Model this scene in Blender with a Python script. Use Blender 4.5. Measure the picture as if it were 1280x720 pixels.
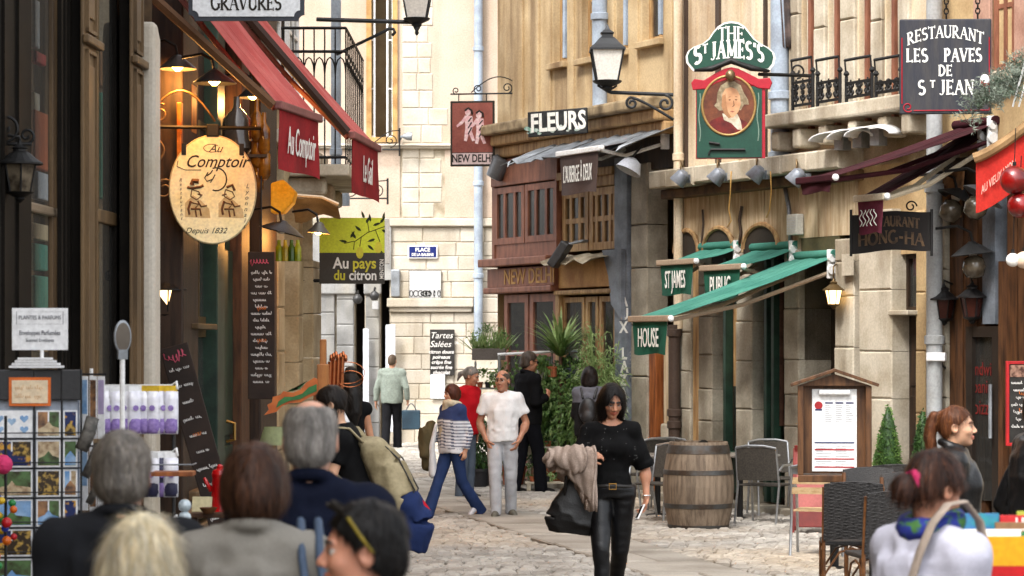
import bpy,math,random
import numpy as np
from mathutils import Vector,Matrix
R=math.radians
random.seed(7);RNG=np.random.default_rng(7)
for o in list(bpy.data.objects):bpy.data.objects.remove(o)
sc=bpy.context.scene;COL=sc.collection
# ---------------------------------------------------------------- camera, sky, sun, exposure
F=3200.0;CZ=1.96;HY=430.0
cd=bpy.data.cameras.new('camera');cam=bpy.data.objects.new('camera',cd);COL.objects.link(cam)
cam.location=(0,0,CZ);cam.rotation_euler=(R(90),0,0)
cd.lens=90;cd.sensor_width=36;cd.shift_y=(HY-360)/1280;cd.clip_end=600;cd.clip_start=.1
cd.dof.use_dof=True;cd.dof.focus_distance=25.0;cd.dof.aperture_fstop=6.0
sc.camera=cam
SUN_EL,SUN_AZ=52.0,213.0
w=bpy.data.worlds.new('World');sc.world=w;w.use_nodes=True
nt=w.node_tree;bg=nt.nodes['Background']
sky=nt.nodes.new('ShaderNodeTexSky');sky.sky_type='NISHITA';sky.sun_disc=False
sky.sun_elevation=R(SUN_EL);sky.sun_rotation=R(SUN_AZ);sky.dust_density=4.0;sky.air_density=1.0;sky.ozone_density=.6
hsv=nt.nodes.new('ShaderNodeHueSaturation');hsv.inputs['Saturation'].default_value=.22
nt.links.new(sky.outputs[0],hsv.inputs['Color']);nt.links.new(hsv.outputs[0],bg.inputs['Color'])
bg.inputs['Strength'].default_value=.15
sd=bpy.data.lights.new('sun','SUN');sun=bpy.data.objects.new('sun',sd);COL.objects.link(sun)
sd.energy=.8;sd.angle=R(10);sd.color=(1,.955,.9)
_e,_a=R(SUN_EL),R(SUN_AZ)
sun.rotation_euler=Vector((math.sin(_a)*math.cos(_e),math.cos(_a)*math.cos(_e),math.sin(_e))).to_track_quat('Z','Y').to_euler()
sc.view_settings.view_transform='Standard';sc.view_settings.look='None'
sc.view_settings.exposure=1.9;sc.view_settings.gamma=1.0
sc.render.engine='CYCLES';sc.cycles.use_denoising=True;sc.cycles.max_bounces=8
# ---------------------------------------------------------------- materials
MATS={}
def M(name,col=(.5,.5,.5),rough=.75,metal=0.0,spec=.35,var=.22,scale=3.0,col2=None,mix=(.4,.65),bump=.15,bscale=60.0,
      stretch=(1,1,1),fine=.12,fscale=40.0,rnd=0.0,emit=0.0,attr=False,sss=0.0,sheen=0.0,trans=0.0,alpha=1.0,stain=None,coat=0.0,isl=0.0):
    """procedural material: base colour with large patches (col2), fine grain, per-object variation and bump; world-space"""
    if name in MATS:return MATS[name]
    m=bpy.data.materials.new(name);m.use_nodes=True;t=m.node_tree;N=t.nodes;L=t.links
    b=N['Principled BSDF']
    g=N.new('ShaderNodeNewGeometry');mp=N.new('ShaderNodeMapping');mp.inputs['Scale'].default_value=stretch
    L.new(g.outputs['Position'],mp.inputs['Vector'])
    n1=N.new('ShaderNodeTexNoise');n1.inputs['Scale'].default_value=scale;n1.inputs['Detail'].default_value=5
    n2=N.new('ShaderNodeTexNoise');n2.inputs['Scale'].default_value=fscale;n2.inputs['Detail'].default_value=3
    for n in(n1,n2):L.new(mp.outputs[0],n.inputs['Vector'])
    r1=N.new('ShaderNodeMapRange');r1.inputs[1].default_value=mix[0];r1.inputs[2].default_value=mix[1]
    L.new(n1.outputs['Fac'],r1.inputs[0])
    mx=N.new('ShaderNodeMix');mx.data_type='RGBA'
    L.new(r1.outputs[0],mx.inputs[0])
    c2=col2 or tuple(c*(1-var)for c in col)
    if attr:
        at=N.new('ShaderNodeAttribute');at.attribute_name='Col'
        dk=N.new('ShaderNodeMix');dk.data_type='RGBA';dk.blend_type='MULTIPLY';dk.inputs[0].default_value=1
        dk.inputs[7].default_value=(1-var,1-var,1-var,1)
        L.new(at.outputs['Color'],dk.inputs[6]);L.new(at.outputs['Color'],mx.inputs[6]);L.new(dk.outputs[2],mx.inputs[7])
    else:
        mx.inputs[6].default_value=(*col,1);mx.inputs[7].default_value=(*c2,1)
    src=mx.outputs[2]
    if stain:
        sm=N.new('ShaderNodeMapping');sm.inputs['Scale'].default_value=(stain[1],stain[1],stain[1]*.12)
        L.new(g.outputs['Position'],sm.inputs['Vector'])
        ns=N.new('ShaderNodeTexNoise');ns.inputs['Scale'].default_value=1;ns.inputs['Detail'].default_value=6;L.new(sm.outputs[0],ns.inputs['Vector'])
        rs=N.new('ShaderNodeMapRange');rs.inputs[1].default_value=stain[2];rs.inputs[2].default_value=stain[2]+.2;rs.inputs[4].default_value=stain[3]
        L.new(ns.outputs['Fac'],rs.inputs[0])
        ms=N.new('ShaderNodeMix');ms.data_type='RGBA';L.new(rs.outputs[0],ms.inputs[0]);L.new(src,ms.inputs[6]);ms.inputs[7].default_value=(*stain[0],1)
        src=ms.outputs[2]
    h=N.new('ShaderNodeHueSaturation')
    fr=N.new('ShaderNodeMapRange');fr.inputs[1].default_value=.3;fr.inputs[2].default_value=.7
    fr.inputs[3].default_value=1-fine;fr.inputs[4].default_value=1+fine
    L.new(n2.outputs['Fac'],fr.inputs[0]);L.new(src,h.inputs['Color'])
    if rnd or isl:
        oi=g if isl else N.new('ShaderNodeObjectInfo');rnd=rnd or isl;rr=N.new('ShaderNodeMapRange');rr.inputs[3].default_value=1-rnd;rr.inputs[4].default_value=1+rnd
        L.new(oi.outputs['Random Per Island' if isl else 'Random'],rr.inputs[0]);mu=N.new('ShaderNodeMath');mu.operation='MULTIPLY'
        L.new(rr.outputs[0],mu.inputs[0]);L.new(fr.outputs[0],mu.inputs[1]);L.new(mu.outputs[0],h.inputs['Value'])
    else:L.new(fr.outputs[0],h.inputs['Value'])
    L.new(h.outputs[0],b.inputs['Base Color'])
    b.inputs['Roughness'].default_value=rough;b.inputs['Metallic'].default_value=metal;b.inputs['Specular IOR Level'].default_value=spec
    if sss:b.inputs['Subsurface Weight'].default_value=sss;b.inputs['Subsurface Radius'].default_value=(.012,.005,.003);b.inputs['Subsurface Scale'].default_value=1
    if sheen:b.inputs['Sheen Weight'].default_value=sheen
    if coat:b.inputs['Coat Weight'].default_value=coat
    if emit:L.new(h.outputs[0],b.inputs['Emission Color']);b.inputs['Emission Strength'].default_value=emit
    if bump:
        bp=N.new('ShaderNodeBump');bp.inputs['Strength'].default_value=bump;bp.inputs['Distance'].default_value=.01
        nb=N.new('ShaderNodeTexNoise');nb.inputs['Scale'].default_value=bscale;nb.inputs['Detail'].default_value=4
        L.new(mp.outputs[0],nb.inputs['Vector']);L.new(nb.outputs['Fac'],bp.inputs['Height']);L.new(bp.outputs[0],b.inputs['Normal'])
    if trans:
        tr=N.new('ShaderNodeBsdfTranslucent');L.new(h.outputs[0],tr.inputs['Color']);ad=N.new('ShaderNodeMixShader');ad.inputs[0].default_value=trans
        L.new(b.outputs[0],ad.inputs[1]);L.new(tr.outputs[0],ad.inputs[2]);L.new(ad.outputs[0],N['Material Output'].inputs['Surface'])
    MATS[name]=m;return m
def glass_mat(name,tint=(.9,.95,.92),ior=1.45,dirt=.06):
    if name in MATS:return MATS[name]
    m=bpy.data.materials.new(name);m.use_nodes=True;t=m.node_tree;N=t.nodes;L=t.links;N.remove(N['Principled BSDF'])
    tr=N.new('ShaderNodeBsdfTransparent');tr.inputs[0].default_value=(*tint,1)
    gl=N.new('ShaderNodeBsdfGlossy');gl.inputs['Roughness'].default_value=.03
    fr=N.new('ShaderNodeFresnel');fr.inputs[0].default_value=ior
    df=N.new('ShaderNodeBsdfDiffuse');df.inputs[0].default_value=(.5,.48,.44,1)
    a=N.new('ShaderNodeMixShader');c=N.new('ShaderNodeMixShader');c.inputs[0].default_value=dirt
    L.new(fr.outputs[0],a.inputs[0]);L.new(tr.outputs[0],a.inputs[1]);L.new(gl.outputs[0],a.inputs[2])
    L.new(a.outputs[0],c.inputs[1]);L.new(df.outputs[0],c.inputs[2]);L.new(c.outputs[0],N['Material Output'].inputs['Surface'])
    MATS[name]=m;return m
def C(*v):return tuple(((x/255)/12.92 if x/255<.04045 else((x/255+.055)/1.055)**2.4)for x in v)
# ---------------------------------------------------------------- mesh building
class MB:
    def __init__(s):s.v=[];s.f=[];s.T=None;s.mi=[];s.m=0
    def add(s,v,f):
        n=len(s.v)
        if s.T is not None:v=[tuple(s.T@Vector(p))for p in v]
        s.v+=[tuple(p)for p in v];s.f+=[tuple(i+n for i in q)for q in f];s.mi+=[s.m]*len(f);return s
    def box(s,x0,x1,y0,y1,z0,z1):
        if x0>x1:x0,x1=x1,x0
        if y0>y1:y0,y1=y1,y0
        if z0>z1:z0,z1=z1,z0
        return s.add([(x0,y0,z0),(x1,y0,z0),(x1,y1,z0),(x0,y1,z0),(x0,y0,z1),(x1,y0,z1),(x1,y1,z1),(x0,y1,z1)],
                     [(0,3,2,1),(4,5,6,7),(0,1,5,4),(1,2,6,5),(2,3,7,6),(3,0,4,7)])
    def prism(s,poly,y0,y1,holes=False):
        n=len(poly);a=sum(poly[i][0]*poly[(i+1)%n][1]-poly[(i+1)%n][0]*poly[i][1]for i in range(n))
        if a<0:poly=poly[::-1]
        v=[(x,y0,z)for x,z in poly]+[(x,y1,z)for x,z in poly]
        return s.add(v,[tuple(range(n)),tuple(range(2*n-1,n-1,-1))]+[(i,n+i,n+(i+1)%n,(i+1)%n)for i in range(n)])
    def prismz(s,poly,z0,z1):
        n=len(poly);a=sum(poly[i][0]*poly[(i+1)%n][1]-poly[(i+1)%n][0]*poly[i][1]for i in range(n))
        if a<0:poly=poly[::-1]
        v=[(x,y,z0)for x,y in poly]+[(x,y,z1)for x,y in poly]
        return s.add(v,[tuple(range(n-1,-1,-1)),tuple(range(n,2*n))]+[(i,(i+1)%n,n+(i+1)%n,n+i)for i in range(n)])
    def tube(s,pts,r,n=8,closed=False,caps=True,flat=1.0):
        P=[Vector(p)for p in pts];k=len(P);rr=r if isinstance(r,(list,tuple))else[r]*k
        v=[];prev=None
        for i in range(k):
            if closed:d=P[(i+1)%k]-P[i-1]
            else:d=P[min(i+1,k-1)]-P[max(i-1,0)]
            d.normalize()
            if prev is None:
                up=Vector((0,0,1))if abs(d.z)<.9 else Vector((0,1,0))
                a=d.cross(up).normalized()
            else:
                a=(prev-d*prev.dot(d)).normalized()
            prev=a;b=d.cross(a)
            for j in range(n):
                t=2*math.pi*j/n;v.append(P[i]+(a*math.cos(t)+b*math.sin(t)*flat)*rr[i])
        f=[]
        for i in range(k if closed else k-1):
            for j in range(n):
                p,q=i*n,((i+1)%k)*n;f.append((p+j,p+(j+1)%n,q+(j+1)%n,q+j))
        if caps and not closed:f+=[tuple(range(n-1,-1,-1)),tuple((k-1)*n+j for j in range(n))]
        return s.add(v,f)
    def lathe(s,prof,n=20,c=(0,0,0),axis='z'):
        v=[];k=len(prof)
        for r,z in prof:
            for j in range(n):
                t=2*math.pi*j/n;x,y=r*math.cos(t),r*math.sin(t)
                v.append((c[0]+x,c[1]+y,c[2]+z)if axis=='z' else(c[0]+x,c[1]+z,c[2]-y)if axis=='y' else(c[0]+z,c[1]+x,c[2]+y))
        f=[]
        for i in range(k-1):
            for j in range(n):f.append((i*n+j,i*n+(j+1)%n,(i+1)*n+(j+1)%n,(i+1)*n+j))
        f+=[tuple(range(n-1,-1,-1)),tuple((k-1)*n+j for j in range(n))]
        return s.add(v,f)
    def sheet(s,grid,th=.004):
        a=np.array(grid,float);ni,nj=a.shape[:2]
        du=np.gradient(a,axis=0);dv=np.gradient(a,axis=1);nn=np.cross(du,dv);nn/=np.linalg.norm(nn,axis=2,keepdims=True)+1e-9
        v=[tuple(p)for p in(a+nn*th/2).reshape(-1,3)]+[tuple(p)for p in(a-nn*th/2).reshape(-1,3)];o=ni*nj;f=[]
        for i in range(ni-1):
            for j in range(nj-1):
                q=(i*nj+j,(i+1)*nj+j,(i+1)*nj+j+1,i*nj+j+1);f.append(q);f.append(tuple(o+x for x in q[::-1]))
        ring=[i*nj for i in range(ni)]+[(ni-1)*nj+j for j in range(1,nj)]+[i*nj+nj-1 for i in range(ni-2,-1,-1)]+[j for j in range(nj-2,0,-1)]
        for i in range(len(ring)):p,q=ring[i],ring[(i+1)%len(ring)];f.append((q,p,o+p,o+q))
        return s.add(v,f)
    def mesh(s,name,mats):
        me=bpy.data.meshes.new(name);me.from_pydata(s.v,[],s.f);me.validate()
        for m in(mats if isinstance(mats,(list,tuple))else[mats]):me.materials.append(m)
        if any(s.mi)and len(me.polygons)==len(s.mi):me.polygons.foreach_set('material_index',s.mi)
        return me
    def build(s,name,mats,parent=None,smooth=False,bevel=0.0,seg=2,**kw):
        o=link(name,s.mesh(name,mats),parent,**kw)
        if smooth:smooth_(o.data,smooth)
        if bevel:
            b=o.modifiers.new('bevel','BEVEL');b.width=bevel;b.segments=seg;b.limit_method='ANGLE'
        return o
def smooth_(me,ang=True):
    me.polygons.foreach_set('use_smooth',[True]*len(me.polygons))
    if ang is not True:me.set_sharp_from_angle(angle=R(ang))
def link(name,me,parent=None,loc=None,rotz=None,rot=None,scale=None,**props):
    o=bpy.data.objects.new(name,me);COL.objects.link(o);o.parent=parent
    if loc is not None:o.location=loc
    if rotz is not None:o.rotation_euler=(0,0,rotz)
    if rot is not None:o.rotation_euler=rot
    if scale is not None:o.scale=scale
    for k,v in props.items():
        if v is not None:o[{'cat':'category'}.get(k,k)]=v
    return o
def thing(name,label,cat,loc=(0,0,0),rotz=0.0,group=None):
    return link(name,None,None,loc=loc,rotz=rotz,label=label,cat=cat,group=group)
def kids(o):return[c for c in KID.get(o,[])]
def copy_tree(src,label=None,loc=None,rotz=None):
    """copy a thing with its parts and sub-parts"""
    allo=[o for o in COL.objects if o.parent is not None]
    def rec(o,par):
        c=o.copy();COL.objects.link(c);c.parent=par
        for ch in[k for k in allo if k.parent==o]:rec(ch,c)
        return c
    r=rec(src,None)
    if label:r['label']=label
    if loc is not None:r.location=loc
    if rotz is not None:r.rotation_euler=(0,0,rotz)
    return r
def arc(cx,cz,rx,rz,a0,a1,n=12):return[(cx+rx*math.cos(R(a0+(a1-a0)*i/n)),cz+rz*math.sin(R(a0+(a1-a0)*i/n)))for i in range(n+1)]
def spiral(cx,cz,r0,r1,a0,turns,n=22):
    return[(cx+(r0+(r1-r0)*i/n)*math.cos(R(a0)+turns*2*math.pi*i/n),cz+(r0+(r1-r0)*i/n)*math.sin(R(a0)+turns*2*math.pi*i/n))for i in range(n+1)]
def at(px,py,Y):return Vector(((px-640)/F*Y,Y,CZ+(HY-py)/F*Y))
def ground(px,Y,z=0.0):return Vector(((px-640)/F*Y,Y,z))
class Fac:
    """a facade plane: local x to the right as one faces it, y into the wall, z up"""
    def __init__(s,x,y,dxdy,side):
        s.p=np.array((x,y));d=np.array((dxdy,1.0));d/=np.linalg.norm(d)
        s.e={'L':d,'R':-d,'B':np.array((1.0,0.0))}[side];s.n=np.array((-s.e[1],s.e[0]))
        s.rot=math.atan2(s.e[1],s.e[0]);s.loc=(x,y,0)
    def xz(s,px,py,d=0.0):
        tx,tz=(px-640)/F,(HY-py)/F
        Y=(s.p@s.n-d)/(tx*s.n[0]+s.n[1]);q=np.array((tx*Y,Y))
        return float((q-s.p)@s.e),CZ+tz*Y
    def x(s,px,d=0.0):return s.xz(px,0,d)[0]
    def z(s,px,py,d=0.0):return s.xz(px,py,d)[1]
    def W(s,x,d,z):q=s.p+s.e*x-s.n*d;return Vector((q[0],q[1],z))
    def rect(s,x0,x1,y0,y1,d=0.0):
        a,b=s.x(x0,d),s.x(x1,d);m=(x0+x1)/2;return min(a,b),max(a,b),s.z(m,y1,d),s.z(m,y0,d)
def fbox(mb,fac,x0,x1,y0,y1,d0,d1,z0=None,z1=None):
    a,b,c,e=fac.rect(x0,x1,y0,y1,d1);return mb.box(a,b,-d1,-d0,c if z0 is None else z0,e if z1 is None else z1)
# ---------------------------------------------------------------- lettering
def text_mesh(t,size=.1,bold=0.0,shear=0.0,sp=1.0,align='CENTER',xs=1.0,ext=.0015,warp=None,res=3):
    cu=bpy.data.curves.new('t','FONT');cu.body=t;cu.size=size;cu.offset=bold*size;cu.shear=shear;cu.space_character=sp
    cu.align_x=align;cu.align_y='CENTER';cu.extrude=ext;cu.resolution_u=res;cu.space_line=1.0
    o=bpy.data.objects.new('t',cu);COL.objects.link(o)
    me=bpy.data.meshes.new_from_object(o);bpy.data.objects.remove(o);bpy.data.curves.remove(cu)
    n=len(me.vertices);co=np.empty(n*3,np.float32);me.vertices.foreach_get('co',co);co=co.reshape(-1,3);co[:,0]*=xs
    if warp:co=np.array([(*warp(x,y),z)for x,y,z in co],np.float32)
    co=co[:,[0,2,1]];co[:,1]*=-1
    me.vertices.foreach_set('co',co.ravel());me.update();return me
def text(t,mat,parent,x,y,z,rot=None,name='lettering',**k):
    me=text_mesh(t,**k);me.materials.clear();me.materials.append(mat);me.name=name
    return link(name,me,parent,loc=(x,y,z),rot=rot)
def _a(*q):return arc(*q,n=9)
GL={
 'A':(.82,[([(.08,0),(.41,1)],0,'s'),([(.41,1),(.74,0)],1,'e'),([(.2,.36),(.62,.36)],0,'')]),
 'B':(.7,[([(.14,0),(.14,1)],1,'se'),(_a(.3,.75,.24,.25,90,-90),1,''),(_a(.3,.26,.3,.26,90,-90),1,'')]),
 'C':(.76,[(_a(.42,.5,.36,.5,50,310),1,'')]),
 'D':(.8,[([(.14,0),(.14,1)],1,'se'),(_a(.2,.5,.5,.5,90,-90),1,'')]),
 'E':(.66,[([(.14,0),(.14,1)],1,'se'),([(.14,.96),(.58,.96)],0,'v'),([(.14,.5),(.46,.5)],0,'v'),([(.14,.04),(.6,.04)],0,'v')]),
 'F':(.62,[([(.14,0),(.14,1)],1,'se'),([(.14,.96),(.56,.96)],0,'v'),([(.14,.5),(.44,.5)],0,'v')]),
 'G':(.82,[(_a(.42,.5,.36,.5,55,320),1,''),([(.7,.42),(.7,.1)],1,'s')]),
 'H':(.84,[([(.14,0),(.14,1)],1,'se'),([(.7,0),(.7,1)],1,'se'),([(.14,.5),(.7,.5)],0,'')]),
 'I':(.32,[([(.16,0),(.16,1)],1,'se')]),
 'J':(.5,[([(.32,1),(.32,.15)],1,'s'),(_a(.16,.15,.16,.17,0,-150),0,'')]),
 'L':(.64,[([(.14,0),(.14,1)],1,'se'),([(.14,.04),(.58,.04)],0,'v')]),
 'M':(1.0,[([(.14,0),(.14,1)],0,'se'),([(.14,1),(.5,.1)],1,''),([(.5,.1),(.86,1)],0,''),([(.86,1),(.86,0)],1,'se')]),
 'N':(.84,[([(.14,0),(.14,1)],0,'se'),([(.14,1),(.7,0)],1,''),([(.7,0),(.7,1)],0,'e')]),
 'O':(.84,[(_a(.42,.5,.36,.5,0,180),1,''),(_a(.42,.5,.36,.5,180,360),1,'')]),
 'P':(.68,[([(.14,0),(.14,1)],1,'se'),(_a(.28,.74,.28,.26,90,-90),1,''),([(.14,.48),(.28,.48)],0,'')]),
 'R':(.78,[([(.14,0),(.14,1)],1,'se'),(_a(.28,.75,.26,.25,90,-90),1,''),([(.26,.5),(.7,0)],1,'e')]),
 'S':(.64,[(_a(.32,.74,.22,.24,40,270),1,'')+(),(_a(.32,.26,.25,.25,90,-140),1,'')]),
 'T':(.74,[([(.37,0),(.37,1)],1,'s'),([(.04,.96),(.7,.96)],0,'vb')]),
 'U':(.82,[([(.14,1),(.14,.3)],1,'s'),(_a(.41,.3,.27,.3,180,360),1,''),([(.68,.3),(.68,1)],0,'e')]),
 'V':(.82,[([(.08,1),(.41,0)],1,'s'),([(.41,0),(.74,1)],0,'e')]),
 'X':(.8,[([(.08,1),(.72,0)],1,'se'),([(.08,0),(.72,1)],0,'se')]),
 "'":(.26,[([(.13,1),(.13,.75)],1,'')]),'-':(.5,[([(.08,.48),(.42,.48)],1,'')]),
 'Z':(.7,[([(.1,.96),(.6,.96)],0,''),([(.6,1),(.1,0)],1,''),([(.08,.04),(.62,.04)],0,'')]),
 'Y':(.78,[([(.08,1),(.39,.48)],1,'s'),([(.39,.48),(.7,1)],0,'e'),([(.39,0),(.39,.48)],1,'s')])}
def serif(mb,t,h,x,z,thick=.17,thin=.075,sp=.02,xs=1.0,ser=.19,place=None,th=.003):
    """serif lettering built stroke by stroke, centred on x with its baseline at z; place(x, z) may bend it"""
    wid=sum(GL[c][0]+sp if c!=' ' else .4 for c in t)*h*xs;cx=x-wid/2;layer=[0]
    def put(poly):
        pts=[place(a,b)if place else(a,b)for a,b in poly];layer[0]+=1;d=.00035*(layer[0]%5)
        mb.prism(pts,-th-d,0)
    def stroke(pts,wd):
        P=[Vector(p)for p in pts];k=len(P);lft=[];rgt=[]
        for i in range(k):
            d=(P[min(i+1,k-1)]-P[max(i-1,0)]).normalized();nrm=Vector((-d.y,d.x))*wd/2;lft.append(P[i]+nrm);rgt.append(P[i]-nrm)
        for i in range(k-1):put([tuple(q)for q in(rgt[i],rgt[i+1],lft[i+1],lft[i])])
    for c in t:
        if c==' ':cx+=.4*h*xs;continue
        wd,st=GL[c]
        for pts,tk,s in st:
            stroke([(cx+p[0]*h*xs,z+p[1]*h)for p in pts],(thick if tk else thin)*h)
            ends=([pts[0]]if 's' in s else[])+([pts[-1]]if 'e' in s else[])
            for ex,ez in ends:
                X,Z=cx+ex*h*xs,z+ez*h;put([(X-ser*h/2*1.2,Z-.035*h),(X+ser*h/2*1.2,Z-.035*h),(X+ser*h/2*1.2,Z+.035*h),(X-ser*h/2*1.2,Z+.035*h)])
            if 'v' in s:X,Z=cx+pts[-1][0]*h*xs,z+pts[-1][1]*h;put([(X-.03*h,Z-.12*h),(X+.03*h,Z-.12*h),(X+.03*h,Z+.12*h),(X-.03*h,Z+.12*h)])
            if 'b' in s:X,Z=cx+pts[0][0]*h*xs,z+pts[0][1]*h;put([(X-.03*h,Z-.12*h),(X+.03*h,Z-.12*h),(X+.03*h,Z+.12*h),(X-.03*h,Z+.12*h)])
        cx+=(wd+sp)*h*xs
    return mb
def scrawl(mb,x0,x1,z,h,y,words=3,seed=0,t=.1):
    """a line of chalk handwriting: small joined loops"""
    rg=random.Random(seed);x=x0
    while x<x1-.5*h:
        wl=min(x1-x,h*rg.uniform(1.4,4.5));n=max(8,int(wl/h*8));pts=[];am=1
        for i in range(n+1):
            if i%4==0:am=rg.choice((.5,.6,.6,1.1,-1.0,.7,.3))
            a=i*math.pi/2+.4*am;pts.append((x+wl*i/n+.2*h*math.cos(a),y-.0003*(i%3),z+h*(.35*math.sin(a)*(1 if abs(am)<.9 else 1.7)+(.25*am if abs(am)>.9 else 0))))
        mb.tube(pts,h*t*.8,n=3,caps=False);x+=wl+h*rg.uniform(.5,.9)
def K(r,g,b,s=.75):return tuple(c*s for c in C(r,g,b))
# ---------------------------------------------------------------- shared materials
m_lime=M('limestone',K(228,219,203,.64),col2=K(208,196,174,.64),scale=1.6,rnd=.1,bump=.35,bscale=25,fine=.1,stain=(K(140,124,100),1.5,.54,.65))
m_mortar=M('mortar',K(214,202,180,.64),col2=K(176,160,132,.58),scale=4,bump=.4)
m_pink=M('pink_plaster',K(230,208,188,.6),col2=K(218,194,170,.6),scale=1.2,bump=.12,stain=(K(170,148,122),1.2,.54,.6))
m_ochre_stone=M('ochre_stone',K(205,165,105),col2=K(170,128,76),scale=4,bump=.3)
m_grey_stone=M('grey_stone',K(186,178,160),col2=K(140,131,114),scale=2.2,bump=.35,bscale=22,rnd=.08,stain=(K(92,80,62),1.6,.54,.7))
m_cool=M('cool_grey_stone',K(178,178,176,.6),col2=K(140,140,138,.6),scale=2,bump=.3,rnd=.1,stain=(K(206,196,172),1.2,.52,.6))
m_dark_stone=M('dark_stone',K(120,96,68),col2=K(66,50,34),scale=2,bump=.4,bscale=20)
m_zinc=M('zinc',K(168,174,180),col2=K(130,134,138),rough=.5,metal=.5,scale=3,bump=.05)
m_pipe=M('pale_blue_pipe_paint',K(176,190,206),col2=K(150,160,172),rough=.5,scale=3,stain=(K(110,90,70),3,.62,.6))
m_iron=M('wrought_iron',(.01,.0095,.009),rough=.55,metal=.2,bump=.1)
m_castiron=M('cast_iron_brown',K(78,62,52),rough=.6,bump=.2)
m_ochre=M('ochre_plaster',K(210,185,144),col2=K(184,156,114),scale=2,bump=.2,stain=(K(112,84,54),2.4,.47,.8))
m_cream=M('cream_plaster',K(236,220,194),col2=K(218,196,162),scale=1.5,bump=.15,stain=(K(150,116,80),2.2,.5,.75))
m_palestone=M('pale_stone',K(216,206,186),col2=K(184,171,148),scale=2.4,bump=.25,stain=(K(120,102,78),2.6,.5,.75))
m_redbrown=M('red_brown_paint',K(156,102,78),col2=K(124,78,60),scale=3,rough=.55,bump=.15,stretch=(4,4,1))
m_goldwood=M('worn_gold_wood',K(196,160,110),col2=K(146,108,68),scale=3,rough=.65,bump=.25,stretch=(6,6,.8),stain=(K(90,60,34),3,.55,.6))
m_board=M('weathered_boards',K(222,201,168),col2=K(184,157,120),scale=3,rough=.8,bump=.3,stretch=(7,7,.7),rnd=.06,stain=(K(120,84,50),3,.52,.75))
m_bluecol=M('blue_grey_paint',K(138,146,156),col2=K(100,106,114),scale=3,rough=.6,stain=(K(80,74,68),2.5,.55,.6))
m_black=M('black_shopfront_paint',(.011,.009,.007),rough=.6,spec=.08,bump=.05,var=.3)
m_taupe=M('taupe_shopfront_paint',K(122,97,66),col2=K(86,67,44),rough=.5,scale=2,bump=.08,stretch=(3,3,.5))
m_dgreen=M('dark_green_paint',K(44,70,56),col2=K(30,48,38),rough=.45,scale=4,bump=.06)
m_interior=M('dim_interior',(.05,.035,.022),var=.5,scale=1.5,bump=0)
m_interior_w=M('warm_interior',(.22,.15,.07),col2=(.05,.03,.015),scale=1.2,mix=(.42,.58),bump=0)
m_glass=glass_mat('window_glass');m_glassd=glass_mat('dark_glass',tint=(.55,.58,.56),dirt=.04)
m_white=M('white_paint',(.75,.75,.74),var=.06,rough=.5,bump=.03)
m_offwhite=M('off_white_letters',(.78,.77,.72),var=.1,rough=.6,bump=0)
m_cream_pl=M('cream_aluminium',K(236,222,194),var=.08,rough=.45,bump=0)
m_brown=M('brown_wood',K(96,62,36),col2=K(58,36,20),scale=3,stretch=(8,8,1),rough=.55,bump=.2)
m_darkwood=M('dark_wood',K(64,46,32),col2=K(36,25,17),scale=3,stretch=(6,6,.8),rough=.55,bump=.2)
m_orangewood=M('orange_wood',K(168,98,50),col2=K(120,64,30),scale=3,stretch=(6,6,.8),rough=.5,bump=.15)
m_black_board=M('chalkboard',K(38,36,34),col2=K(52,49,46),scale=6,rough=.8,bump=.05)
m_brown_board=M('brown_menu_board',K(52,38,30),col2=K(38,27,21),scale=5,rough=.7,bump=.05)
m_chalk=M('chalk',(.75,.73,.7),var=.2,bump=0);m_chalkpink=M('pink_chalk',K(220,96,120),bump=0);m_chalkorange=M('orange_chalk',K(220,120,40),bump=0)
m_bulb=M('lit_bulb',(1,.5,.12),emit=9,var=0,fine=0,bump=0)
m_lampglass=M('frosted_lamp_glass',(.75,.72,.66),rough=.3,bump=0,var=.1)
m_warmglass=M('lit_lantern_glass',(1,.66,.28),emit=1.6,var=.25,scale=20,fine=0,bump=0)

# ---------------------------------------------------------------- ground
RF=Fac(3.22,29.9,-.48,'R')
LF=Fac(-3.1,15.5,.03,'L')
BF=Fac(0,50.0,0,'B')
m_ground=M('dark_joint_sand',K(112,101,86),col2=K(76,67,56),scale=5,bump=.5)
m_cob=M('cobble_stone',K(184,178,168),col2=K(144,137,127),scale=2.0,isl=.16,bump=.35,bscale=30,fine=.12,fscale=25,rough=.6,spec=.4,stain=(K(222,196,160),.25,.5,.5))
m_slab=M('paving_slab',K(188,181,169),col2=K(152,144,132),scale=1.4,rnd=.08,bump=.25,bscale=25,rough=.65)
g=MB();g.add([(-60,-20,0),(60,-20,0),(60,400,0),(-60,400,0)],[(0,1,2,3)])
street=g.build('street',m_ground,kind='structure')
def cobble_pts(w,d,h,rg):
    c=.22*min(w,d);j=lambda s:rg.uniform(-s,s);t=[j(.004)for _ in range(4)]
    w2,d2=w/2,d/2
    v=[(-w2+j(.008),-d2+j(.006),-.01),(w2+j(.008),-d2+j(.006),-.01),(w2+j(.008),d2+j(.006),-.01),(-w2+j(.008),d2+j(.006),-.01)]
    v+=[(x*.97,y*.97,h*.62+t[i])for i,(x,y,_)in enumerate(v[:4])]
    v+=[(x-math.copysign(c,x),y-math.copysign(c,y),h+t[i])for i,(x,y,_)in enumerate(v[:4])]
    return v,[(0,1,5,4),(1,2,6,5),(2,3,7,6),(3,0,4,7),(4,5,9,8),(5,6,10,9),(6,7,11,10),(7,4,8,11),(8,9,10,11)]
SX=lambda Y:-.74-.225*(Y-29.6)
SW=.92
rg=random.Random(3)
mb_far=MB();near=[]
cob_meshes=[]
for k in range(14):
    q=MB();q.add(*cobble_pts(.155+.006*(k%7),.115,.045,rg));cob_meshes.append(q.mesh('cobble',m_cob))
y=20.6;row=0
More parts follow.
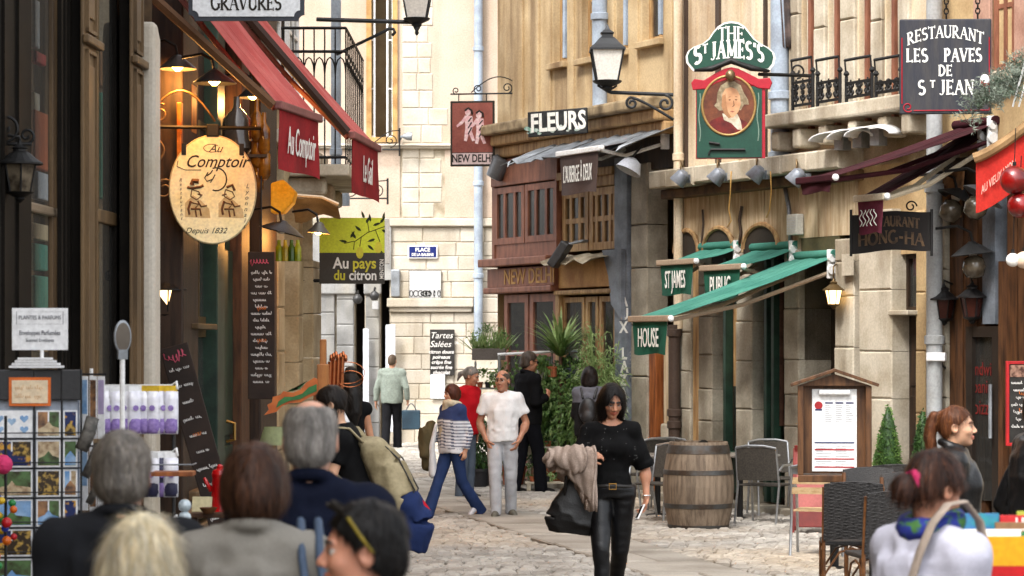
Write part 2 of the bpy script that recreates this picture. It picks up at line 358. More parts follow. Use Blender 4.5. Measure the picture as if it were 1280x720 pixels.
while y<51.5:
    d=rg.uniform(.08,.105);x=-4.6+rg.uniform(0,.15)
    while x<7.5:
        wd=rg.uniform(.1,.16);cx=x+wd/2;cy=y+d/2+.02*math.sin(cx*2.1+row)
        x+=wd+rg.uniform(.008,.02)
        if-.4*wd<cx-SX(cy)<SW+.4*wd and cy<47:continue
        px=640+F*cx/cy
        if px<-40 or px>1400:continue
        rx=RF.p+RF.e*0;side=(np.array((cx,cy))-RF.p)@RF.n
        if side>.3 and cy<37.3:continue
        if(np.array((cx,cy))-LF.p)@LF.n>.1:continue
        if 535<px<1000 and cy<23.2 and len(near)<290:near.append((cx,cy,wd,d));continue
        v,f=cobble_pts(wd,d,.042+rg.uniform(-.008,.01),rg);a=rg.uniform(-.06,.06);ca,sa=math.cos(a),math.sin(a)
        mb_far.add([(cx+p*ca-q2*sa,cy+p*sa+q2*ca,max(z,-.01))for p,q2,z in v],f)
    y+=d+rg.uniform(.01,.022);row+=1
for i,(cx,cy,wd,d)in enumerate(near):
    link('cobble',cob_meshes[i%14],street,loc=(cx,cy,rg.uniform(-.006,.008)),rot=(rg.uniform(-.05,.05),rg.uniform(-.05,.05),rg.uniform(-.06,.06)),scale=(wd/(.155+.006*(i%14%7)),d/.115,1))
mb_far.build('cobbles',m_cob,street,kind='stuff')
y=20.4
while y<47:
    ln=rg.uniform(.75,1.5);sp=rg.choice((1,1,2));a=SX(y+.012);b=SX(y+ln-.012)
    for q in range(sp):
        u0,u1=SW*q/sp+.008,SW*(q+1)/sp-.008;h=.046+rg.uniform(-.006,.006);t=[rg.uniform(-.004,.004)for _ in range(4)]
        P=[(a+u0,y+.01),(a+u1,y+.01),(b+u1,y+ln-.01),(b+u0,y+ln-.01)];mx,my=(a+b)/2+(u0+u1)/2,y+ln/2
        q3=MB();q3.add([(*p,-.005)for p in P]+[(*p,h-.012+t[i])for i,p in enumerate(P)]+[(p[0]+(.015 if p[0]<mx else-.015),p[1]+(.015 if p[1]<my else-.015),h+t[i])for i,p in enumerate(P)],
            [(0,1,5,4),(1,2,6,5),(2,3,7,6),(3,0,4,7),(4,5,9,8),(5,6,10,9),(6,7,11,10),(7,4,8,11),(8,9,10,11)])
        q3.build('paving_slab',m_slab,street)
    y+=ln
# ---------------------------------------------------------------- wall helpers
STONES={}
def stone(parent,x0,x1,z0,z1,mat,y=-.015,th=.07,name='stone',rg=rg):
    """one dressed block: worn arrises, slightly uneven face; alike blocks share a mesh"""
    w,h=round((x1-x0)/.03)*.03,round((z1-z0)/.03)*.03;w,h=max(w,.03),max(h,.03)
    key=(mat.name,w,h,th,rg.randrange(3))
    if key not in STONES:
        c=min(.014,w*.12,h*.12);j=lambda s_:rg.uniform(-s_,s_);a,b=w/2,h/2;D=th/2
        v=[(-a,D,-b),(a,D,-b),(a,D,b),(-a,D,b),(-a,-D+c,-b),(a,-D+c,-b),(a,-D+c,b),(-a,-D+c,b)]
        v+=[(-a+c+abs(j(.006)),-D+j(.004),-b+c+abs(j(.006))),(a-c-abs(j(.006)),-D+j(.004),-b+c+abs(j(.006))),(a-c-abs(j(.006)),-D+j(.004),b-c-abs(j(.006))),(-a+c+abs(j(.006)),-D+j(.004),b-c-abs(j(.006)))]
        q=MB();q.add(v,[(4,5,1,0),(5,6,2,1),(6,7,3,2),(7,4,0,3),(4,8,9)[::-1]and(4,5,9,8),(5,6,10,9),(6,7,11,10),(7,4,8,11),(8,9,10,11)]);STONES[key]=q.mesh('stone',mat)
    return link(name,STONES[key],parent,loc=((x0+x1)/2,y+th/2,(z0+z1)/2),scale=((x1-x0)/w,1,(z1-z0)/h))
def courses(parent,x0,x1,z0,z1,ch,mat,lens=(.4,.75),skip=0.0,y=-.015,jitter=.15,gap=.007,limit=None):
    z=z0
    while z<z1-.05:
        h=min(ch*rg.uniform(1-jitter,1+jitter),z1-z)
        if z1-z-h<.08:h=z1-z
        x=x0
        while x<x1-.02:
            l=rg.uniform(*lens)
            if x1-x-l<lens[0]*.5:l=x1-x
            if rg.random()>=skip and not(limit and limit(x,x+l,z,z+h)):
                stone(parent,x+gap/2,x+l-gap/2,z+gap/2,z+h-gap/2,mat,y+rg.uniform(-.012,.006))
            x+=l
        z+=h
def wall_holes(mb,x0,x1,z0,z1,holes,d=.25,y=0.0):
    """front face of a wall with rectangular openings and their reveals"""
    xs=sorted({x0,x1,*[h[0]for h in holes],*[h[1]for h in holes]});zs=sorted({z0,z1,*[h[2]for h in holes],*[h[3]for h in holes]})
    xs=[v for v in xs if x0<=v<=x1];zs=[v for v in zs if z0<=v<=z1]
    for a,b in zip(xs,xs[1:]):
        for c,e in zip(zs,zs[1:]):
            mx,mz=(a+b)/2,(c+e)/2
            if any(h[0]<mx<h[1]and h[2]<mz<h[3]for h in holes):continue
            mb.add([(a,y,c),(b,y,c),(b,y,e),(a,y,e)],[(0,1,2,3)])
    for h in holes:
        a,b,c,e=h[:4];D=y+d
        mb.add([(a,y,c),(b,y,c),(b,y,e),(a,y,e),(a,D,c),(b,D,c),(b,D,e),(a,D,e)],[(0,4,5,1),(1,5,6,2),(2,6,7,3),(3,7,4,0)])
def shell(mb,x0,x1,z1,depth,y=0.0):
    """side walls, back and top of a house behind its front"""
    v=[(x0,y,0),(x1,y,0),(x1,y+depth,0),(x0,y+depth,0)];v+=[(p[0],p[1],z1)for p in v[:4]]
    return mb.add(v,[(1,2,6,5),(2,3,7,6),(3,0,4,7),(4,5,6,7)])
def room(mb,x0,x1,y0,y1,z0,z1):
    return mb.add([(x0,y0,z0),(x1,y0,z0),(x1,y1,z0),(x0,y1,z0),(x0,y0,z1),(x1,y0,z1),(x1,y1,z1),(x0,y1,z1)],
                  [(0,1,2,3),(4,7,6,5),(2,6,7,3),(0,3,7,4),(1,5,6,2)])
def frame(mb,x0,x1,z0,z1,w,y0,y1,nv=0,nh=0,wm=None):
    """a joinery frame with nv mullions and nh transoms"""
    wm=wm or w*.7
    mb.box(x0,x0+w,y0,y1,z0,z1);mb.box(x1-w,x1,y0,y1,z0,z1);mb.box(x0+w,x1-w,y0+.002,y1,z0,z0+w);mb.box(x0+w,x1-w,y0+.002,y1,z1-w,z1)
    for i in range(nv):c=x0+(x1-x0)*(i+1)/(nv+1);mb.box(c-wm/2,c+wm/2,y0+.004,y1-.002,z0+w,z1-w)
    for i in range(nh):c=z0+(z1-z0)*(i+1)/(nh+1);mb.box(x0+w,x1-w,y0+.007,y1-.004,c-wm/2,c+wm/2)
    return mb
def window(parent,x0,x1,z0,z1,mat,y=.08,w=.05,nv=0,nh=0,glass=None,name='window',inner=None,depth=.9):
    f=frame(MB(),x0,x1,z0,z1,w,y,y+.06,nv,nh).build(name,mat,parent)
    p=MB();p.add([(x0+w*.5,y+.03,z0+w*.5),(x1-w*.5,y+.03,z0+w*.5),(x1-w*.5,y+.03,z1-w*.5),(x0+w*.5,y+.03,z1-w*.5)],[(0,1,2,3)]);p.build('pane',glass or m_glass,f)
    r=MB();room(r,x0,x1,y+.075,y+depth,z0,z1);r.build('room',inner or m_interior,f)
    return f
def pipe(parent_loc,label,x,y,z0,z1,r,mat,collars=(),cat='drainpipe',rotz=0,name='drainpipe'):
    t=thing(name,label,cat,(x,y,0),rotz);q=MB();q.tube([(0,0,z0),(0,0,z1)],r,12);q.build('pipe',mat,t,smooth=40)
    for c in collars:q=MB();q.lathe([(r*1.01,c-.05),(r*1.25,c-.04),(r*1.25,c+.04),(r*1.01,c+.05)],12);q.build('collar',mat,t,smooth=40)
    return t
# ---------------------------------------------------------------- the stone house at the end of the street
bh=thing('stone_house','pale limestone corner house with pink plaster upper floors closing the street','building',(0,50,0))
bx=lambda px:(px-640)/64.0
bz=lambda py:CZ+(430-py)/64.0
wn=(bx(458),bx(497),bz(178),9.9)
h=MB();wall_holes(h,-7,5,bz(183),13,[wn],.22);h.box(-7,5,0,.3,13,13.3);h.build('upper_wall',m_pink,bh)
h=MB();d1=(bx(444),bx(456),0,bz(350));d2=(bx(476),bx(487),0,bz(350));wall_holes(h,-7,5,0,bz(183),[d1,d2],.5);shell(h,-7,5,13,9);h.build('lower_wall',m_mortar,bh)
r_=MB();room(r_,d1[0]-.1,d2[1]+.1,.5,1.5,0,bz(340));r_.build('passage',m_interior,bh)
f=frame(MB(),wn[0],wn[1],wn[2],wn[3],.1,-.06,.2).build('window_surround',m_ochre_stone,bh)
for(a,b)in((460,469),(483,492)):
    q=MB();frame(q,bx(a),bx(b),wn[2]+.1,9.8,.035,.02,.08,0,3);q.build('casement',m_white,f)
    q=MB();q.box(bx(a)+.02,bx(b)-.02,.04,.05,wn[2]+.1,9.8);q.build('pane',m_glass,f)
q=MB();room(q,wn[0]+.1,wn[1]-.1,.2,1.4,wn[2],9.9);q.build('room',m_ochre,f)
for a,b,z0,z1,d in((-4.4,5,bz(186),bz(180),.1),(-4.4,5,bz(183),bz(181.5),.14),(bx(487),5,bz(283),bz(273),.09),(bx(484),bx(592),bz(384),bz(373),.16),(bx(487),bx(590),bz(390),bz(384),.1)):
    MB().box(a,b,-d,.03,z0,z1).build('string_course',m_lime,bh,bevel=.02)
# exposed corner blocks above, ashlar courses below
xq=lambda z:0
zc=bz(180)+.02
while zc<9.2:
    hh=rg.uniform(.27,.36);long_=rg.random()<.5
    x1=bx(rg.uniform(552,566)if long_ else rg.uniform(532,545));xm=bx(503)+(x1-bx(503))*rg.uniform(.45,.6)
    stone(bh,bx(503),xm-.01,zc,zc+hh-.009,m_lime);stone(bh,xm,x1,zc,zc+hh-.009,m_lime);zc+=hh
zc=bz(272)
while zc<bz(188):
    hh=.29;x1=bx(rg.uniform(542,556));stone(bh,bx(503),bx(524),zc,zc+hh-.009,m_lime);stone(bh,bx(524)+.012,x1,zc,zc+hh-.009,m_lime);zc+=hh
MB().box(bx(556),5,-.02,.03,bz(272),bz(187)).build('plaster_panel',m_pink,bh)
MB().box(-7,bx(500),-.02,.03,bz(272),bz(187)).build('plaster_panel',m_pink,bh)
courses(bh,bx(488),bx(644),bz(372),bz(284),.27,m_lime,(.45,.8))
courses(bh,bx(488),bx(644),0.0,bz(391),.3,m_lime,(.4,.85),y=-.03)
courses(bh,bx(593),bx(644),bz(391),bz(372),.3,m_lime,(.4,.85),y=-.02)
for a,b in((398,419),(421,443),(457,475)):
    zz=.0
    while zz<bz(352):
        hh=rg.uniform(.4,.6);stone(bh,bx(a)+.005,bx(b)-.005,zz,min(zz+hh,bz(350))-.008,m_cool,y=-.1,th=.16);zz+=hh
    MB().box(bx(a)-.03,bx(b)+.03,-.16,.02,bz(368),bz(352)).build('capital',m_cool,bh,bevel=.03)
MB().box(bx(370),bx(489),-.1,.02,bz(350),bz(284)).build('lintel_panel',m_cool,bh)
courses(bh,bx(372),bx(488),bz(283),bz(272),.17,m_grey_stone,(.5,.9),y=-.05)
pipe(None,'pale grey-blue drainpipe running down the stone house between the sign and the corner',bx(598),49.86,bz(425),12.5,.085,m_pipe,(bz(62),bz(230),bz(345),bz(425)))
MB().box(bx(489),bx(500),-.12,0,bz(371),bz(337)).build('meter_box',m_zinc,bh,bevel=.02)
for a,b,y0,y1,lab in((455,462,411,481,'narrow white board standing in the left-hand passage opening'),(483,495,406,482,'wider white board leaning at the stone pier right of the passage')):
    t=MB().box(bx(a),bx(b),49.7,49.74,0.25,bz(y0)).build('white_board',M('bluish_white_board',(.66,.68,.74),var=.06),label=lab,cat='board');t.modifiers.new('bevel','BEVEL').width=.01
# street name plate, plaque, chalkboard, wall lamps
t=thing('street_sign','dark blue enamel street name plate PLACE DE LA BALEINE on the stone wall','street sign',(bx(528.5),49.93,bz(315)))
m_enam=M('blue_enamel',K(34,48,116),var=.1,rough=.25,coat=.5,bump=0)
MB().box(-.29,.29,0,.02,-.13,.13).build('rim',m_white,t,bevel=.01);MB().box(-.265,.265,-.006,0,-.105,.105).build('plate',m_enam,t)
text('PLACE',m_offwhite,t,0,-.009,.04,size=.1,bold=.03);text('DE LA BALEINE',m_offwhite,t,0,-.009,-.055,size=.075,bold=.03,xs=.85)
MB().prism([(-.05,.13),(.05,.13),(.03,.165),(-.03,.165)],-.004,.015).build('tab',m_white,t)
t=thing('wall_plaque','white square plaque with a dark engraved eye band along its bottom','plaque',(bx(531.5),49.93,bz(355.5)))
MB().box(-.32,.32,0,.02,-.275,.275).build('border',M('grey_frame',K(130,126,120)),t);MB().box(-.3,.3,-.006,0,-.1,.26).build('panel',m_offwhite,t);MB().box(-.3,.3,-.006,0,-.26,-.1).build('picture_band',M('pale_grey_print',K(205,205,205)),t)
q=MB()
for k in range(7):a=-.27+.09*k;q.tube([(a+.05*math.cos(i*.5)*(.6+.4*math.sin(k)),-.008,-.18+.06*math.sin(i*.5))for i in range(13)],.008,4)
q.tube([(.02+.1*math.cos(i*.4),-.009,-.18+.05*math.sin(i*.4))for i in range(17)],.012,4);q.lathe([(.03,-.012),(.03,0)],12,(.02,0,-.18),'y');q.build('engraving',m_iron,t)
q=MB()
for i,zz in enumerate((.06,.0,-.05)):q.box(-.26,-.26+(.18,.44,.4)[i],-.008,-.004,zz-.008,zz+.008)
q.build('lettering',M('grey_ink',K(170,170,170)),t)
t=thing('menu_chalkboard','black chalkboard headed Tartes Salees on the far stone wall','chalkboard',(bx(553),49.9,bz(440)))
MB().box(-.24,.24,0,.03,-.46,.44).build('board',m_black_board,t,bevel=.008)
text('Tartes',m_chalk,t,-.02,-.004,.32,size=.17,shear=.3);text('Salées *',m_chalk,t,.02,-.004,.15,size=.17,shear=.3)
for i,s_ in enumerate(('citron douce','poireaux','crêpe fine','sucrée fine','chocolat')):text(s_,m_chalk,t,-.02,-.004,0-.1*i,size=.095,shear=.25,bold=.02)
t=MB().box(-.23,.05,-.01,0,-.25,.22).build('paper_notice',M('pale_blue_paper',(.62,.68,.72),var=.05),label='pale blank paper notice pasted below the far chalkboard',cat='notice',loc=(bx(553),49.9,bz(482)))
def wall_lamp(loc,label,group=None):
    t=thing('wall_lamp',label,'wall lamp',loc,0,group);q=MB();q.tube([(0,.1,.1),(0,-.05,.12),(0,-.16,.06)],.02,6);q.build('bracket',m_iron,t)
    MB().lathe([(.03,.06),(.09,.0),(.1,-.05),(.06,-.12),(.02,-.13)],12,(0,-.16,0)).build('shade',M('black_metal',(.03,.03,.03),rough=.4),t,smooth=40);return t
wall_lamp((bx(449),49.6,bz(372)),'small black wall lamp left of the pier under the yellow sign');wall_lamp((bx(470),49.6,bz(368)),'small black wall lamp on the pier below the word citron')
t=MB().box(-.06,.06,-.06,.05,-.08,.08).build('junction_box',M('grey_plastic',(.5,.5,.5)),label='tiny grey junction box under the right wall lamp at the far end',cat='junction box',loc=(bx(470),49.75,bz(382)),bevel=.01)
t=thing('security_camera','small grey floodlight fixed on the string course beside the window','floodlight',(bx(504),49.75,bz(172)))
q=MB();q.tube([(-.06,.2,-.05),(-.02,-.02,0)],.025,6);q.build('arm',m_zinc,t);q=MB();q.lathe([(.03,0),(.08,.1),(.085,.18),(.02,.19)],10,(0,-.05,0),'x');q.build('head',m_zinc,t,smooth=40)
# iron sign brackets on the far wall
def scroll_bracket(label,X,Y,z,w,h,mat,name='iron_bracket',mirror=1,rotz=0):
    t=thing(name,label,'bracket',(X,Y,z),rotz)
    q=MB();q.tube([(0,0,0),(mirror*w,0,0)],.016,6);q.build('bar',mat,t)
    q=MB();q.tube([(0,0,-h*.3),(0,0,h)],.018,6);q.build('wall_bar',mat,t)
    for pts in([(mirror*x,z_)for x,z_ in spiral(w*.18,h*.42,h*.33,h*.05,-90,1.5)],[(mirror*x,z_)for x,z_ in spiral(w*.72,h*.26,h*.22,h*.04,-90,-1.5)],[(mirror*x,z_)for x,z_ in[(0,h*.9),(w*.2,h*.85),(w*.4,h*.5),(w*.6,h*.12),(w*.7,h*.04)]]):
        q=MB();q.tube([(x,0,z_)for x,z_ in pts],.011,5);q.build('scroll',mat,t,smooth=True)
    return t
scroll_bracket('scrolled iron bracket on the pink wall under the second red awning',bx(500),49.8,bz(188),-1.0,.42,m_iron,mirror=1)
t=scroll_bracket('long scrolled iron sign bar above the yellow lemon sign',bx(497),46,CZ+(430-248)*46/F,-1.05,.36,m_iron)
# ---------------------------------------------------------------- right-hand row
def RX(px,d=0.0):return RF.x(px,d)
def RZ(px,py,d=0.0):return RF.z(px,py,d)
def rbox(px0,px1,py0,py1,d0,d1,z0=None,z1=None,mb=None):return fbox(mb or MB(),RF,px0,px1,py0,py1,d0,d1,z0,z1)
def house(name,label):return thing(name,label,'building',RF.loc,RF.rot)
# --- flower shop house
fh=house('flower_shop_house','ochre house with plank-like upper wall over a worn wooden shopfront')
xa,xb=RX(622),RX(845)
wins=[(692,709,-220,78),(727,746,-220,72),(771,785,-220,62),(803,829,-220,50)]
holes=[RF.rect(*w_)for w_ in wins]
h=MB();wall_holes(h,xa,xb,4.9,12.5,holes,.18);shell(h,xa,xb,12.5,8);h.build('upper_wall',m_ochre,fh)
for(a,b,c,e)in holes:
    window(fh,a,b,c,e,m_goldwood,y=.1,w=.06,nv=1,nh=3,inner=m_interior)
    MB().box(a-.06,b+.06,-.1,.1,c-.09,c-.005).build('sill',m_ochre,fh,bevel=.01)
    MB().box(b-.1,b-.03,-.02,.09,c+.05,e).build('shutter',m_pipe,fh)
for a,b in((640,655),(662,675),(680,690),(711,719),(748,757),(760,769),(788,799),(832,842)):
    x0,x1,_,_=RF.rect(a,b,0,100);MB().box(x0,x1,-.03,.02,5.12,12.4).build('wall_board',m_ochre,fh,bevel=.008)
MB().box(xa-.15,xb,-.42,.05,4.93,5.08).build('cornice',M('cornice_stone',K(180,158,122),col2=K(120,100,72),scale=5,bump=.4,stain=(K(80,66,46),3,.5,.7)),fh,bevel=.03)
q=MB();q.box(xa-.08,xb,-.3,.05,4.78,4.93);q.box(xa,xb,-.18,.05,4.62,4.78);q.build('cornice_moulding',m_goldwood,fh,bevel=.03)
MB().box(xa+.02,xb,0,.05,4.2,4.62).build('frieze',m_darkwood,fh)
# corrugated lean-to roof
x0,x1=RX(632,.7),RX(792,.7);n=34;P=[]
for i in range(n+1):
    x=x0+(x1-x0)*i/n;zz=.02*math.sin(i*1.9);P.append([(x,-.05,4.7+zz),(x+.02*math.sin(i),-.45,4.55+zz),(x+.05*math.sin(i*2.3),-.78+.05*math.sin(i*1.3),4.40+zz+.025*math.sin(i*2.1))])
nr=9
for k in range(nr):
    a,b=int(k*n/nr),int((k+1)*n/nr);dz=.012*(k%2)+rg.uniform(0,.01)
    q=MB();q.sheet([[(p[0],p[1],p[2]+dz)for p in r]for r in P[a:b+1]],.006);q.build('roof_sheet',m_zinc,fh)
# upper storey of the shopfront: red-brown bay, then worn gold wood bay
xm=RX(706);xe=RX(776)
zt,zb_=4.25,RZ(670,322)
MB().box(xa+.02,xm,-.12,.3,4.22,4.6).build('fascia',m_redbrown,fh,bevel=.01)
for i in range(2):
    a=xa+.1+(xm-xa-.14)*i/2;b=xa+.1+(xm-xa-.14)*(i+1)/2
    window(fh,a,b-.03,RZ(670,303),4.2,m_redbrown,y=-.1,w=.09,nv=2,nh=0,inner=m_interior_w)
q=MB();q.box(xa+.02,xa+.1,-.1,.2,zb_,4.22);q.box(xm-.05,xm,-.13,.2,zb_,4.22);q.build('corner_post',m_redbrown,fh)
MB().box(xa-.05,xm,-.3,.1,RZ(665,332),RZ(665,322)).build('ledge',m_redbrown,fh,bevel=.015)
MB().box(xa+.03,xm,-.08,.2,RZ(665,322),RZ(670,303)).build('apron_panel',m_redbrown,fh)
for i in range(2):
    a=xm+.03+(xe-xm)*i/2;b=xm+.03+(xe-xm)*(i+1)/2
    window(fh,a,b-.04,RZ(742,313),RZ(742,236),m_goldwood,y=-.06,w=.1,nv=2 if i==0 else 3,nh=1,inner=m_interior_w)
MB().box(xm+.01,xe,-.1,.2,RZ(742,235),RZ(742,222)).build('fascia',m_goldwood,fh,bevel=.012)
MB().box(xm+.01,xe,-.14,.2,RZ(742,222),RZ(742,212)).build('fascia',m_goldwood,fh,bevel=.012)
P=[[(xm+.05+(xe-xm-.1)*i/12,-.05-.12*j,RZ(742,318)-.03*j+.02*math.sin(i*1.4+j)-.04*(j==3)*abs(math.sin(i*.8)))for j in range(4)]for i in range(13)]
MB().sheet(P,.008).build('torn_canvas',M('grey_canvas',K(196,184,160),col2=K(140,124,98),scale=6),fh,smooth=40)
# lower fascia and windows
zf1,zf0=RZ(668,334),RZ(668,358)
fas=MB().box(xa-.02,xm-.02,-.16,.2,zf0,zf1).build('fascia',m_redbrown,fh,bevel=.01)
MB().box(xa-.04,xm,-.22,.2,zf0-.09,zf0).build('fascia_moulding',m_redbrown,fh,bevel=.02)
text('NEW DELHI',M('faded_gold_letters',K(208,160,96),var=.2),fas,(RX(650)+RX(697))/2+.02,-.164,(zf0+zf1)/2-.005,size=.3,xs=1.02,bold=.01,ext=.004)
MB().box(xm,xe,-.1,.2,zf0-.05,RZ(742,324)).build('fascia',M('bare_gold_fascia',K(206,160,100),col2=K(168,116,64),scale=2,bump=.15,stain=(K(110,76,40),2,.55,.6)),fh,bevel=.01)
MB().box(xm-.02,xe+.02,-.17,.2,RZ(742,368),RZ(742,362)).build('fascia_moulding',m_goldwood,fh,bevel=.02)
zl=RZ(668,368)
for i,(a,b)in enumerate(((638,668),(670,704))):
    window(fh,RX(a),RX(b),1.0,zl,m_redbrown,y=-.1,w=.11,nv=0,nh=1,glass=m_glass,inner=m_interior_w)
    MB().box(RX(a)+.01,RX(b)-.01,-.06,.1,.05,.98).build('panel',m_redbrown,fh,bevel=.01)
for i,(a,b)in enumerate(((708,735),(737,752),(754,775))):
    window(fh,RX(a),RX(b),.75,RZ(742,371),m_goldwood,y=-.06,w=.07,nv=0,nh=0,glass=m_glass,inner=m_interior_w)
    MB().box(RX(a),RX(b),-.04,.1,.05,.73).build('panel',m_goldwood,fh,bevel=.01)
MB().box(RX(704)-.01,RX(708)+.01,-.12,.15,0,zl).build('post',m_goldwood,fh,bevel=.01)
cl=MB().box(RX(776),RX(792),-.1,.25,0,4.4).build('column',m_bluecol,fh,bevel=.012)
q=MB();a,b=RX(771),RX(790);q.prism([(a-.12,RZ(780,312)),(b,RZ(780,312)),(b,RZ(780,400)),(RX(777),RZ(780,380)),(RX(776)-.05,RZ(780,345))],-.16,-.1);q.build('bracket_board',m_bluecol,cl)
mx=RX(780.5,.1)
for i,ch in enumerate('AUX LAZARISTES'):
    if ch!=' ':text(ch,m_offwhite,cl,mx-.01+.02*math.sin(i*1.7),-.104,RZ(781,377)-.172*i,size=.21,bold=.03,xs=1.45,name='painted_letter')
for i in range(5):text('atelier'[i],M('grey_ink',K(170,170,170)),cl,RX(788,.1),-.104,RZ(788,440)-.05*i,size=.06,rot=(0,R(-90),0),name='small_letter')
# stone pier, dark passage and wooden door post
stz=0
while stz<4.3:
    hh=rg.uniform(.5,.9);stone(fh,RX(793)+.01,RX(814),stz,min(4.4,stz+hh)-.012,m_grey_stone,y=-.06,th=.3);stz+=hh
MB().box(RX(814),xb,.5,.6,0,4.6).build('passage_wall',m_dark_stone,fh)
q=MB();window(fh,RX(822),RX(836),RZ(829,372),RZ(829,262),m_darkwood,y=.4,w=.06,nv=0,nh=2)
MB().box(RX(812),RX(822),-.03,.3,0,RZ(817,430)).build('door_post',m_orangewood,fh,bevel=.01)
MB().box(RX(822),xb,.3,.36,0,2.2).build('door',m_brown,fh)
for i in range(3):MB().box(RX(824),xb-.05,.28,.3,.2+.65*i,.75+.65*i).build('door_panel',m_brown,fh,bevel=.02)
MB().box(RX(829),RX(843),-.05,.3,0,.95).build('plinth_block',m_palestone,fh,bevel=.03)
MB().box(RX(831),RX(841),-.02,.3,.95,RZ(836,420)).build('post',m_board,fh,bevel=.01)
# --- pub house
ph=house('pub_house','cream rendered pub with weathered boards above green joinery')
xc,xd=xb,RX(1060)
zt_l,zb_l=4.13,3.9
uw=[(884,890,-200,60),(918,932,-200,74)]
h=MB();xs_=RX(985);holes=[RF.rect(1003,1019,-200,148),RF.rect(1036,1052,-200,148),RF.rect(1074,1090,-200,148),RF.rect(1108,1124,-200,148)]
holes=[(a,b,zt_l+.3,7.6)for a,b,_,_ in holes]
xd2=RX(1172)
wall_holes(h,xc,xd2,zt_l-.2,13,holes,.3);shell(h,xc,xd2,13,8);h.build('upper_wall',m_cream,ph)
for i,px in enumerate((858,868,884,897,925,942,957,969)):
    a=RX(px);MB().box(a,a+.09 if i%2 else a+.05,-.035,.02,zt_l,12.5).build('wall_batten',m_cream if i%3 else m_castiron,ph)
for a,b in((990,1002),(1021,1035),(1054,1072),(1092,1106),(1126,1140)):
    zz=4.45
    while zz<10:hh=rg.uniform(.8,1.4);stone(ph,RX(a),RX(b),zz,zz+hh-.01,m_palestone,y=-.05,th=.15);zz+=hh
for(a,b,c,e)in holes:
    window(ph,a,b,c,e,m_redbrown,y=.12,w=.05,nv=1,nh=3,inner=m_interior)
    MB().box(b-.09,b-.03,-.04,.12,c,e).build('shutter',m_redbrown,ph)
    MB().box(a+.02,b-.09,.05,.09,c,e).build('shutter',m_palestone,ph)
# wrought iron balcony
bal=thing('balcony_railing','black scrolled wrought iron balcony railings before the tall pub windows','railing',RF.loc,RF.rot)
zs0,zs1=4.42,4.62
MB().box(RX(985),RX(1176),-.36,.05,zs0+.04,zs1).build('balcony_slab',m_palestone,ph,bevel=.02)
for px in(995,1022,1055,1092,1130,1160):MB().prism([(-.08,0),(.08,0),(.08,.22),(-.08,.22)],-.3,0).build('slab_bracket',m_palestone,ph,bevel=.03).location=(RX(px),0,zs0-.225)
def iron_panel(x0,x1,z0,z1,y):
    q=MB();q.box(x0,x1,y-.012,y+.012,z1-.05,z1-.02);q.box(x0,x1,y-.012,y+.012,z0,z0+.03)
    p=bal_panel=q.build('rail_frame',m_iron,bal);q=MB();n=3;wd=(x1-x0)/n
    for i in range(n):
        cx=x0+wd*(i+.5)
        for s in(1,-1):
            q.tube([(cx+x,y,z)for x,z in spiral(s*wd*.2,z0+(z1-z0)*.7,wd*.2,.015,90,s*1.4,14)],.012,4)
            q.tube([(cx+x,y,z)for x,z in spiral(s*wd*.2,z0+(z1-z0)*.3,wd*.2,.015,-90,-s*1.4,14)],.012,4)
        q.tube([(cx,y,z0),(cx,y,z1)],.012,4);q.lathe([(.03,-.01),(.03,.01)],8,(cx,y,(z0+z1)/2),'y')
    q.build('scrollwork',m_iron,p)
    for x in(x0,x1):q=MB();q.tube([(x,y,z0-.04),(x,y,z1+.04)],.02,6);q.lathe([(.012,0),(.035,.03),(.02,.06),(.004,.07)],8,(x,y,z1+.04));q.build('standard',m_iron,p)
    q=MB();q.tube([(x0,y-.02,z1+.22),(x1,y-.02,z1+.22)],.018,5);q.tube([(x0,y-.02,z1+.22),(x0,y,z1)],.012,4);q.tube([(x1,y-.02,z1+.22),(x1,y,z1)],.012,4);q.build('handrail',m_iron,p)
for a,b in((991,1016),(1022,1050),(1058,1090),(1095,1126),(1132,1160)):
    iron_panel(RX(a,.3),RX(b,.3),zs1+.04,RZ((a+b)/2,98,.3),-.3)
# ledge with ragged stone edge
x=xc-.1
while x<RX(1080):
    l=rg.uniform(.35,.7);b=min(x+l,RX(1080))
    stone(ph,x,b-.008,zb_l+rg.uniform(-.03,.03),zt_l,m_palestone,y=-.34,th=.5,name='ledge_stone');x+=l
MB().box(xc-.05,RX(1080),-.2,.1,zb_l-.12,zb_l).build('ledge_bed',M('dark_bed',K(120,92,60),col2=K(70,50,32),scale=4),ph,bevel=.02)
# boards over the shopfront
x=RX(850);k=0
while x<RX(1072):
    wd=rg.uniform(.2,.3);b=min(x+wd,RX(1073));zlow=3.06 if x<RX(988)else RZ(1030,296)
    MB().box(x+.004,b-.004,-.03-rg.uniform(0,.012),.05,zlow,zb_l-.1).build('plank',m_board,ph);x=b
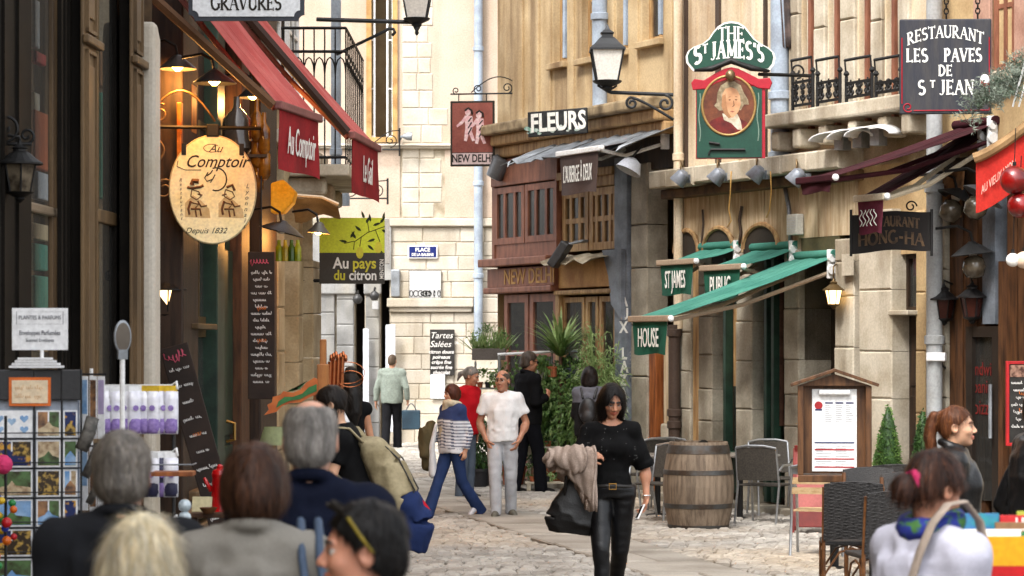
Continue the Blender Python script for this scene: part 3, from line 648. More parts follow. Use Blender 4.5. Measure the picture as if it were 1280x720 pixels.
# ground floor piers
def pier(par,a,b,mat,z1,y=-.06,z0=0.0,hh=(.32,.62),th=.45):
    zz=z0
    while zz<z1-.02:
        q=rg.uniform(*hh);e=zz+q if z1-zz-q>.25 else z1
        stone(par,RX(a),RX(b),zz,e-.006,mat,y=y+rg.uniform(-.006,.006),th=th);zz=e
pier(ph,850,868,m_grey_stone,3.06);pier(ph,878,895,m_grey_stone,3.06);pier(ph,925,945,m_grey_stone,3.06);pier(ph,985,1004,m_grey_stone,3.06);pier(ph,1052,1076,m_palestone,RZ(1062,298),y=-.1)
MB().box(RX(868)+.01,RX(877),-.03,.2,0,3.05).build('post',m_goldwood,ph,bevel=.01)
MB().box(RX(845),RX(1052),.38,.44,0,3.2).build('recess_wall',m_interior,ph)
for a,b,nv in((895,925,1),(945,985,1)):
    window(ph,RX(a)+.01,RX(b)-.01,.62,3.03,m_dgreen,y=.1,w=.07,nv=nv,nh=0,glass=m_glassd,inner=m_interior_w,depth=.35)
    MB().box(RX(a)+.012,RX(b)-.012,.08,.2,.14,.6).build('stall_riser',m_dgreen,ph,bevel=.02)
    MB().box(RX(a)-.02,RX(b)+.02,-.12,.2,.6,.66).build('sill',m_dgreen,ph,bevel=.01)
for px in(911,962,971):MB().box(RX(px),RX(px)+.06,-.08,.02,.1,3.0).build('shutter_edge',m_dgreen,ph)
b_=MB().box(RX(915),RX(921),.02,.06,1.45,2.4).build('menu_strip',m_goldwood,ph)
b_=MB().box(RX(966),RX(975),.0,.05,1.0,2.8).build('menu_strip',M('brown_lettered_board',K(104,70,54),col2=K(80,52,40),scale=8),ph)
# porch with a lit lantern
q=MB();room(q,RX(1004),RX(1052),.02,.9,0,RZ(1028,300));q.build('porch',M('porch_plaster',K(92,78,52),col2=K(60,50,34)),ph)
d_=frame(MB(),RX(1006),RX(1050),.05,2.5,.09,.5,.6,1,0).build('porch_door',m_dgreen,ph)
MB().box(RX(1006)+.1,RX(1028)-.04,.53,.57,1.0,2.35).build('pane',m_glassd,d_)
MB().box(RX(1036),RX(1043),.5,.52,1.6,2.1).build('poster',M('tan_poster',K(200,150,96),col2=K(110,60,40),scale=9),d_)
MB().box(RX(1004),RX(1052),-.03,.1,RZ(1028,322),RZ(1028,293)).build('signboard',M('olive_board',K(90,84,54),col2=K(64,60,40)),ph,bevel=.01)
MB().box(RX(1052)-.03,RX(1074)+.02,-.14,.2,0,.35).build('pier_base',m_palestone,ph,bevel=.03)
for i,(px,py,ry)in enumerate(((863,330,.3),(903,318,.36),(956,318,.4))):
    x=RX(px);q=MB();q.prism(arc(x,3.1,ry,.28,0,180,12)+[(x-ry,2.95),(x+ry,2.95)],-.055,-.03);q.build('fanlight',M('dark_fanlight',(.03,.022,.015)),ph)
    q=MB();q.tube([(a,-.06,z)for a,z in arc(x,3.1,ry,.28,0,180,12)],.03,6);q.build('fanlight_arch',m_goldwood,ph)
t=MB().box(-.11,.11,-.1,0,-.12,.12).build('alarm_box',M('grey_white_plastic',K(214,210,200)),label='grey alarm box with vent slits on the pub boards',cat='alarm box',loc=RF.W(RX(1003),.05,RZ(1003,281)),rotz=RF.rot,bevel=.01)
q=MB();[q.box(-.09,.09,-.105,-.1,-.08+.03*i,-.07+.03*i)for i in range(6)];q.build('vent_slits',M('grey_plastic',(.5,.5,.5)),t)
def cable(pts,r,label,cat='cable',mat=None,name='cable',group=None):
    q=MB();q.tube(pts,r,5);return q.build(name,mat or m_castiron,smooth=True,label=label,cat=cat,group=group)
def wpt(px,py,d=.06):x,z=RF.xz(px,py,d);return RF.W(x,d,z)
cable([wpt(878,262),wpt(879,280),wpt(877,300),wpt(878,318)],.014,'dark cable hanging on the boards left of the second pub awning')
cable([wpt(927,258),wpt(924,275),wpt(926,290),wpt(923,310)],.02,'dark cable on the boards between the two small pub awnings')
cable([wpt(980,230),wpt(986,262),wpt(988,285),wpt(987,305)],.025,'thick grey cable running down the boards beside the alarm box',mat=m_zinc)
m_straw=M('pale_dry_vine',K(216,168,92),bump=0)
cable([wpt(914,214,.4),wpt(913,240,.38),wpt(911,262,.36),wpt(914,276,.35),wpt(909,284,.35)],.008,'thin dry straw hanging from the ledge left of the cable','straw',m_straw,'dry_straw')
cable([wpt(963,214,.4),wpt(964,238,.38),wpt(962,262,.36),wpt(958,272,.36)],.008,'thin dry straw hanging from the ledge right of the cable','straw',m_straw,'dry_straw')
# upper drain pipe of the pub and the cast-iron one below
a=RF.W(RX(984),.1,0);t=pipe(None,'pale grey drainpipe left of the iron balcony on the pub',a.x,a.y,4.1,12.5,.11,m_pipe,(RZ(984,120),RZ(984,195)))
a=RF.W(RX(843,.14),.14,0);pipe(None,'brown cast iron drainpipe with thick joints between flower shop and pub',a.x,a.y,0,2.2,.075,m_castiron,(.22,.95,1.1,2.1))
a=RF.W(RX(848,.1),.1,0);pipe(None,'cream painted pipe running up the edge of the pub wall',a.x,a.y,2.15,12,.06,m_cream,(4.3,))
a=RF.W(RX(740,.1),.1,0);pipe(None,'pale blue drainpipe on the ochre wall behind the street lantern',RF.W(RX(750,.1),.1,0).x,RF.W(RX(750,.1),.1,0).y,5.05,12,.1,m_pipe,(6.3,))
# --- restaurant house
rh=house('restaurant_house','stone and dark wood restaurant front with a big pale pipe')
xf,xg=RX(1076),RX(1420)
h=MB();h.add([(RX(1172),0,3.9),(xg,0,3.9),(xg,0,13),(RX(1172),0,13)],[(0,1,2,3)]);shell(h,RX(1172),xg,13,8);h.build('upper_wall',M('yellow_plaster',K(214,186,140),col2=K(180,150,108),scale=1.5,stain=(K(130,90,50),2,.55,.6)),rh)
MB().box(RX(1072),RX(1172),.0,.2,RZ(1120,318),4.4).build('lintel_wall',MATS['yellow_plaster'],rh)
pier(rh,1085,1126,m_palestone,RZ(1105,262),y=-.12,hh=(.5,.9));pier(rh,1146,1158,MATS['yellow_plaster'],RZ(1152,262),y=-.02,hh=(.5,.7))
MB().box(RX(1076),RX(1085),.05,.2,0,RZ(1080,375)).build('door',m_brown,rh);MB().box(RX(1076),RX(1085),.2,.3,0,4).build('door_recess',m_interior,rh)
wv=window(rh,RX(1127),RX(1147),RZ(1137,388),RZ(1137,318),m_darkwood,y=.06,w=.04,glass=m_glass,inner=m_interior_w)
MB().box(RX(1128),RX(1146),.12,.13,RZ(1137,345),RZ(1137,320)).build('poster',M('red_violet_poster',K(180,70,90),col2=K(110,60,130),scale=7),wv)
MB().box(RX(1124),RX(1149),-.15,.1,RZ(1137,394),RZ(1137,388)).build('sill',m_palestone,rh,bevel=.01)
MB().box(RX(1127),RX(1147),.1,.16,0,RZ(1137,395)).build('door',m_darkwood,rh)
for i in range(3):MB().box(RX(1129),RX(1145),.08,.1,.2+.65*i,.75+.65*i).build('door_panel',m_darkwood,rh,bevel=.02)
pier(rh,1172,1190,m_grey_stone,RZ(1181,235),y=-.08,hh=(.5,.8))
for i in range(5):
    a,b=1190+9*i,1198.5+9*i;MB().box(RX(a),RX(b),-.03-.012*(i%2),.1,0 if i<3 else 0,3.9).build('plank',m_brown,rh)
MB().box(RX(1190),RX(1240),-.1,.05,3.6,3.9).build('lintel',m_darkwood,rh)
q=MB();[q.tube([(RX(1190+.9*i),-.14-.01*(i%3),RZ(1205,270)+.03*math.sin(i*3)),(RX(1190+.9*i)+.02,-.13,3.75)],.014,4)for i in range(30)];q.build('reed_panel',M('reed',K(170,120,74),col2=K(90,60,36),scale=8),rh,kind='stuff')
for a,b in((1244,1272),(1296,1330)):
    window(rh,RX(a),RX(b),4.75,7.4,m_redbrown,y=-.02,w=.07,nv=1,nh=3,inner=m_interior);MB().box(RX(a)-.08,RX(b)+.08,-.14,.02,4.63,4.74).build('sill',m_palestone,rh,bevel=.015);MB().box(RX(a)-.3,RX(a)-.02,-.06,-.01,4.75,7.4).build('shutter',M('faded_rose_paint',K(190,150,130),col2=K(160,116,98),scale=3),rh,bevel=.01)
# glazed door with red lettering
dr=frame(MB(),RX(1217),RX(1258),.1,RZ(1237,408),.11,-.1,.0,0,0).build('glazed_door',M('near_black_wood',(.018,.013,.01),rough=.4),rh)
MB().box(RX(1217)+.1,RX(1258)-.1,-.05,-.03,.35,RZ(1237,420)).build('pane',m_glassd,dr)
q=MB();room(q,RX(1217),RX(1258),.0,.8,.1,2.3);q.build('room',m_interior_w,dr)
m_redlit=M('red_letters',K(120,26,18),bump=0)
for i,s_ in enumerate(('sandwichs','paninis','pizzas')):text(s_,m_redlit,dr,(RX(1217)+RX(1258))/2,-.056,RZ(1237,(462,484,510)[i]),size=(.2,.2,.22)[i],bold=.0,xs=.75)
MB().box(RX(1258),RX(1264),-.1,.1,0,2.8).build('door_post',m_brown,rh);q=MB();q.tube([(RX(1254),-.16,1.0),(RX(1254),-.16,1.55)],.02,6);q.build('pull_handle',m_zinc,dr)
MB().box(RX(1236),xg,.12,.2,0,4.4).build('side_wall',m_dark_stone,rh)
for i in range(4):MB().box(RX(1264+14*i),RX(1276+14*i),-.05,.12,0,3.8).build('plank',m_brown,rh)
MB().box(RX(1234),RX(1250),-.06,.1,RZ(1240,405),3.9).build('plank',m_bluecol,rh)
a=RF.W(RX(1168,.22),.22,0);pipe(None,'big pale grey drainpipe with stained lower half by the restaurant entrance',a.x,a.y,0,12,.085,M('stained_pipe',K(186,190,192),col2=K(160,160,156),rough=.5,stain=(K(110,78,46),2.2,.52,.8)),(RZ(1168,238),RZ(1168,425)))
t=thing('security_camera','small white security camera on the stone pier by the restaurant door','security camera',RF.W(RX(1195),.25,RZ(1195,446)),R(-20))
q=MB();q.box(-.1,.1,-.05,.05,-.045,.045);q.build('housing',m_white,t,bevel=.012);q=MB();q.tube([(.02,.03,0),(.05,.1,-.1),(.06,.2,-.12)],.015,5);q.build('arm',m_iron,t)
q=MB();q.lathe([(.03,0),(.03,.02)],10,(-.1,0,0),'x');q.build('lens',m_black,t)
# kerb along the row
for i in range(14):
    a=RX(700)+(RX(1290)-RX(700))*i/14;b=RX(700)+(RX(1290)-RX(700))*(i+1)/14
    p=MB();p.box(a+.006,b-.006,-.62,-.3,-.02,.11);o=p.build('kerb_stone',m_grey_stone,ph if a>RX(845)else fh,bevel=.02)
# --- awnings with hanging name flags
m_taupebar=M('taupe_bar',K(176,154,130),var=.1)
m_green=M('green_awning',K(98,168,150),col2=K(80,150,134),scale=2,rough=.9,spec=.1,trans=.35,bump=.1,bscale=150,fine=.08,stain=(K(112,190,168),2.5,.52,.6))
m_greenv=M('dark_green_valance',K(20,92,70),col2=K(14,74,56),scale=4,rough=.85,bump=.05,fine=.08)
def frame_at(origin,fac):return origin,fac.rot
def awning(name,label,fac,px_wall,d_front,z_wall,z_front,width,mat,matv,vh,txt=None,far=True,arm=True,txtmat=None,tsize=.2,tkw={},roll=.05,sag=.03,cap=m_white,bar=m_cream_pl,taper=.04,script=None):
    x1=fac.x(px_wall);x0=x1-width if fac is RF else x1;x1=x0+width
    t=thing(name,label,'awning',fac.loc,fac.rot)
    n=8;G=[]
    for i in range(n+1):
        x=x0+width*i/n;G.append([(x,-d_front*j/6-.03,z_wall+(z_front-z_wall)*j/6-sag*math.sin(math.pi*j/6)+.008*math.sin(i*2.1+j*.8))for j in range(7)])
    MB().sheet(G,.004).build('canopy',mat,t,smooth=40)
    for g_ in(2,4,6):q=MB();q.tube([(a_,b_,c_+.003)for a_,b_,c_ in G[g_]],.003,4);q.build('seam',mat,t)
    q=MB();q.tube([(x0-.05,-.04,z_wall+.03),(x1+.05,-.04,z_wall+.03)],roll,10);q.build('roller',mat,t,smooth=40)
    q=MB();q.box(x0-.03,x1+.03,-d_front-.07,-d_front-.0,z_front-.045,z_front+.025);q.build('front_bar',bar,t,bevel=.012)
    q=MB();q.lathe([(.01,0),(.034,.01),(.036,.03),(.02,.045)],10,(x1+.03,-d_front-.035,z_front-.01),'x');q.build('end_cap',cap,t,smooth=40)
    G=[]
    for i in range(13):
        u=i/12;x=x0+width*(u*(1-2*taper)+taper);G.append([(x+(x0+width/2-x)*taper*j/5,-d_front-.035+.018*math.sin(u*9+j*.5)*j/5,z_front-.045-vh*j/5-.012*math.sin(u*7)*(j==5))for j in range(6)])
    v=MB().sheet(G,.003).build('valance',matv,t,smooth=40)
    if txt:text(txt,txtmat or m_offwhite,v,x0+width/2,-d_front-.058,z_front-.05-vh*.5,size=tsize,**tkw)
    if script:
        q=MB();rs=random.Random(script)
        for k in range(5):
            xx=x0+width*(.22+.13*k);pts=[(xx+.05*math.sin(i*1.1+k)*width,-d_front-.06,z_front-.05-vh*(.25+.5*i/9))for i in range(10)];q.tube(pts,.006,4)
        q.build('lettering',m_offwhite,v)
    if arm:
        for x in(x0+.06,x1-.06):
            mx=(x0+width*.5)*.35+x*.65;q=MB();q.tube([(x,-.05,z_wall-.18),(mx,-d_front*.52,(z_wall+z_front)/2-.2),(x,-d_front+.02,z_front-.03)],.026,6);q.build('folding_arm',bar,t)
        q=MB();q.box(x1-.04,x1+.02,-.1,0,z_wall-.25,z_wall+.08);q.lathe([(.06,0),(.06,.03)],10,(x1+.02,-.08,z_wall-.15),'x');q.lathe([(.05,0),(.05,.03)],10,(x1+.02,-.08,z_wall-.02),'x');q.build('bracket',cap,t,bevel=.006)
    return t
awning('window_awning','long green awning with valance lettered HOUSE stretched over the pub terrace',RF,1045,2.13,2.95,2.25,.86,m_green,m_greenv,.36,'HOUSE',tsize=.3,tkw=dict(xs=.5,bold=.005),bar=m_taupebar)
awning('window_awning','short green awning with valance lettered ST JAMES, farthest along the pub',RF,927,.62,3.13,2.96,.86,m_green,m_greenv,.36,'ST JAMES',tsize=.3,tkw=dict(xs=.42,bold=.005),bar=m_taupebar)
awning('window_awning','short green awning with valance lettered PUBLIC between its two neighbours',RF,997,.72,3.08,2.86,.9,m_green,m_greenv,.36,'PUBLIC',tsize=.3,tkw=dict(xs=.5,bold=.005),bar=m_taupebar)
m_choc=M('dark_brown_canvas',K(86,66,58),col2=K(70,52,46),bump=.05)
awning('window_awning','dark brown boxed awning with white bar and block lettering under the cornice',RF,836,.95,4.68,4.42,1.15,m_choc,m_choc,.5,'L\'AUBERGE À DEUX',tsize=.3,tkw=dict(xs=.3,bold=.006),bar=m_white)
m_burg=M('burgundy_awning',K(74,22,32),col2=K(58,16,26),rough=.85,trans=.3,bump=.04)
m_rose=M('rose_valance',K(150,70,92),col2=K(120,48,72),rough=.85,trans=.4,bump=.04)
awning('window_awning','narrow burgundy awning with a rose valance above the dark restaurant sign',RF,1234,1.23,4.12,3.46,.5,m_burg,m_rose,.33,None,script=3,bar=m_cream_pl)
awning('window_awning','longer bare burgundy awning reaching out above the rose valance',RF,1246,1.95,4.22,3.62,.62,m_burg,m_burg,.1,bar=m_burg)
# red flag-like valance with a trough of greenery above it
m_redv=M('bright_red_valance',K(216,52,40),col2=K(196,40,32),rough=.85,trans=.25,bump=.04)
t=thing('planter_awning','bright red valance hanging below a curved wooden trough by the restaurant sign','awning',at(1220,207,24.5));t.scale=(1.14,1.14,1.14)
G=[[(.40*i/14,-.14*i/14-.012*math.sin(i*1.9)*j/5,.02+.35*(i/14)**1.3*.75-.42*j/5)for j in range(6)]for i in range(15)]
v=MB().sheet(G,.004).build('valance',m_redv,t,smooth=40)
me=text_mesh('AU VIEUX LYON',size=.1,bold=.01,xs=.62,ext=.002,warp=lambda x,y:(x*.62,y+.5*x+0));me.materials.clear();me.materials.append(M('faded_red_white',K(240,180,164)))
link('lettering',me,v,loc=(.17,-.095,-.10),rot=(0,0,R(-19)))
q=MB();q.tube([(-.02+.45*i/10,-.02-.15*i/10,.06+.29*(i/10)**1.3)for i in range(11)],.045,8);q.build('trough',M('tan_wood',K(176,140,96),col2=K(130,98,62)),t,smooth=40)
wl=(RF.W(RX(1345),0,4.1)-t.location)/1.14;q=MB();q.tube([(.42,-.15,.33),tuple(wl)],.03,6);q.tube([(.1,-.05,.1),tuple(wl+Vector((0,.3,-.1)))],.025,6);q.build('support_arm',m_iron,t)
# ---------------------------------------------------------------- left-hand row
def LX(px,d=0.0):return LF.x(px,d)
def LZ(px,py,d=0.0):return LF.z(px,py,d)
def lbox(par,name,px0,px1,z0,z1,d0,d1,mat,bevel=0.0,**k):return MB().box(LX(px0,d1),LX(px1,d1),-d1,-d0,z0,z1).build(name,mat,par,bevel=bevel,**k)
sh=thing('black_shopfront','black painted shop front with taupe panelled pilasters','shop front',LF.loc,LF.rot)
ZT=5.6
h=MB();x0,x1=-32.0,LX(180)
h.add([(x0,.6,0),(x1,.6,0),(x1,.6,ZT),(x0,.6,ZT)],[(0,1,2,3)]);h.build('back_wall',m_interior_w,sh)
h=MB();h.add([(x0,0,ZT),(x1,0,ZT),(x1,0,13),(x0,0,13)],[(0,1,2,3)]);shell(h,x0,x1,13,8);h.build('upper_wall',m_cream,sh)
lbox(sh,'fascia',-190,180,5.3,ZT,-.1,.25,m_black,.02)
lbox(sh,'column',-60,40,0,5.3,-.1,.05,m_black,.015)
for a in(-48,-20,6,24):lbox(sh,'column_fillet',a,a+4,0,5.3,.04,.07,m_black)
def lpane(par,a,b,z0,z1,d):x0,x1=LX(a,d),LX(b,d);q=MB();q.add([(x0,-d,z0),(x1,-d,z0),(x1,-d,z1),(x0,-d,z1)],[(0,1,2,3)]);return q.build('pane',m_glass,par)
f1=lbox(sh,'window_frame',67,75,.5,5.3,-.07,-.03,m_taupe,.01);lpane(f1,30,72,.6,5.2,-.06)
lbox(sh,'transom',36,90,LZ(60,268),LZ(60,256),-.07,-.02,M('pale_transom',K(150,132,110),rough=.3),.015)
lbox(sh,'stile',77,92,0,5.3,-.05,.0,m_black,.01)
for a in(77,82,87):lbox(sh,'stile_bead',a,a+2,.4,5.3,-.0,.03,m_black)
def pilaster(a,b,split,dd=.1,ds=-.02):
    lbox(sh,'stile',a+.3,b-.3,0,5.3,ds,dd,m_black,.006)
    p=lbox(sh,'pilaster',a,b,0,5.3,dd,dd+.02,m_taupe,.004);x0,x1=LX(a,dd+.02),LX(b,dd+.02);w=x1-x0
    p.data.transform(Matrix.Translation((0,dd+.02-.1,0)));p.location.y=-(dd+.02-.1)
    zs=LZ((a+b)/2,split)
    for z0,z1 in((.3,1.3),(1.42,zs-.06),(zs+.06,5.0)):
        q=MB();fr=.025
        q.box(x0+w*.16,x0+w*.16+fr,-.125,-.1,z0,z1);q.box(x1-w*.16-fr,x1-w*.16,-.125,-.1,z0,z1);q.box(x0+w*.16,x1-w*.16,-.123,-.1,z1-fr,z1);q.box(x0+w*.16,x1-w*.16,-.123,-.1,z0,z0+fr);q.build('panel_moulding',m_taupe,p)
        MB().box(x0+w*.3,x1-w*.3,-.116,-.1,z0+.1,z1-.1).build('raised_panel',m_taupe,p,bevel=.012)
    MB().box(x0-.03,x1+.03,-.15,-.1,zs-.03,zs+.03).build('collar',m_taupe,p,bevel=.012)
    # dark reveal facing the street entrance
    return p
pilaster(104,121,66);pilaster(165,178,90,.1,.0)
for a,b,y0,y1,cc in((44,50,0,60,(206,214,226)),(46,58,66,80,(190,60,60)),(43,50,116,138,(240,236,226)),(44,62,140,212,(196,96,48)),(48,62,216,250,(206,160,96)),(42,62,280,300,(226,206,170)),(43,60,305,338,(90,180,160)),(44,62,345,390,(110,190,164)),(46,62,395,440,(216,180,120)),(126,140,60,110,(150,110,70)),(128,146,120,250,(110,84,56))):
    lbox(sh,'reflection_panel',a,b,LZ((a+b)/2,y1,-.3),LZ((a+b)/2,y0,-.3),-.36,-.3,M('display_%d'%cc[0],K(*cc),rough=.6),.01)  # panels coloured to give the glass its street reflections
f2=lbox(sh,'door_frame',146,156,0,5.3,-.09,-.03,m_black,.01);lpane(f2,119,152,1.0,5.2,-.06)
lbox(sh,'door_panel',121,151,.1,1.0,-.2,-.1,m_black,.01)
lbox(sh,'transom',121,151,LZ(135,279),LZ(135,262),-.08,-.03,m_taupe,.01)
lbox(sh,'gilt_bead',121.5,124,.4,5.2,-.1,-.07,M('gilt',K(200,150,70),rough=.35,metal=.3))
q=MB();q.lathe([(.03,0),(.03,.1),(.045,.12),(.03,.15)],10,(LX(153),-.02,LZ(153,345)),'y');q.build('door_knob',m_black,sh)
x0=LX(178,.12);q=MB();z1=LZ(185,60)
q.prism([(x0+.01,0),(x0+.3,0),(x0+.3,z1)]+[(x0+.3-.29*math.sin(R(a)),z1+.3*math.sin(R(a*2))*.4)for a in(30,60)]+[(x0+.01,z1-.1)],-.215,.2);q.build('stone_jamb',m_lime,sh,bevel=.045,seg=3)
lbox(sh,'plinth',-190,36,0,.5,-.2,.12,m_black,.02)
# --- restaurant front
rs_=thing('restaurant_shopfront','dark green and brown restaurant front in shade below red awnings','shop front',LF.loc,LF.rot)
xs0,xs1=LX(190),LX(346)
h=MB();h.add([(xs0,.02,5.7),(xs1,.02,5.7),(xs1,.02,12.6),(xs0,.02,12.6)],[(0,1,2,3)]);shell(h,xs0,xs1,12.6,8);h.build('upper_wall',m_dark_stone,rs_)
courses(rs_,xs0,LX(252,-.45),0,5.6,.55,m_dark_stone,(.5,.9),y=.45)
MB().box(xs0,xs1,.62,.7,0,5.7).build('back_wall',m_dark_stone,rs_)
lbox(rs_,'post',229,248,0,5.6,-.5,.0,m_darkwood,.015)
def lwin(a,b,z0,z1,mat,nv=0,nh=0,y=.08,w=.07,inner=m_interior_w):return window(rs_,LX(a),LX(b),z0,z1,mat,y=y,w=w,nv=nv,nh=nh,inner=inner,glass=m_glass,depth=.5)
m_olivew=M('olive_brown_paint',K(104,84,50),col2=K(78,62,36),rough=.5,scale=2)
w1=lwin(249,271,LZ(260,405),LZ(260,150),m_olivew,1,0);lwin(249,271,.7,LZ(260,412),m_olivew,0,0)
lbox(rs_,'sill',248,272,LZ(260,412),LZ(260,405),-.1,.06,m_olivew,.01);lbox(rs_,'stall_riser',249,271,0,.68,-.15,-.02,m_olivew,.015)
for z in(.25,.4,.55):lbox(rs_,'step_moulding',248,271,z,z+.1,-.02,.14-.1*z,m_taupe,.02)
lbox(rs_,'post',272,281,0,5.6,-.3,.03,m_dgreen,.01)
d_=lbox(rs_,'door',281,302,0,LZ(290,230),-.2,-.06,m_dgreen,.01)
for z0,z1 in((.2,.95),(1.05,2.9)):MB().box(LX(284),LX(298),.03,.06,z0,z1).build('door_panel',m_dgreen,d_,bevel=.02)
q=MB();q.tube([(LX(283),-.0,1.0),(LX(283),-.08,1.02),(LX(283),-.08,1.18),(LX(283),0,1.2)],.018,6);q.build('handle',M('brass',K(190,150,80),rough=.3,metal=.8),d_)
lbox(rs_,'post',302,312,0,5.6,-.2,.06,m_brown,.01);lbox(rs_,'post',326,346,0,5.6,-.3,.12,m_darkwood,.015)
lbox(rs_,'lintel',248,346,LZ(290,228),5.6,-.3,-.1,m_darkwood)
m_amber=M('amber_lit_wood',K(226,150,60),col2=K(150,86,30),scale=4,rough=.4)  # orange lamp light put into the wood's own colour
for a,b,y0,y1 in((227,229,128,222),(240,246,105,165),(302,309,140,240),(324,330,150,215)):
    lbox(rs_,'amber_lit_panel',a,b,LZ(a,y1),LZ(a,y0),-.04,.004,m_amber,.008)
# --- stone house with arches, beyond
ah=thing('arched_stone_house','pale stone house with tall shallow arches past the restaurant','building',LF.loc,LF.rot)
AX0,AX1=LX(346),LX(399)
h=MB();h.add([(AX0,.3,0),(AX1,.3,0),(AX1,.3,12.4),(AX0,.3,12.4)],[(0,1,2,3)]);shell(h,AX0,AX1,12.4,8,y=.3);h.build('wall',m_cream,ah)
m_archst=M('arch_stone',K(226,208,170,.62),col2=K(186,164,124,.62),scale=2,bump=.25,stain=(K(130,100,62),2,.55,.6))
for a,b in((346,354),(372,377),(390,400)):
    zz=0
    while zz<3.0:hh=rg.uniform(.5,.8);stone(ah,LX(a),LX(b),zz,min(3.05,zz+hh)-.01,m_archst,y=-.02,th=.34);zz+=hh
for a,b,z in((354,372,3.05),(377,390,3.05)):
    x0,x1=LX(a),LX(b);c=(x0+x1)/2;r=(x1-x0)/2
    q=MB();q.prism([(x0,z-.02)]+arc(c,z,r,.95,180,0,14)+[(x1,z-.02),(x1,z+1.2),(x0,z+1.2)],-.01,.29);q.build('arch',m_archst,ah)
    MB().box(x0,x1,.2,.28,.6,z-.8).build('infill',m_archst,ah);MB().prism([(x0,z-.81),(x1,z-.81)]+arc(c,z,r,.9,0,180,12),.25,.28).build('tympanum',m_dark_stone,ah)
    MB().box(x0,x1,.1,.28,0,.6).build('plinth',m_grey_stone,ah)
    q=MB();q.prism([(x0,1.4)]+arc(c,z-1.1,r,.45,180,0,12)+[(x1,1.4)],.16,.24);q.build('stone_hood',m_archst,ah)
MB().box(AX0,AX1,-.12,.3,4.26,4.42).build('string_course',m_palestone,ah,bevel=.02)
for a,b in((350,362),(372,384)):
    window(ah,LX(a),LX(b),4.9,8.5,m_white,y=.1,w=.06,nv=1,nh=3,inner=m_interior)
p=pipe(None,'pale blue drainpipe with a crook at the corner of the arched house',at(420,0,35.2).x,35.2,4.35,12,.07,m_pipe,(4.6,7.2));q=MB();q.tube([(0,0,4.36),(0,0,4.25),(.09,0,4.12),(.12,0,3.98),(.12,0,3.86)],.07,10);q.build('crook',m_pipe,p,smooth=40)
# balcony of the arched house
bl=thing('balcony','black iron balcony with tall round-headed bars over the arches','balcony',(0,0,0))
BY0,BY1=30.5,34.0;bx0,bx1=-2.86,-1.98
zb0=CZ+(430-205)*30.5/F;
MB().box(bx0-.3,bx1+.04,BY0,BY1,zb0-.14,zb0).build('slab',m_palestone,bl,bevel=.02)
for i in range(3):MB().prismz([(bx0-.2,BY0+.2+1.4*i),(bx1-.25,BY0+.2+1.4*i),(bx1-.25,BY0+.45+1.4*i),(bx0-.2,BY0+.45+1.4*i)],zb0-.36,zb0-.142).build('bracket',m_palestone,bl,bevel=.05)
def bars(P0,P1,n):
    P0,P1=Vector(P0),Vector(P1);d=P1-P0;hgt=1.62
    for i in range(n+1):
        p=P0+d*i/n;MB().tube([p,p+Vector((0,0,hgt))],.009,4).build('bar',m_iron,bl)
        if i<n:
            m_=p+d*.5/n;q=MB();q.tube([p+d*(.5-.5*math.cos(R(a)))/n+Vector((0,0,hgt-.55+.2*math.sin(R(a))))for a in range(0,181,30)],.009,4);q.build('bar_arch',m_iron,bl)
    for zz in(.08,hgt-.28,hgt):q=MB();q.tube([P0+Vector((0,0,zz)),P1+Vector((0,0,zz))],.018,4);q.build('rail',m_iron,bl)
bars((bx0,BY0,zb0),(bx1,BY0,zb0),7);bars((bx1,BY0+.01,zb0),(bx1,BY1,zb0),9)
# --- red awnings
m_salm=M('lit_faded_awning',K(234,132,126),col2=K(216,104,100),scale=2,rough=.9,spec=.1,trans=.35,bump=.1,bscale=150,fine=.08,stain=(K(242,164,156),2.5,.5,.6))  # sky-lit pink put into the canopy's red; the paler patches are fading
m_redv2=M('dark_red_valance',K(170,26,36),col2=K(140,18,28),scale=3,rough=.85,bump=.05,trans=.15)
AF=Fac(-2.91,21.7,.18,'L');AG=Fac(-2.88,25.0,.09,'L')
t=awning('window_awning','red awning with script valance over the restaurant, nearer of the red pair',AF,211,.93,5.12,3.98,1.32,m_salm,m_redv2,.5,'Au Comptoir',tsize=.34,tkw=dict(xs=.5,shear=.2),taper=.01,bar=M('maroon_bar',K(150,96,90)))
t=awning('window_awning','red awning with script valance before the pink wall, farther of the red pair',AG,AG.x and 640-2.88/25*3200,1.3,5.5,4.0,1.75,m_salm,m_redv2,.52,'Le Gail',tsize=.38,tkw=dict(xs=.6,shear=.2),taper=.01,bar=MATS['maroon_bar'])
def beam(p,q_,r,label,mat):b=MB();b.tube([p,q_],r,6);return b.build('awning_beam',mat,label=label,cat='beam')
beam(at(186,-8,21.2),at(341,132,21.5),.045,'brown sloping support beam below the nearer red awning',M('umber_metal',K(112,76,46)))
beam(at(300,10,24.6),at(434,166,24.8),.05,'dark sloping support beam between the two red awnings',M('umber_dark',K(60,40,32)))
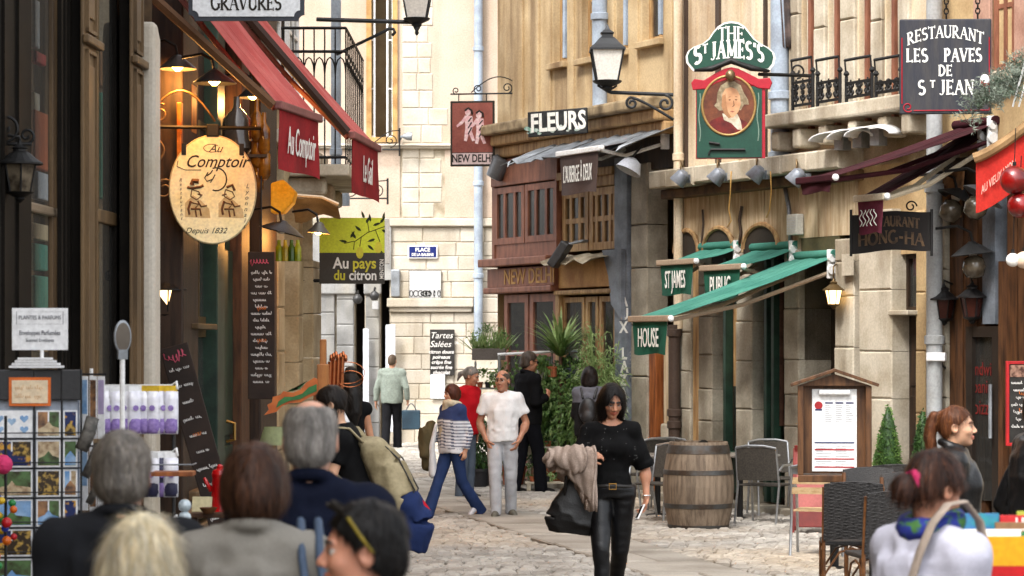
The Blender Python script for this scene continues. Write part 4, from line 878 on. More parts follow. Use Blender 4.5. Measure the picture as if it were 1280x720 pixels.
# --- lit fittings under the awnings
def glow(t,loc,watts):
    l=bpy.data.lights.new('lamp_light','POINT');l.energy=watts;l.color=(1,.44,.11);l.shadow_soft_size=.07;link('lamp_light',l,t,loc=loc)
def hood_lamp(loc,r,label,mat,tilt=0.0,light=True,group=None,watts=17):
    t=thing('hood_lamp',label,'lamp',loc,0,group)
    q=MB();q.lathe([(.025,.12),(.05,.1),(r*.5,.07),(r,0),(r*.97,-.004),(r*.45,.055)],18);o=q.build('shade',mat,t,smooth=50);o.rotation_euler=(0,tilt,0)
    q=MB();q.lathe([(.01,.05),(.045,.02),(.05,-.02),(.02,-.05)],10);o=q.build('bulb',m_bulb if light else m_lampglass,t,smooth=True);o.rotation_euler=(0,tilt,0);o.location.z=.03
    if light:glow(t,(0,0,-.06),watts)
    q=MB();q.tube([(0,0,.1),(-.02,.02,.2),(-.12,.1,.26),(-.3,.2,.24)],.014,5);q.build('arm',m_iron,t);return t
m_tinlamp=M('tin_shade',K(120,118,110),rough=.4,metal=.6)
m_blkshade=M('black_shade',(.02,.02,.02),rough=.35)
hood_lamp(at(222,86,22.2),.17,'ribbed tin hood lamp at the left edge of the restaurant front',m_tinlamp)
hood_lamp(at(268,104,21.75),.19,'black hood lamp glowing amber above the oval sign',m_blkshade,watts=6)
hood_lamp(at(316,122,25.2),.16,'small black hood lamp glowing amber just under the red awning',m_blkshade)
hood_lamp(at(352,290,26.0),.24,'black hood lamp hanging left of the grey one near the lemon sign',m_blkshade,.25,False)
hood_lamp(at(398,291,28.0),.13,'grey hood lamp lit white beside the yellow lemon sign',m_tinlamp,.1,True)
t=thing('amber_bottles','cluster of amber glass bottles hanging by the inner red valance','bottles',at(326,215,24.5))
m_ambg=M('amber_glass',K(170,110,30),col2=K(90,50,10),scale=9,rough=.15,trans=.3,bump=0,coat=.5)
for i in range(5):
    q=MB();q.lathe([(.02,.2),(.022,.1),(.06,.04),(.06,-.16),(.03,-.2)],10,(.07*(i%2)-.04,.05*(i//2),.12*(2-i)+.25));q.build('bottle',m_ambg,t,smooth=40)
t=thing('glass_demijohn','dark glass demijohn standing high on a shelf above the oval sign','jar',at(296,160,24.6))
q=MB();q.lathe([(.03,.3),(.035,.2),(.14,.08),(.15,-.2),(.1,-.26)],16);q.build('jar',M('smoky_glass',(.05,.04,.03),rough=.15,coat=.6),t,smooth=40);MB().box(-.3,.3,-.14,.2,-.29,-.262).build('shelf',m_darkwood,t)
t=thing('yellow_hood','yellow lamp-lit cloth hood hanging beyond the amber bottles','hood',at(354,247,26.5))
MB().prism([(-.13,.15),(.0,.19),(.13,.06),(.1,-.05),(0,-.16),(-.13,-.16)],-.01,.3).build('cloth',M('yellow_cloth',K(255,224,90,.95),col2=K(252,206,60,.95),trans=.4,bump=.03),t,bevel=.02)
t=thing('grey_canopy','grey-brown canvas canopy above the lemon sign','canopy',at(392,258,29.0))
P=[[(-.24+.52*i/8,-.1+.5*j/4,.12-.10*(i/8)**2-.28*(j/4)*(1-.6*i/8)-.03*math.sin(i))for j in range(5)]for i in range(9)]
MB().sheet(P,.01).build('canvas',M('grey_brown_canvas',K(150,136,106),col2=K(110,98,74)),t,smooth=40);q=MB();q.tube([(-.24,-.1,.125),(.1,-.1,.1),(.29,-.1,.02)],.018,5);q.build('edge_rail',m_cream_pl,t)
t=thing('hanging_bottles','row of small green and yellow bottles under the black hood lamp','bottles',at(356,312,26.4))
for i in range(4):q=MB();q.lathe([(.018,.1),(.02,.05),(.035,.02),(.035,-.12)],8,(.065*i-.06,0,0));q.build('bottle',M(('lime_glass','yellow_glass','green_glass','lime_glass')[i],(K(170,190,40),K(220,200,60),K(80,120,40),K(170,190,40))[i],rough=.2,bump=0),t,smooth=40)
# wall lantern, lit
def lantern(loc,hgt,label,lit=True,mat=m_iron,gm=None,rot=0.0,bracket=None,name='lantern',cat='lantern',round_=False,group=None):
    """a tapered four-sided lantern: cage, panes, roof and finial; base of the cage at loc"""
    t=thing(name,label,cat,loc,rot,group);h=hgt;wt,wb=h*.26,h*.17;n=6 if round_ else 4
    gm=gm or(m_warmglass if lit else m_lampglass)
    def ring(w,a0=45):return[(w*math.cos(R(a0+360/n*i))*1.414/(1.22 if n==6 else 1),w*math.sin(R(a0+360/n*i))*1.414/(1.22 if n==6 else 1))for i in range(n)]
    top,bot=ring(wt),ring(wb)
    for i in range(n):
        j=(i+1)%n;q=MB();q.add([(*bot[i],0),(*bot[j],0),(*top[j],h*.5),(*top[i],h*.5)],[(0,1,2,3)]);q.build('pane',gm,t)
        q=MB();q.tube([(bot[i][0]*1.03,bot[i][1]*1.03,-.01),(top[i][0]*1.03,top[i][1]*1.03,h*.5)],h*.018,5);q.build('cage_bar',mat,t)
    q=MB();q.lathe([(wt*1.62,h*.5),(wt*1.62,h*.53),(wt*1.2,h*.6),(wt*.75,h*.7),(wt*.5,h*.74),(wt*.5,h*.78),(wt*.62,h*.8),(wt*.25,h*.86),(.008,h*.95)],n if not round_ else 16);o=q.build('roof',mat,t);o.rotation_euler=(0,0,R(45)if n==4 else 0)
    q=MB();q.lathe([(wb*1.5,.0),(wb*1.3,-h*.04),(wb*.5,-h*.1),(wb*.6,-h*.13),(.006,-h*.2)],12);q.build('base',mat,t,smooth=40)
    if lit:glow(t,(0,0,h*.25),18)
    if lit:q=MB();q.lathe([(.01,h*.1),(h*.05,h*.2),(h*.04,h*.32),(.01,h*.38)],8);q.build('bulb',m_bulb,t,smooth=True)
    if bracket:
        q=MB();q.tube(bracket,h*.03,6);q.build('bracket',mat,t,smooth=True)
    return t
lantern(at(208,393,22.6),.42,'lit wall lantern on the dark stone beside the oval sign',True,bracket=[(0,0,.4),(0,0,.5),(-.02,.2,.5),(-.02,.5,.42)],round_=True)
lantern(at(25,240,15.4),.33,'unlit round black wall lantern on the black shopfront column',False,gm=M('smoky_pane',K(120,108,90),col2=K(60,52,42),scale=14,rough=.15,bump=0),bracket=[(0,0,.3),(0,0,.33),(-.06,0,.34),(-.2,.05,.34)],round_=True)
q=MB();Y=15.4;p0=at(-6,180,Y);q.tube([p0+Vector((x,0,z))for x,z in((0,0),(.22,0))],.012,5);q.tube([p0+Vector((.06+x,0,.1+z))for x,z in spiral(0,0,.09,.02,-100,1.3)],.01,5);q.tube([p0+Vector((.19+x,0,.05+z))for x,z in spiral(0,0,.05,.01,-100,1.3)],.009,5);q.build('iron_bracket',m_iron,smooth=True,label='scrolled iron bracket above the unlit round lantern',cat='bracket')
# --- oval sign
t=thing('oval_sign','cream oval hanging sign lettered Au Comptoir with two sketched seated figures','sign',at(266,237,22.3),R(4))
m_creams=M('cream_sign_paint',K(252,242,196,.98),col2=K(246,230,166,.98),scale=3,rough=.5,bump=.03)
ov=[(.37*math.cos(R(a)),.465*math.sin(R(a)))for a in range(0,360,6)]
bd=MB().prism(ov,-.012,.012).build('board',m_creams,t)
q=MB();q.tube([(x,0,z)for x,z in ov],.013,6,closed=True);q.build('rim',M('pale_rim',K(220,206,160)),t,smooth=True)
m_ink=M('black_sign_ink',(.02,.016,.012),bump=0);m_sepia=M('sepia_ink',K(120,80,50),bump=0);m_sep2=M('pale_sepia_wash',K(222,190,130),col2=K(236,214,160),scale=14,bump=0)
text('Au',m_ink,bd,.02,-.0135,.355,size=.1,shear=.45);text('Comptoir',m_ink,bd,.03,-.0135,.24,size=.15,shear=.4,bold=.006,xs=.9)
text('Depuis 1832',m_ink,bd,-.06,-.0135,-.36,size=.07,shear=.4)
for i,c in enumerate('Lyonnais'):text(c,m_ink,bd,.3-.004*i,-.0135,.03-.05*i,size=.055,shear=.3,name='painted_letter')
for i,c in enumerate('Restaurant'):text(c,m_sepia,bd,-.28+.001*i,-.0135,.08-.037*i,size=.04,shear=.3,name='painted_letter')
q=MB()
def ink(pts,r=.006):q.tube([(x,-.0135-.0003*(len(q.v)%5),z)for x,z in pts],r,4)
ink(arc(.03,.09,.09,.1,110,-110,14),.006);ink([(-.04,.15),(-.07,.1),(-.05,.07),(-.0,.09),(.02,.13)],.005);ink([(-.02,.06),(.0,.09)],.004);ink([(.0,.17),(-.02,.14),(-.05,.12)],.005);ink(arc(-.01,.36,.07,.035,40,320,10),.003);ink([(-.3,.25),(-.31,.2),(-.24,.17),(-.1,.17)],.003)
q.build('emblem',m_ink,bd)
for cx,s in((-.15,1),(.14,-1)):
    q=MB();q.prism([(cx-.09,-.24),(cx+.13,-.25),(cx+.12,-.17),(cx+.05,-.1),(cx-.02,-.05),(cx-.09,-.12)],-.0125,-.0121);q.build('wash',m_sep2,bd)
    q=MB()
    for pts,r in(([(cx-.03,.0),(cx+.03,-.02),(cx+.05,-.06),(cx+.01,-.09),(cx-.04,-.06),(cx-.03,.0)],.005),([(cx-.04,-.1),(cx-.06,-.17),(cx-.05,-.22)],.01),([(cx+.02,-.1),(cx+.05,-.15),(cx+.1,-.14)],.007),([(cx-.04,-.17),(cx+.04,-.17),(cx+.05,-.23)],.008),([(cx+.0,-.18),(cx+.01,-.24)],.007),([(cx+.02*s,-.04),(cx+.06*s,-.05)],.006),([(cx-.05,-.11),(cx+.03,-.13),(cx+.0,-.16)],.006)):ink(pts,r)
    if s>0:ink([(cx-.07,.02),(cx-.04,.01),(cx+.04,.02),(cx+.07,.035)],.012);ink([(cx-.03,.04),(cx-.02,.075),(cx+.03,.07)],.022)
    else:ink([(cx-.02,.02),(cx+.03,.04),(cx+.05,-.01)],.012)
    q.build('sketched_figure',m_sepia,bd)
q=MB();q.tube([(-.55,0,.545),(.42,0,.535)],.018,6);q.build('bracket_bar',m_iron,t)
q=MB();q.box(-.055,.055,-.03,.03,.46,.57);q.build('bracket_block',m_iron,t,bevel=.01)
for s in(-1,1):q=MB();q.box(s*.25-.02,s*.25+.02,-.02,.02,.3,.4);q.build('clip',m_iron,t)
m_goldiron=M('pale_iron',K(150,120,80),rough=.4,metal=.5)
for cx,cz,r0,s in((-.46,.66,.09,1),(-.42,-.0,.09,1)):q=MB();q.tube([(x,0,z)for x,z in spiral(cx,cz,r0,.03,60,1.2)],.01,5);q.build('scroll',m_goldiron,t,smooth=True)
for pts in([(-.53+.55*i/10,.55+.36*math.sin(math.pi*(.12+.75*i/10))-.1*(i/10))for i in range(11)],[(-.55+.13*math.sin(math.pi*i/10),.5-.32*i/10)for i in range(11)]):q=MB();q.tube([(x,0,z)for x,z in pts],.01,5);q.build('scroll',m_goldiron,t,smooth=True)
# --- GRAVURES plaque
t=thing('hanging_plaque','white notched plaque lettered GRAVURES in a dark frame at the top of the street','sign',at(308,-38,21))
a,b=.475,.42;nt_=.05
def notched(w,hh,c):return[(-w+c,-hh)]+[(w-c,-hh)]+arc(w,-hh,c,c,180,90,5)+[(w,hh-c)]+arc(w,hh,c,c,270,180,5)+[(-w+c,hh)]+arc(-w,hh,c,c,360,270,5)+[(-w,-hh+c)]+arc(-w,-hh,c,c,90,0,5)
MB().prism(notched(a,b,nt_),0,.03).build('frame',M('slate_frame',K(70,74,82)),t);MB().prism(notched(a-.035,b-.035,nt_),-.008,0).build('panel',M('cool_white_sign',(.72,.74,.76),var=.06),t)
q=MB();serif(q,'GRAVURES',.115,0,-.33,thick=.15,thin=.06,xs=.8);o=q.build('lettering',m_ink,t);o.location=(0,-.009,0)
q=MB();q.tube([(-.9,.015,b+.03),(.55,.015,b+.03)],.02,6);q.build('bracket',m_iron,t)
# --- lemon sign
t=thing('hanging_sign','lime and charcoal square sign lettered Au pays du citron with painted lemons','sign',at(440,314,33),R(3))
m_lime2=M('lime_paint',K(212,220,50,.9),col2=K(200,212,40,.9),scale=1,rough=.5,bump=0);m_char=M('charcoal_paint',K(58,56,50),rough=.5,bump=0);m_lemon=M('lemon_paint',K(232,222,70),bump=0);m_leaf_ink=M('dark_olive_ink',K(50,62,24),bump=0)
MB().box(-.42,.42,0,.03,-.02,.43).build('lime_panel',m_lime2,t);MB().box(-.42,.42,.001,.03,-.42,-.02).build('charcoal_panel',m_char,t);MB().box(.425,.485,-.02,.06,-.16,.42).build('edge_light',m_offwhite,t,bevel=.006)
text('Au',m_offwhite,t,-.14,-.003,-.16,size=.2,bold=.02,xs=.88);text('pays',m_lemon,t,.16,-.003,-.16,size=.2,bold=.02,xs=.88);text('du',m_lemon,t,-.16,-.003,-.315,size=.18,bold=.02,xs=.84);text('citron',m_offwhite,t,.14,-.003,-.315,size=.18,bold=.02,xs=.82)
text('MENTON',m_offwhite,t,.385,-.003,-.23,size=.075,bold=.012,rot=(0,R(-90),0),xs=.8)
for cx,cz in((.1,-.02),(.34,.05)):
    q=MB();q.prism([(cx+.048*math.cos(R(a)),cz+.075*math.sin(R(a)))for a in range(0,360,24)],-.006,-.001);q.build('lemon',m_lemon,t)
q=MB();br=[[(.02,.02),(.03,.12),(.2,.24),(.42,.32)],[(.12,.19),(.1,.06)],[(.3,.28),(.36,.12)],[(.22,.25),(.2,.38)],[(-.1,.1),(.03,.13)]]
for l in br:q.tube([(x,-.002,z)for x,z in l],.005,4)
for cx,cz,a in((.18,.36,60),(.24,.38,100),(.27,.33,20),(.36,.36,50),(.38,.28,-30),(.12,.26,140),(.05,.16,120),(-.06,.12,170),(-.02,.17,60),(.2,.08,-40),(.3,.16,200),(.4,.4,80),(.3,.02,-20),(.16,.42,110)):
    ca,sa=math.cos(R(a)),math.sin(R(a));pl=[(0,0),(.03,.018),(.07,.016),(.11,0),(.07,-.014),(.03,-.016)];q.prism([(cx+x*ca-z*sa,cz+x*sa+z*ca)for x,z in pl],-.004,-.001)
q.build('painted_branch',m_leaf_ink,t)
q=MB();q.tube([(-.7,.03,-.38),(-.42,.03,-.38)],.025,6);q.tube([(-.66,.03,-.46),(-.66,.03,-.3)],.03,6);q.build('bracket',m_iron,t)
# --- chalk menus
def menu(label,loc,w,hgt,mat,seed,rot=None,title=True,lines=17):
    t=thing('menu_board',label,'menu board',loc);t.rotation_euler=rot or(0,0,0)
    MB().box(-w/2,w/2,0,.025,0,hgt).build('board',mat,t,bevel=.006)
    q=MB()
    for i in range(lines):
        zz=hgt-.2-(hgt-.3)*i/lines;m=(i%3)*.08*w;scrawl(q,-w/2+.03+m,w/2-.03-m,zz,.028,-.002,seed=seed+i,t=.13)
    q.build('chalk_writing',m_chalk,t)
    if title:q=MB();scrawl(q,-w/2+.02,w/2-.02,hgt-.09,.06,-.002,seed=seed+50,t=.12);q.build('chalk_title',m_chalkpink,t)
    for zz in(.4,.62):q=MB();scrawl(q,-.04,.05,hgt*zz,.04,-.0025,seed=seed+60,t=.13);q.build('chalk_heading',m_chalkorange,t)
    return t
t=menu('tall narrow brown menu board chained beside the restaurant door',at(326.5,499,24.5),.255,1.41,m_brown_board,11)
q=MB();q.tube([(0,.01,1.41),(0,.01,2.4)],.008,5);q.build('chain',m_iron,t)
t=menu('tall leaning menu board with pink chalk title below the lit wall lantern',at(297,722,21.5),.24,2.02,m_brown_board,31,(0,R(-15.5),0),lines=12)
# ---------------------------------------------------------------- organic surfaces: blended distance fields turned into one continuous mesh
LAT=np.random.default_rng(5).random((32,32,32)).astype(np.float32)
def noise3(P):
    i=np.floor(P).astype(np.int32);f=(P-i).astype(np.float32);f=f*f*(3-2*f);i &= 31;j=(i+1)&31
    x,y,z=f[...,0],f[...,1],f[...,2]
    c=lambda a,b,d:LAT[a,b,d]
    x0,x1,y0,y1,z0,z1=i[...,0],j[...,0],i[...,1],j[...,1],i[...,2],j[...,2]
    a=c(x0,y0,z0)*(1-x)+c(x1,y0,z0)*x;b=c(x0,y1,z0)*(1-x)+c(x1,y1,z0)*x
    d=c(x0,y0,z1)*(1-x)+c(x1,y0,z1)*x;e=c(x0,y1,z1)*(1-x)+c(x1,y1,z1)*x
    return(a*(1-y)+b*y)*(1-z)+(d*(1-y)+e*y)*z
class SDF:
    def __init__(s):s.p=[]
    def cap(s,a,b,r1,r2=None,k=.03,col=None,mode=0,flat=None):
        a=np.array(a,float);b=np.array(b,float);r2=r1 if r2 is None else r2;ba=b-a;L=max(ba@ba,1e-9);r=max(r1,r2)
        def fn(P):
            q=P-a;t=np.clip((q@ba)/L,0,1);d=q-t[...,None]*ba
            if flat is not None:n,s_=flat;n=np.array(n,float);d=d+(d@n)[...,None]*n*(s_-1)
            return np.sqrt((d*d).sum(-1))-(r1+(r2-r1)*t)
        s.p.append((fn,np.minimum(a,b)-r,np.maximum(a,b)+r,k,col,mode));return s
    def chain(s,pts,rs,k=.02,col=None,**kw):
        for i in range(len(pts)-1):s.cap(pts[i],pts[i+1],rs[i],rs[i+1],k,col,**kw)
        return s
    def ell(s,c,r,rot=None,k=.03,col=None,mode=0):
        c=np.array(c,float);r=np.array(r,float);Rm=None if rot is None else np.array(rot,float);m=r.max();mn=r.min()
        def fn(P):
            q=P-c
            if Rm is not None:q=q@Rm
            u=q/r;l=np.sqrt((u*u).sum(-1));g=np.sqrt(((u/r)**2).sum(-1))+1e-6
            return l*(l-1)/g
        s.p.append((fn,c-m,c+m,k,col,mode));return s
    def secs(s,st,side,k=.04,col=None,mode=0):
        """a trunk through stations (centre, half width, half depth); side = direction of the width"""
        sd_=np.array(side,float);sd_/=np.linalg.norm(sd_);C0=[np.array(q[0],float)for q in st]
        def fn(P):
            out=None
            for i in range(len(st)-1):
                a,b=C0[i],C0[i+1];(_,wa,da),(_,wb,db)=st[i],st[i+1]
                ax=b-a;L=np.linalg.norm(ax);ax=ax/L;x=sd_-ax*(sd_@ax);x/=np.linalg.norm(x);y=np.cross(ax,x)
                q=P-a;t=q@ax;u=np.clip(t/L,0,1);w=wa+(wb-wa)*u;d=da+(db-da)*u;ex=(q@x)/w;ey=(q@y)/d;e=np.abs(t-np.clip(t,0,L))
                l=np.sqrt(ex*ex+ey*ey);g=np.sqrt((ex/w)**2+(ey/d)**2)+1e-4;dd=np.where(l<.08,-np.minimum(w,d),l*(l-1)/g)
                dd=np.where(dd>0,np.sqrt(np.maximum(dd,0)**2+e*e),np.maximum(dd,e-.012))
                out=dd if out is None else np.minimum(out,dd)
            return out
        m=max(max(q[1],q[2])for q in st);s.p.append((fn,np.min(C0,0)-m,np.max(C0,0)+m,k,col,mode));return s
    def limb(s,pts,rs,k=.03,col=None,mode=0,cut=True,cut0=False):
        """a tapering limb through points, cut flat at its end (a sleeve or trouser leg) when asked"""
        Q=[np.array(p,float)for p in pts];e=Q[-1];dr=(Q[-1]-Q[-2])/np.linalg.norm(Q[-1]-Q[-2]);d0=(Q[0]-Q[1])/np.linalg.norm(Q[0]-Q[1])
        def fn(P):
            out=None
            for i in range(len(Q)-1):
                ba=Q[i+1]-Q[i];L=max(ba@ba,1e-9);q=P-Q[i];t=np.clip((q@ba)/L,0,1);d=q-t[...,None]*ba;dd=np.sqrt((d*d).sum(-1))-(rs[i]+(rs[i+1]-rs[i])*t)
                out=dd if out is None else np.minimum(out,dd)
            if cut:out=np.maximum(out,(P-e)@dr)
            if cut0:out=np.maximum(out,(P-Q[0])@d0)
            return out
        r=max(rs);s.p.append((fn,np.min(Q,0)-r,np.max(Q,0)+r,k,col,mode));return s
    def clip(s,fn):s.p.append((fn,None,None,0,None,2));return s
    def disp(s,fn):s.p.append((fn,None,None,0,None,3));return s
    def grid(s,lo,hi,h):
        lo=np.array(lo,float);n=np.maximum(np.ceil((np.array(hi)-lo)/h).astype(int)+1,3)
        ax=[lo[i]+h*np.arange(n[i])for i in range(3)]
        D=np.full(n,.2,np.float32);I=np.full(n,-1,np.int16)
        for k_,(fn,a,b,k,col,mode)in enumerate(s.p):
            if mode in(2,3):
                m=np.abs(D)<.12 if mode==3 else D<.12
                ii=np.nonzero(m)
                if len(ii[0]):
                    P=np.stack([ax[0][ii[0]],ax[1][ii[1]],ax[2][ii[2]]],-1);v=fn(P)
                    D[ii]=np.maximum(D[ii],v)if mode==2 else D[ii]+v
                continue
            pad=max(k*1.2,3*h)+.012
            i0=np.clip(np.floor((a-pad-lo)/h).astype(int),0,n);i1=np.clip(np.ceil((b+pad-lo)/h).astype(int)+1,0,n)
            if(i1<=i0).any():continue
            sl=tuple(slice(u,v)for u,v in zip(i0,i1))
            P=np.stack(np.meshgrid(*[ax[i][sl[i]]for i in range(3)],indexing='ij'),-1);d=fn(P).astype(np.float32);o=D[sl]
            if mode==0:
                if col is not None:I[sl]=np.where(d<o+.002,k_,I[sl])
                if k>1e-4:hh=np.clip(.5+.5*(o-d)/k,0,1);D[sl]=o+(d-o)*hh-k*hh*(1-hh)
                else:D[sl]=np.minimum(o,d)
            else:
                if k>1e-4:hh=np.clip(.5-.5*(o+d)/k,0,1);D[sl]=o+(-d-o)*hh+k*hh*(1-hh)
                else:D[sl]=np.maximum(o,-d)
                if col is not None:I[sl]=np.where(np.abs(d)<2*h,k_,I[sl])
        return D,I,ax
    def bounds(s):
        a=np.min([p[1]for p in s.p if p[5]==0],0)-.02;b=np.max([p[2]for p in s.p if p[5]==0],0)+.02;return a,b
    def mesh(s,name,mat,h=.012,boxes=(),col=(.5,.5,.5),paint=None,lo=None,hi=None,smooth=1):
        """boxes: [(lo, hi, h)] finer regions of the same surface"""
        a,b=s.bounds();a=a if lo is None else np.array(lo,float);b=b if hi is None else np.array(hi,float)
        V,Q,CC=[],[],[];off=0
        for bi,(l,u,hh)in enumerate([(a,b,h)]+list(boxes)):
            D,I,ax=s.grid(l,u,hh);v,q,cell=nets(D,np.array(l,float),hh)
            if not len(v):continue
            if bi==0 and boxes:
                keep=np.ones(len(q),bool)
                for(bl,bu,bh)in boxes:c=v[q].mean(1);keep &=~((c>np.array(bl)+bh)&(c<np.array(bu)-bh)).all(1)
                q=q[keep]
            for _ in range(smooth):v=relax(v,q)
            pal=np.array([np.array(p[4]if p[4]is not None else col)for p in s.p]+[np.array(col)],float)
            c=pal[I[cell[:,0],cell[:,1],cell[:,2]]]
            V.append(v);Q.append(q+off);CC.append(c);off+=len(v)
        v=np.concatenate(V);q=np.concatenate(Q);c=np.concatenate(CC)
        used=np.zeros(len(v),bool);used[q.ravel()]=True;re=np.cumsum(used)-1;v=v[used];c=c[used];q=re[q]
        if paint:c=paint(v,c)
        return raw_mesh(name,v,q,mat,c)
def relax(v,q):
    s=np.zeros_like(v);n=np.zeros(len(v))
    for i in range(4):
        a,b=q[:,i],q[:,(i+1)%4]
        for d in range(3):s[:,d]+=np.bincount(a,v[b,d],len(v))+np.bincount(b,v[a,d],len(v))
        n+=np.bincount(a,minlength=len(v))+np.bincount(b,minlength=len(v))
    return np.where(n[:,None]>0,.5*v+.5*s/np.maximum(n,1)[:,None],v)
def nets(D,lo,h):
    ins=D<0;nx,ny,nz=D.shape;cs=np.zeros((nx-1,ny-1,nz-1),np.int8)
    off=[(i,j,k)for i in(0,1)for j in(0,1)for k in(0,1)]
    for i,j,k in off:cs+=ins[i:nx-1+i,j:ny-1+j,k:nz-1+k]
    cell=np.argwhere((cs>0)&(cs<8));idx=np.full(cs.shape,-1,np.int64)
    if not len(cell):return np.zeros((0,3)),np.zeros((0,4),int),cell
    idx[tuple(cell.T)]=np.arange(len(cell));dv={o:D[cell[:,0]+o[0],cell[:,1]+o[1],cell[:,2]+o[2]]for o in off}
    S=np.zeros((len(cell),3));N=np.zeros(len(cell))
    for a in off:
        for d in range(3):
            if a[d]:continue
            b=list(a);b[d]=1;b=tuple(b);da,db=dv[a],dv[b];m=(da<0)!=(db<0);t=np.where(m,da/np.where(m,da-db,1),0)
            for e in range(3):S[:,e]+=np.where(m,a[e]+(t if e==d else 0),0)
            N+=m
    v=lo+(cell+S/N[:,None])*h;Q=[]
    for d in range(3):
        e,f=[(1,2),(2,0),(0,1)][d];A=np.take(ins,range(0,D.shape[d]-1),d);B=np.take(ins,range(1,D.shape[d]),d)
        w=np.argwhere(A!=B);ok=(w[:,e]>0)&(w[:,f]>0)&(w[:,e]<D.shape[e]-1)&(w[:,f]<D.shape[f]-1);w=w[ok]
        if not len(w):continue
        fl=A[tuple(w.T)];g=[]
        for de,df in((1,1),(0,1),(0,0),(1,0)):u=w.copy();u[:,e]-=de;u[:,f]-=df;g.append(idx[tuple(u.T)])
        g=np.stack(g,1);g[~fl]=g[~fl][:,::-1];Q.append(g)
    return v,np.concatenate(Q),cell
def raw_mesh(name,v,q,mat,c=None):
    me=bpy.data.meshes.new(name);k=q.shape[1]
    me.vertices.add(len(v));me.vertices.foreach_set('co',np.asarray(v,np.float32).ravel());me.loops.add(q.size);me.loops.foreach_set('vertex_index',q.ravel().astype(np.int32))
    me.polygons.add(len(q));me.polygons.foreach_set('loop_start',np.arange(0,q.size,k,dtype=np.int32));me.polygons.foreach_set('loop_total',np.full(len(q),k,np.int32))
    me.update(calc_edges=True);me.polygons.foreach_set('use_smooth',np.ones(len(q),bool));me.materials.append(mat)
    if c is not None:at_=me.color_attributes.new('Col','FLOAT_COLOR','POINT');at_.data.foreach_set('color',np.concatenate([c,np.ones((len(c),1))],1).astype(np.float32).ravel())
    return me
def ribbons(name,mat,roots,nrm,flow,length,width,seg=5,lift=.004,c=None,curl=0.0,rg=RNG):
    """hair: thin ribbons rooted on a surface; flow(P) gives the lie of the hair"""
    n=len(roots);P=roots+nrm*lift*.3;V=[];L=length*(rg.uniform(.7,1.15,n))
    for i in range(seg+1):
        f=flow(P);f=f-nrm*(f*nrm).sum(1,keepdims=True)*.9;f+=rg.normal(0,curl,f.shape);f/=np.linalg.norm(f,axis=1,keepdims=True)+1e-9
        s_=np.cross(f,nrm);w=width*(1-.8*i/seg);V+=[P-s_*w/2,P+s_*w/2];P=P+f*(L/seg)[:,None]+nrm*lift*(.25 if i<2 else-.1)
    v=np.stack(V,1).reshape(-1,3);m=2*(seg+1);base=np.arange(n)[:,None]*m
    q=np.concatenate([np.stack([base[:,0]+2*i,base[:,0]+2*i+1,base[:,0]+2*i+3,base[:,0]+2*i+2],1)for i in range(seg)])
    cc=None if c is None else np.repeat(c,m,0)
    return raw_mesh(name,v,q,mat,cc)
# ---------------------------------------------------------------- people
m_skin=M('skin',(.5,.3,.2),attr=True,var=.14,scale=18,rough=.5,spec=.4,sss=.25,bump=.08,bscale=220,fine=.05,fscale=120)
m_cloth=M('cloth',(.3,.3,.3),attr=True,var=.16,scale=9,rough=.92,spec=.1,bump=.12,bscale=300,fine=.07,fscale=160,sheen=0)
m_knit=M('knitted_cloth',(.3,.3,.3),attr=True,var=.2,scale=30,rough=.95,spec=.15,bump=.6,bscale=110,fine=.12,fscale=110)
m_fine=M('fine_black_jersey',(.3,.3,.3),attr=True,var=.2,scale=20,rough=.85,spec=.15,bump=.15,bscale=300,fine=.1,fscale=160)
m_leather=M('leather',(.02,.02,.02),attr=True,var=.3,scale=12,rough=.4,spec=.4,bump=.25,bscale=90,fine=.1)
m_hair=M('hair',(.1,.06,.04),attr=True,var=.45,scale=26,rough=.45,spec=.22,bump=.35,bscale=150,stretch=(1,1,.18),fine=.3,fscale=90)
m_shoe=M('shoe',(.1,.1,.1),attr=True,var=.2,scale=15,rough=.5,bump=.1)
def rotm(yaw=0,pitch=0,roll=0):
    """head frame: yaw turns to the person's right of the picture (+x) from facing -y, pitch nods down, roll tips to +x"""
    return np.array(Matrix.Rotation(R(yaw),3,'Z')@Matrix.Rotation(R(pitch),3,'X')@Matrix.Rotation(R(roll),3,'Y'))
DEF=dict(pel=(0,0,.955),waist=(0,0,1.10),chest=(0,-.012,1.27),upper=(0,.0,1.395),neck=(0,.012,1.475),head=(0,-.02,1.632),
           hA=(-.088,0,.92),kA=(-.092,-.012,.5),aA=(-.095,.02,.085),tA=(-.115,-.135,.03),sA=(-.178,.005,1.415),eA=(-.225,.03,1.13),wA=(-.238,-.03,.885),gA=(-.235,-.06,.72))
for k_ in list(DEF):
    if k_[-1]=='A' and len(k_)==2:x,y,z=DEF[k_];DEF[k_[0]+'B']=(-x,y,z)
def dk(c):return tuple(x*.4 for x in c)if max(c)<.045 else c
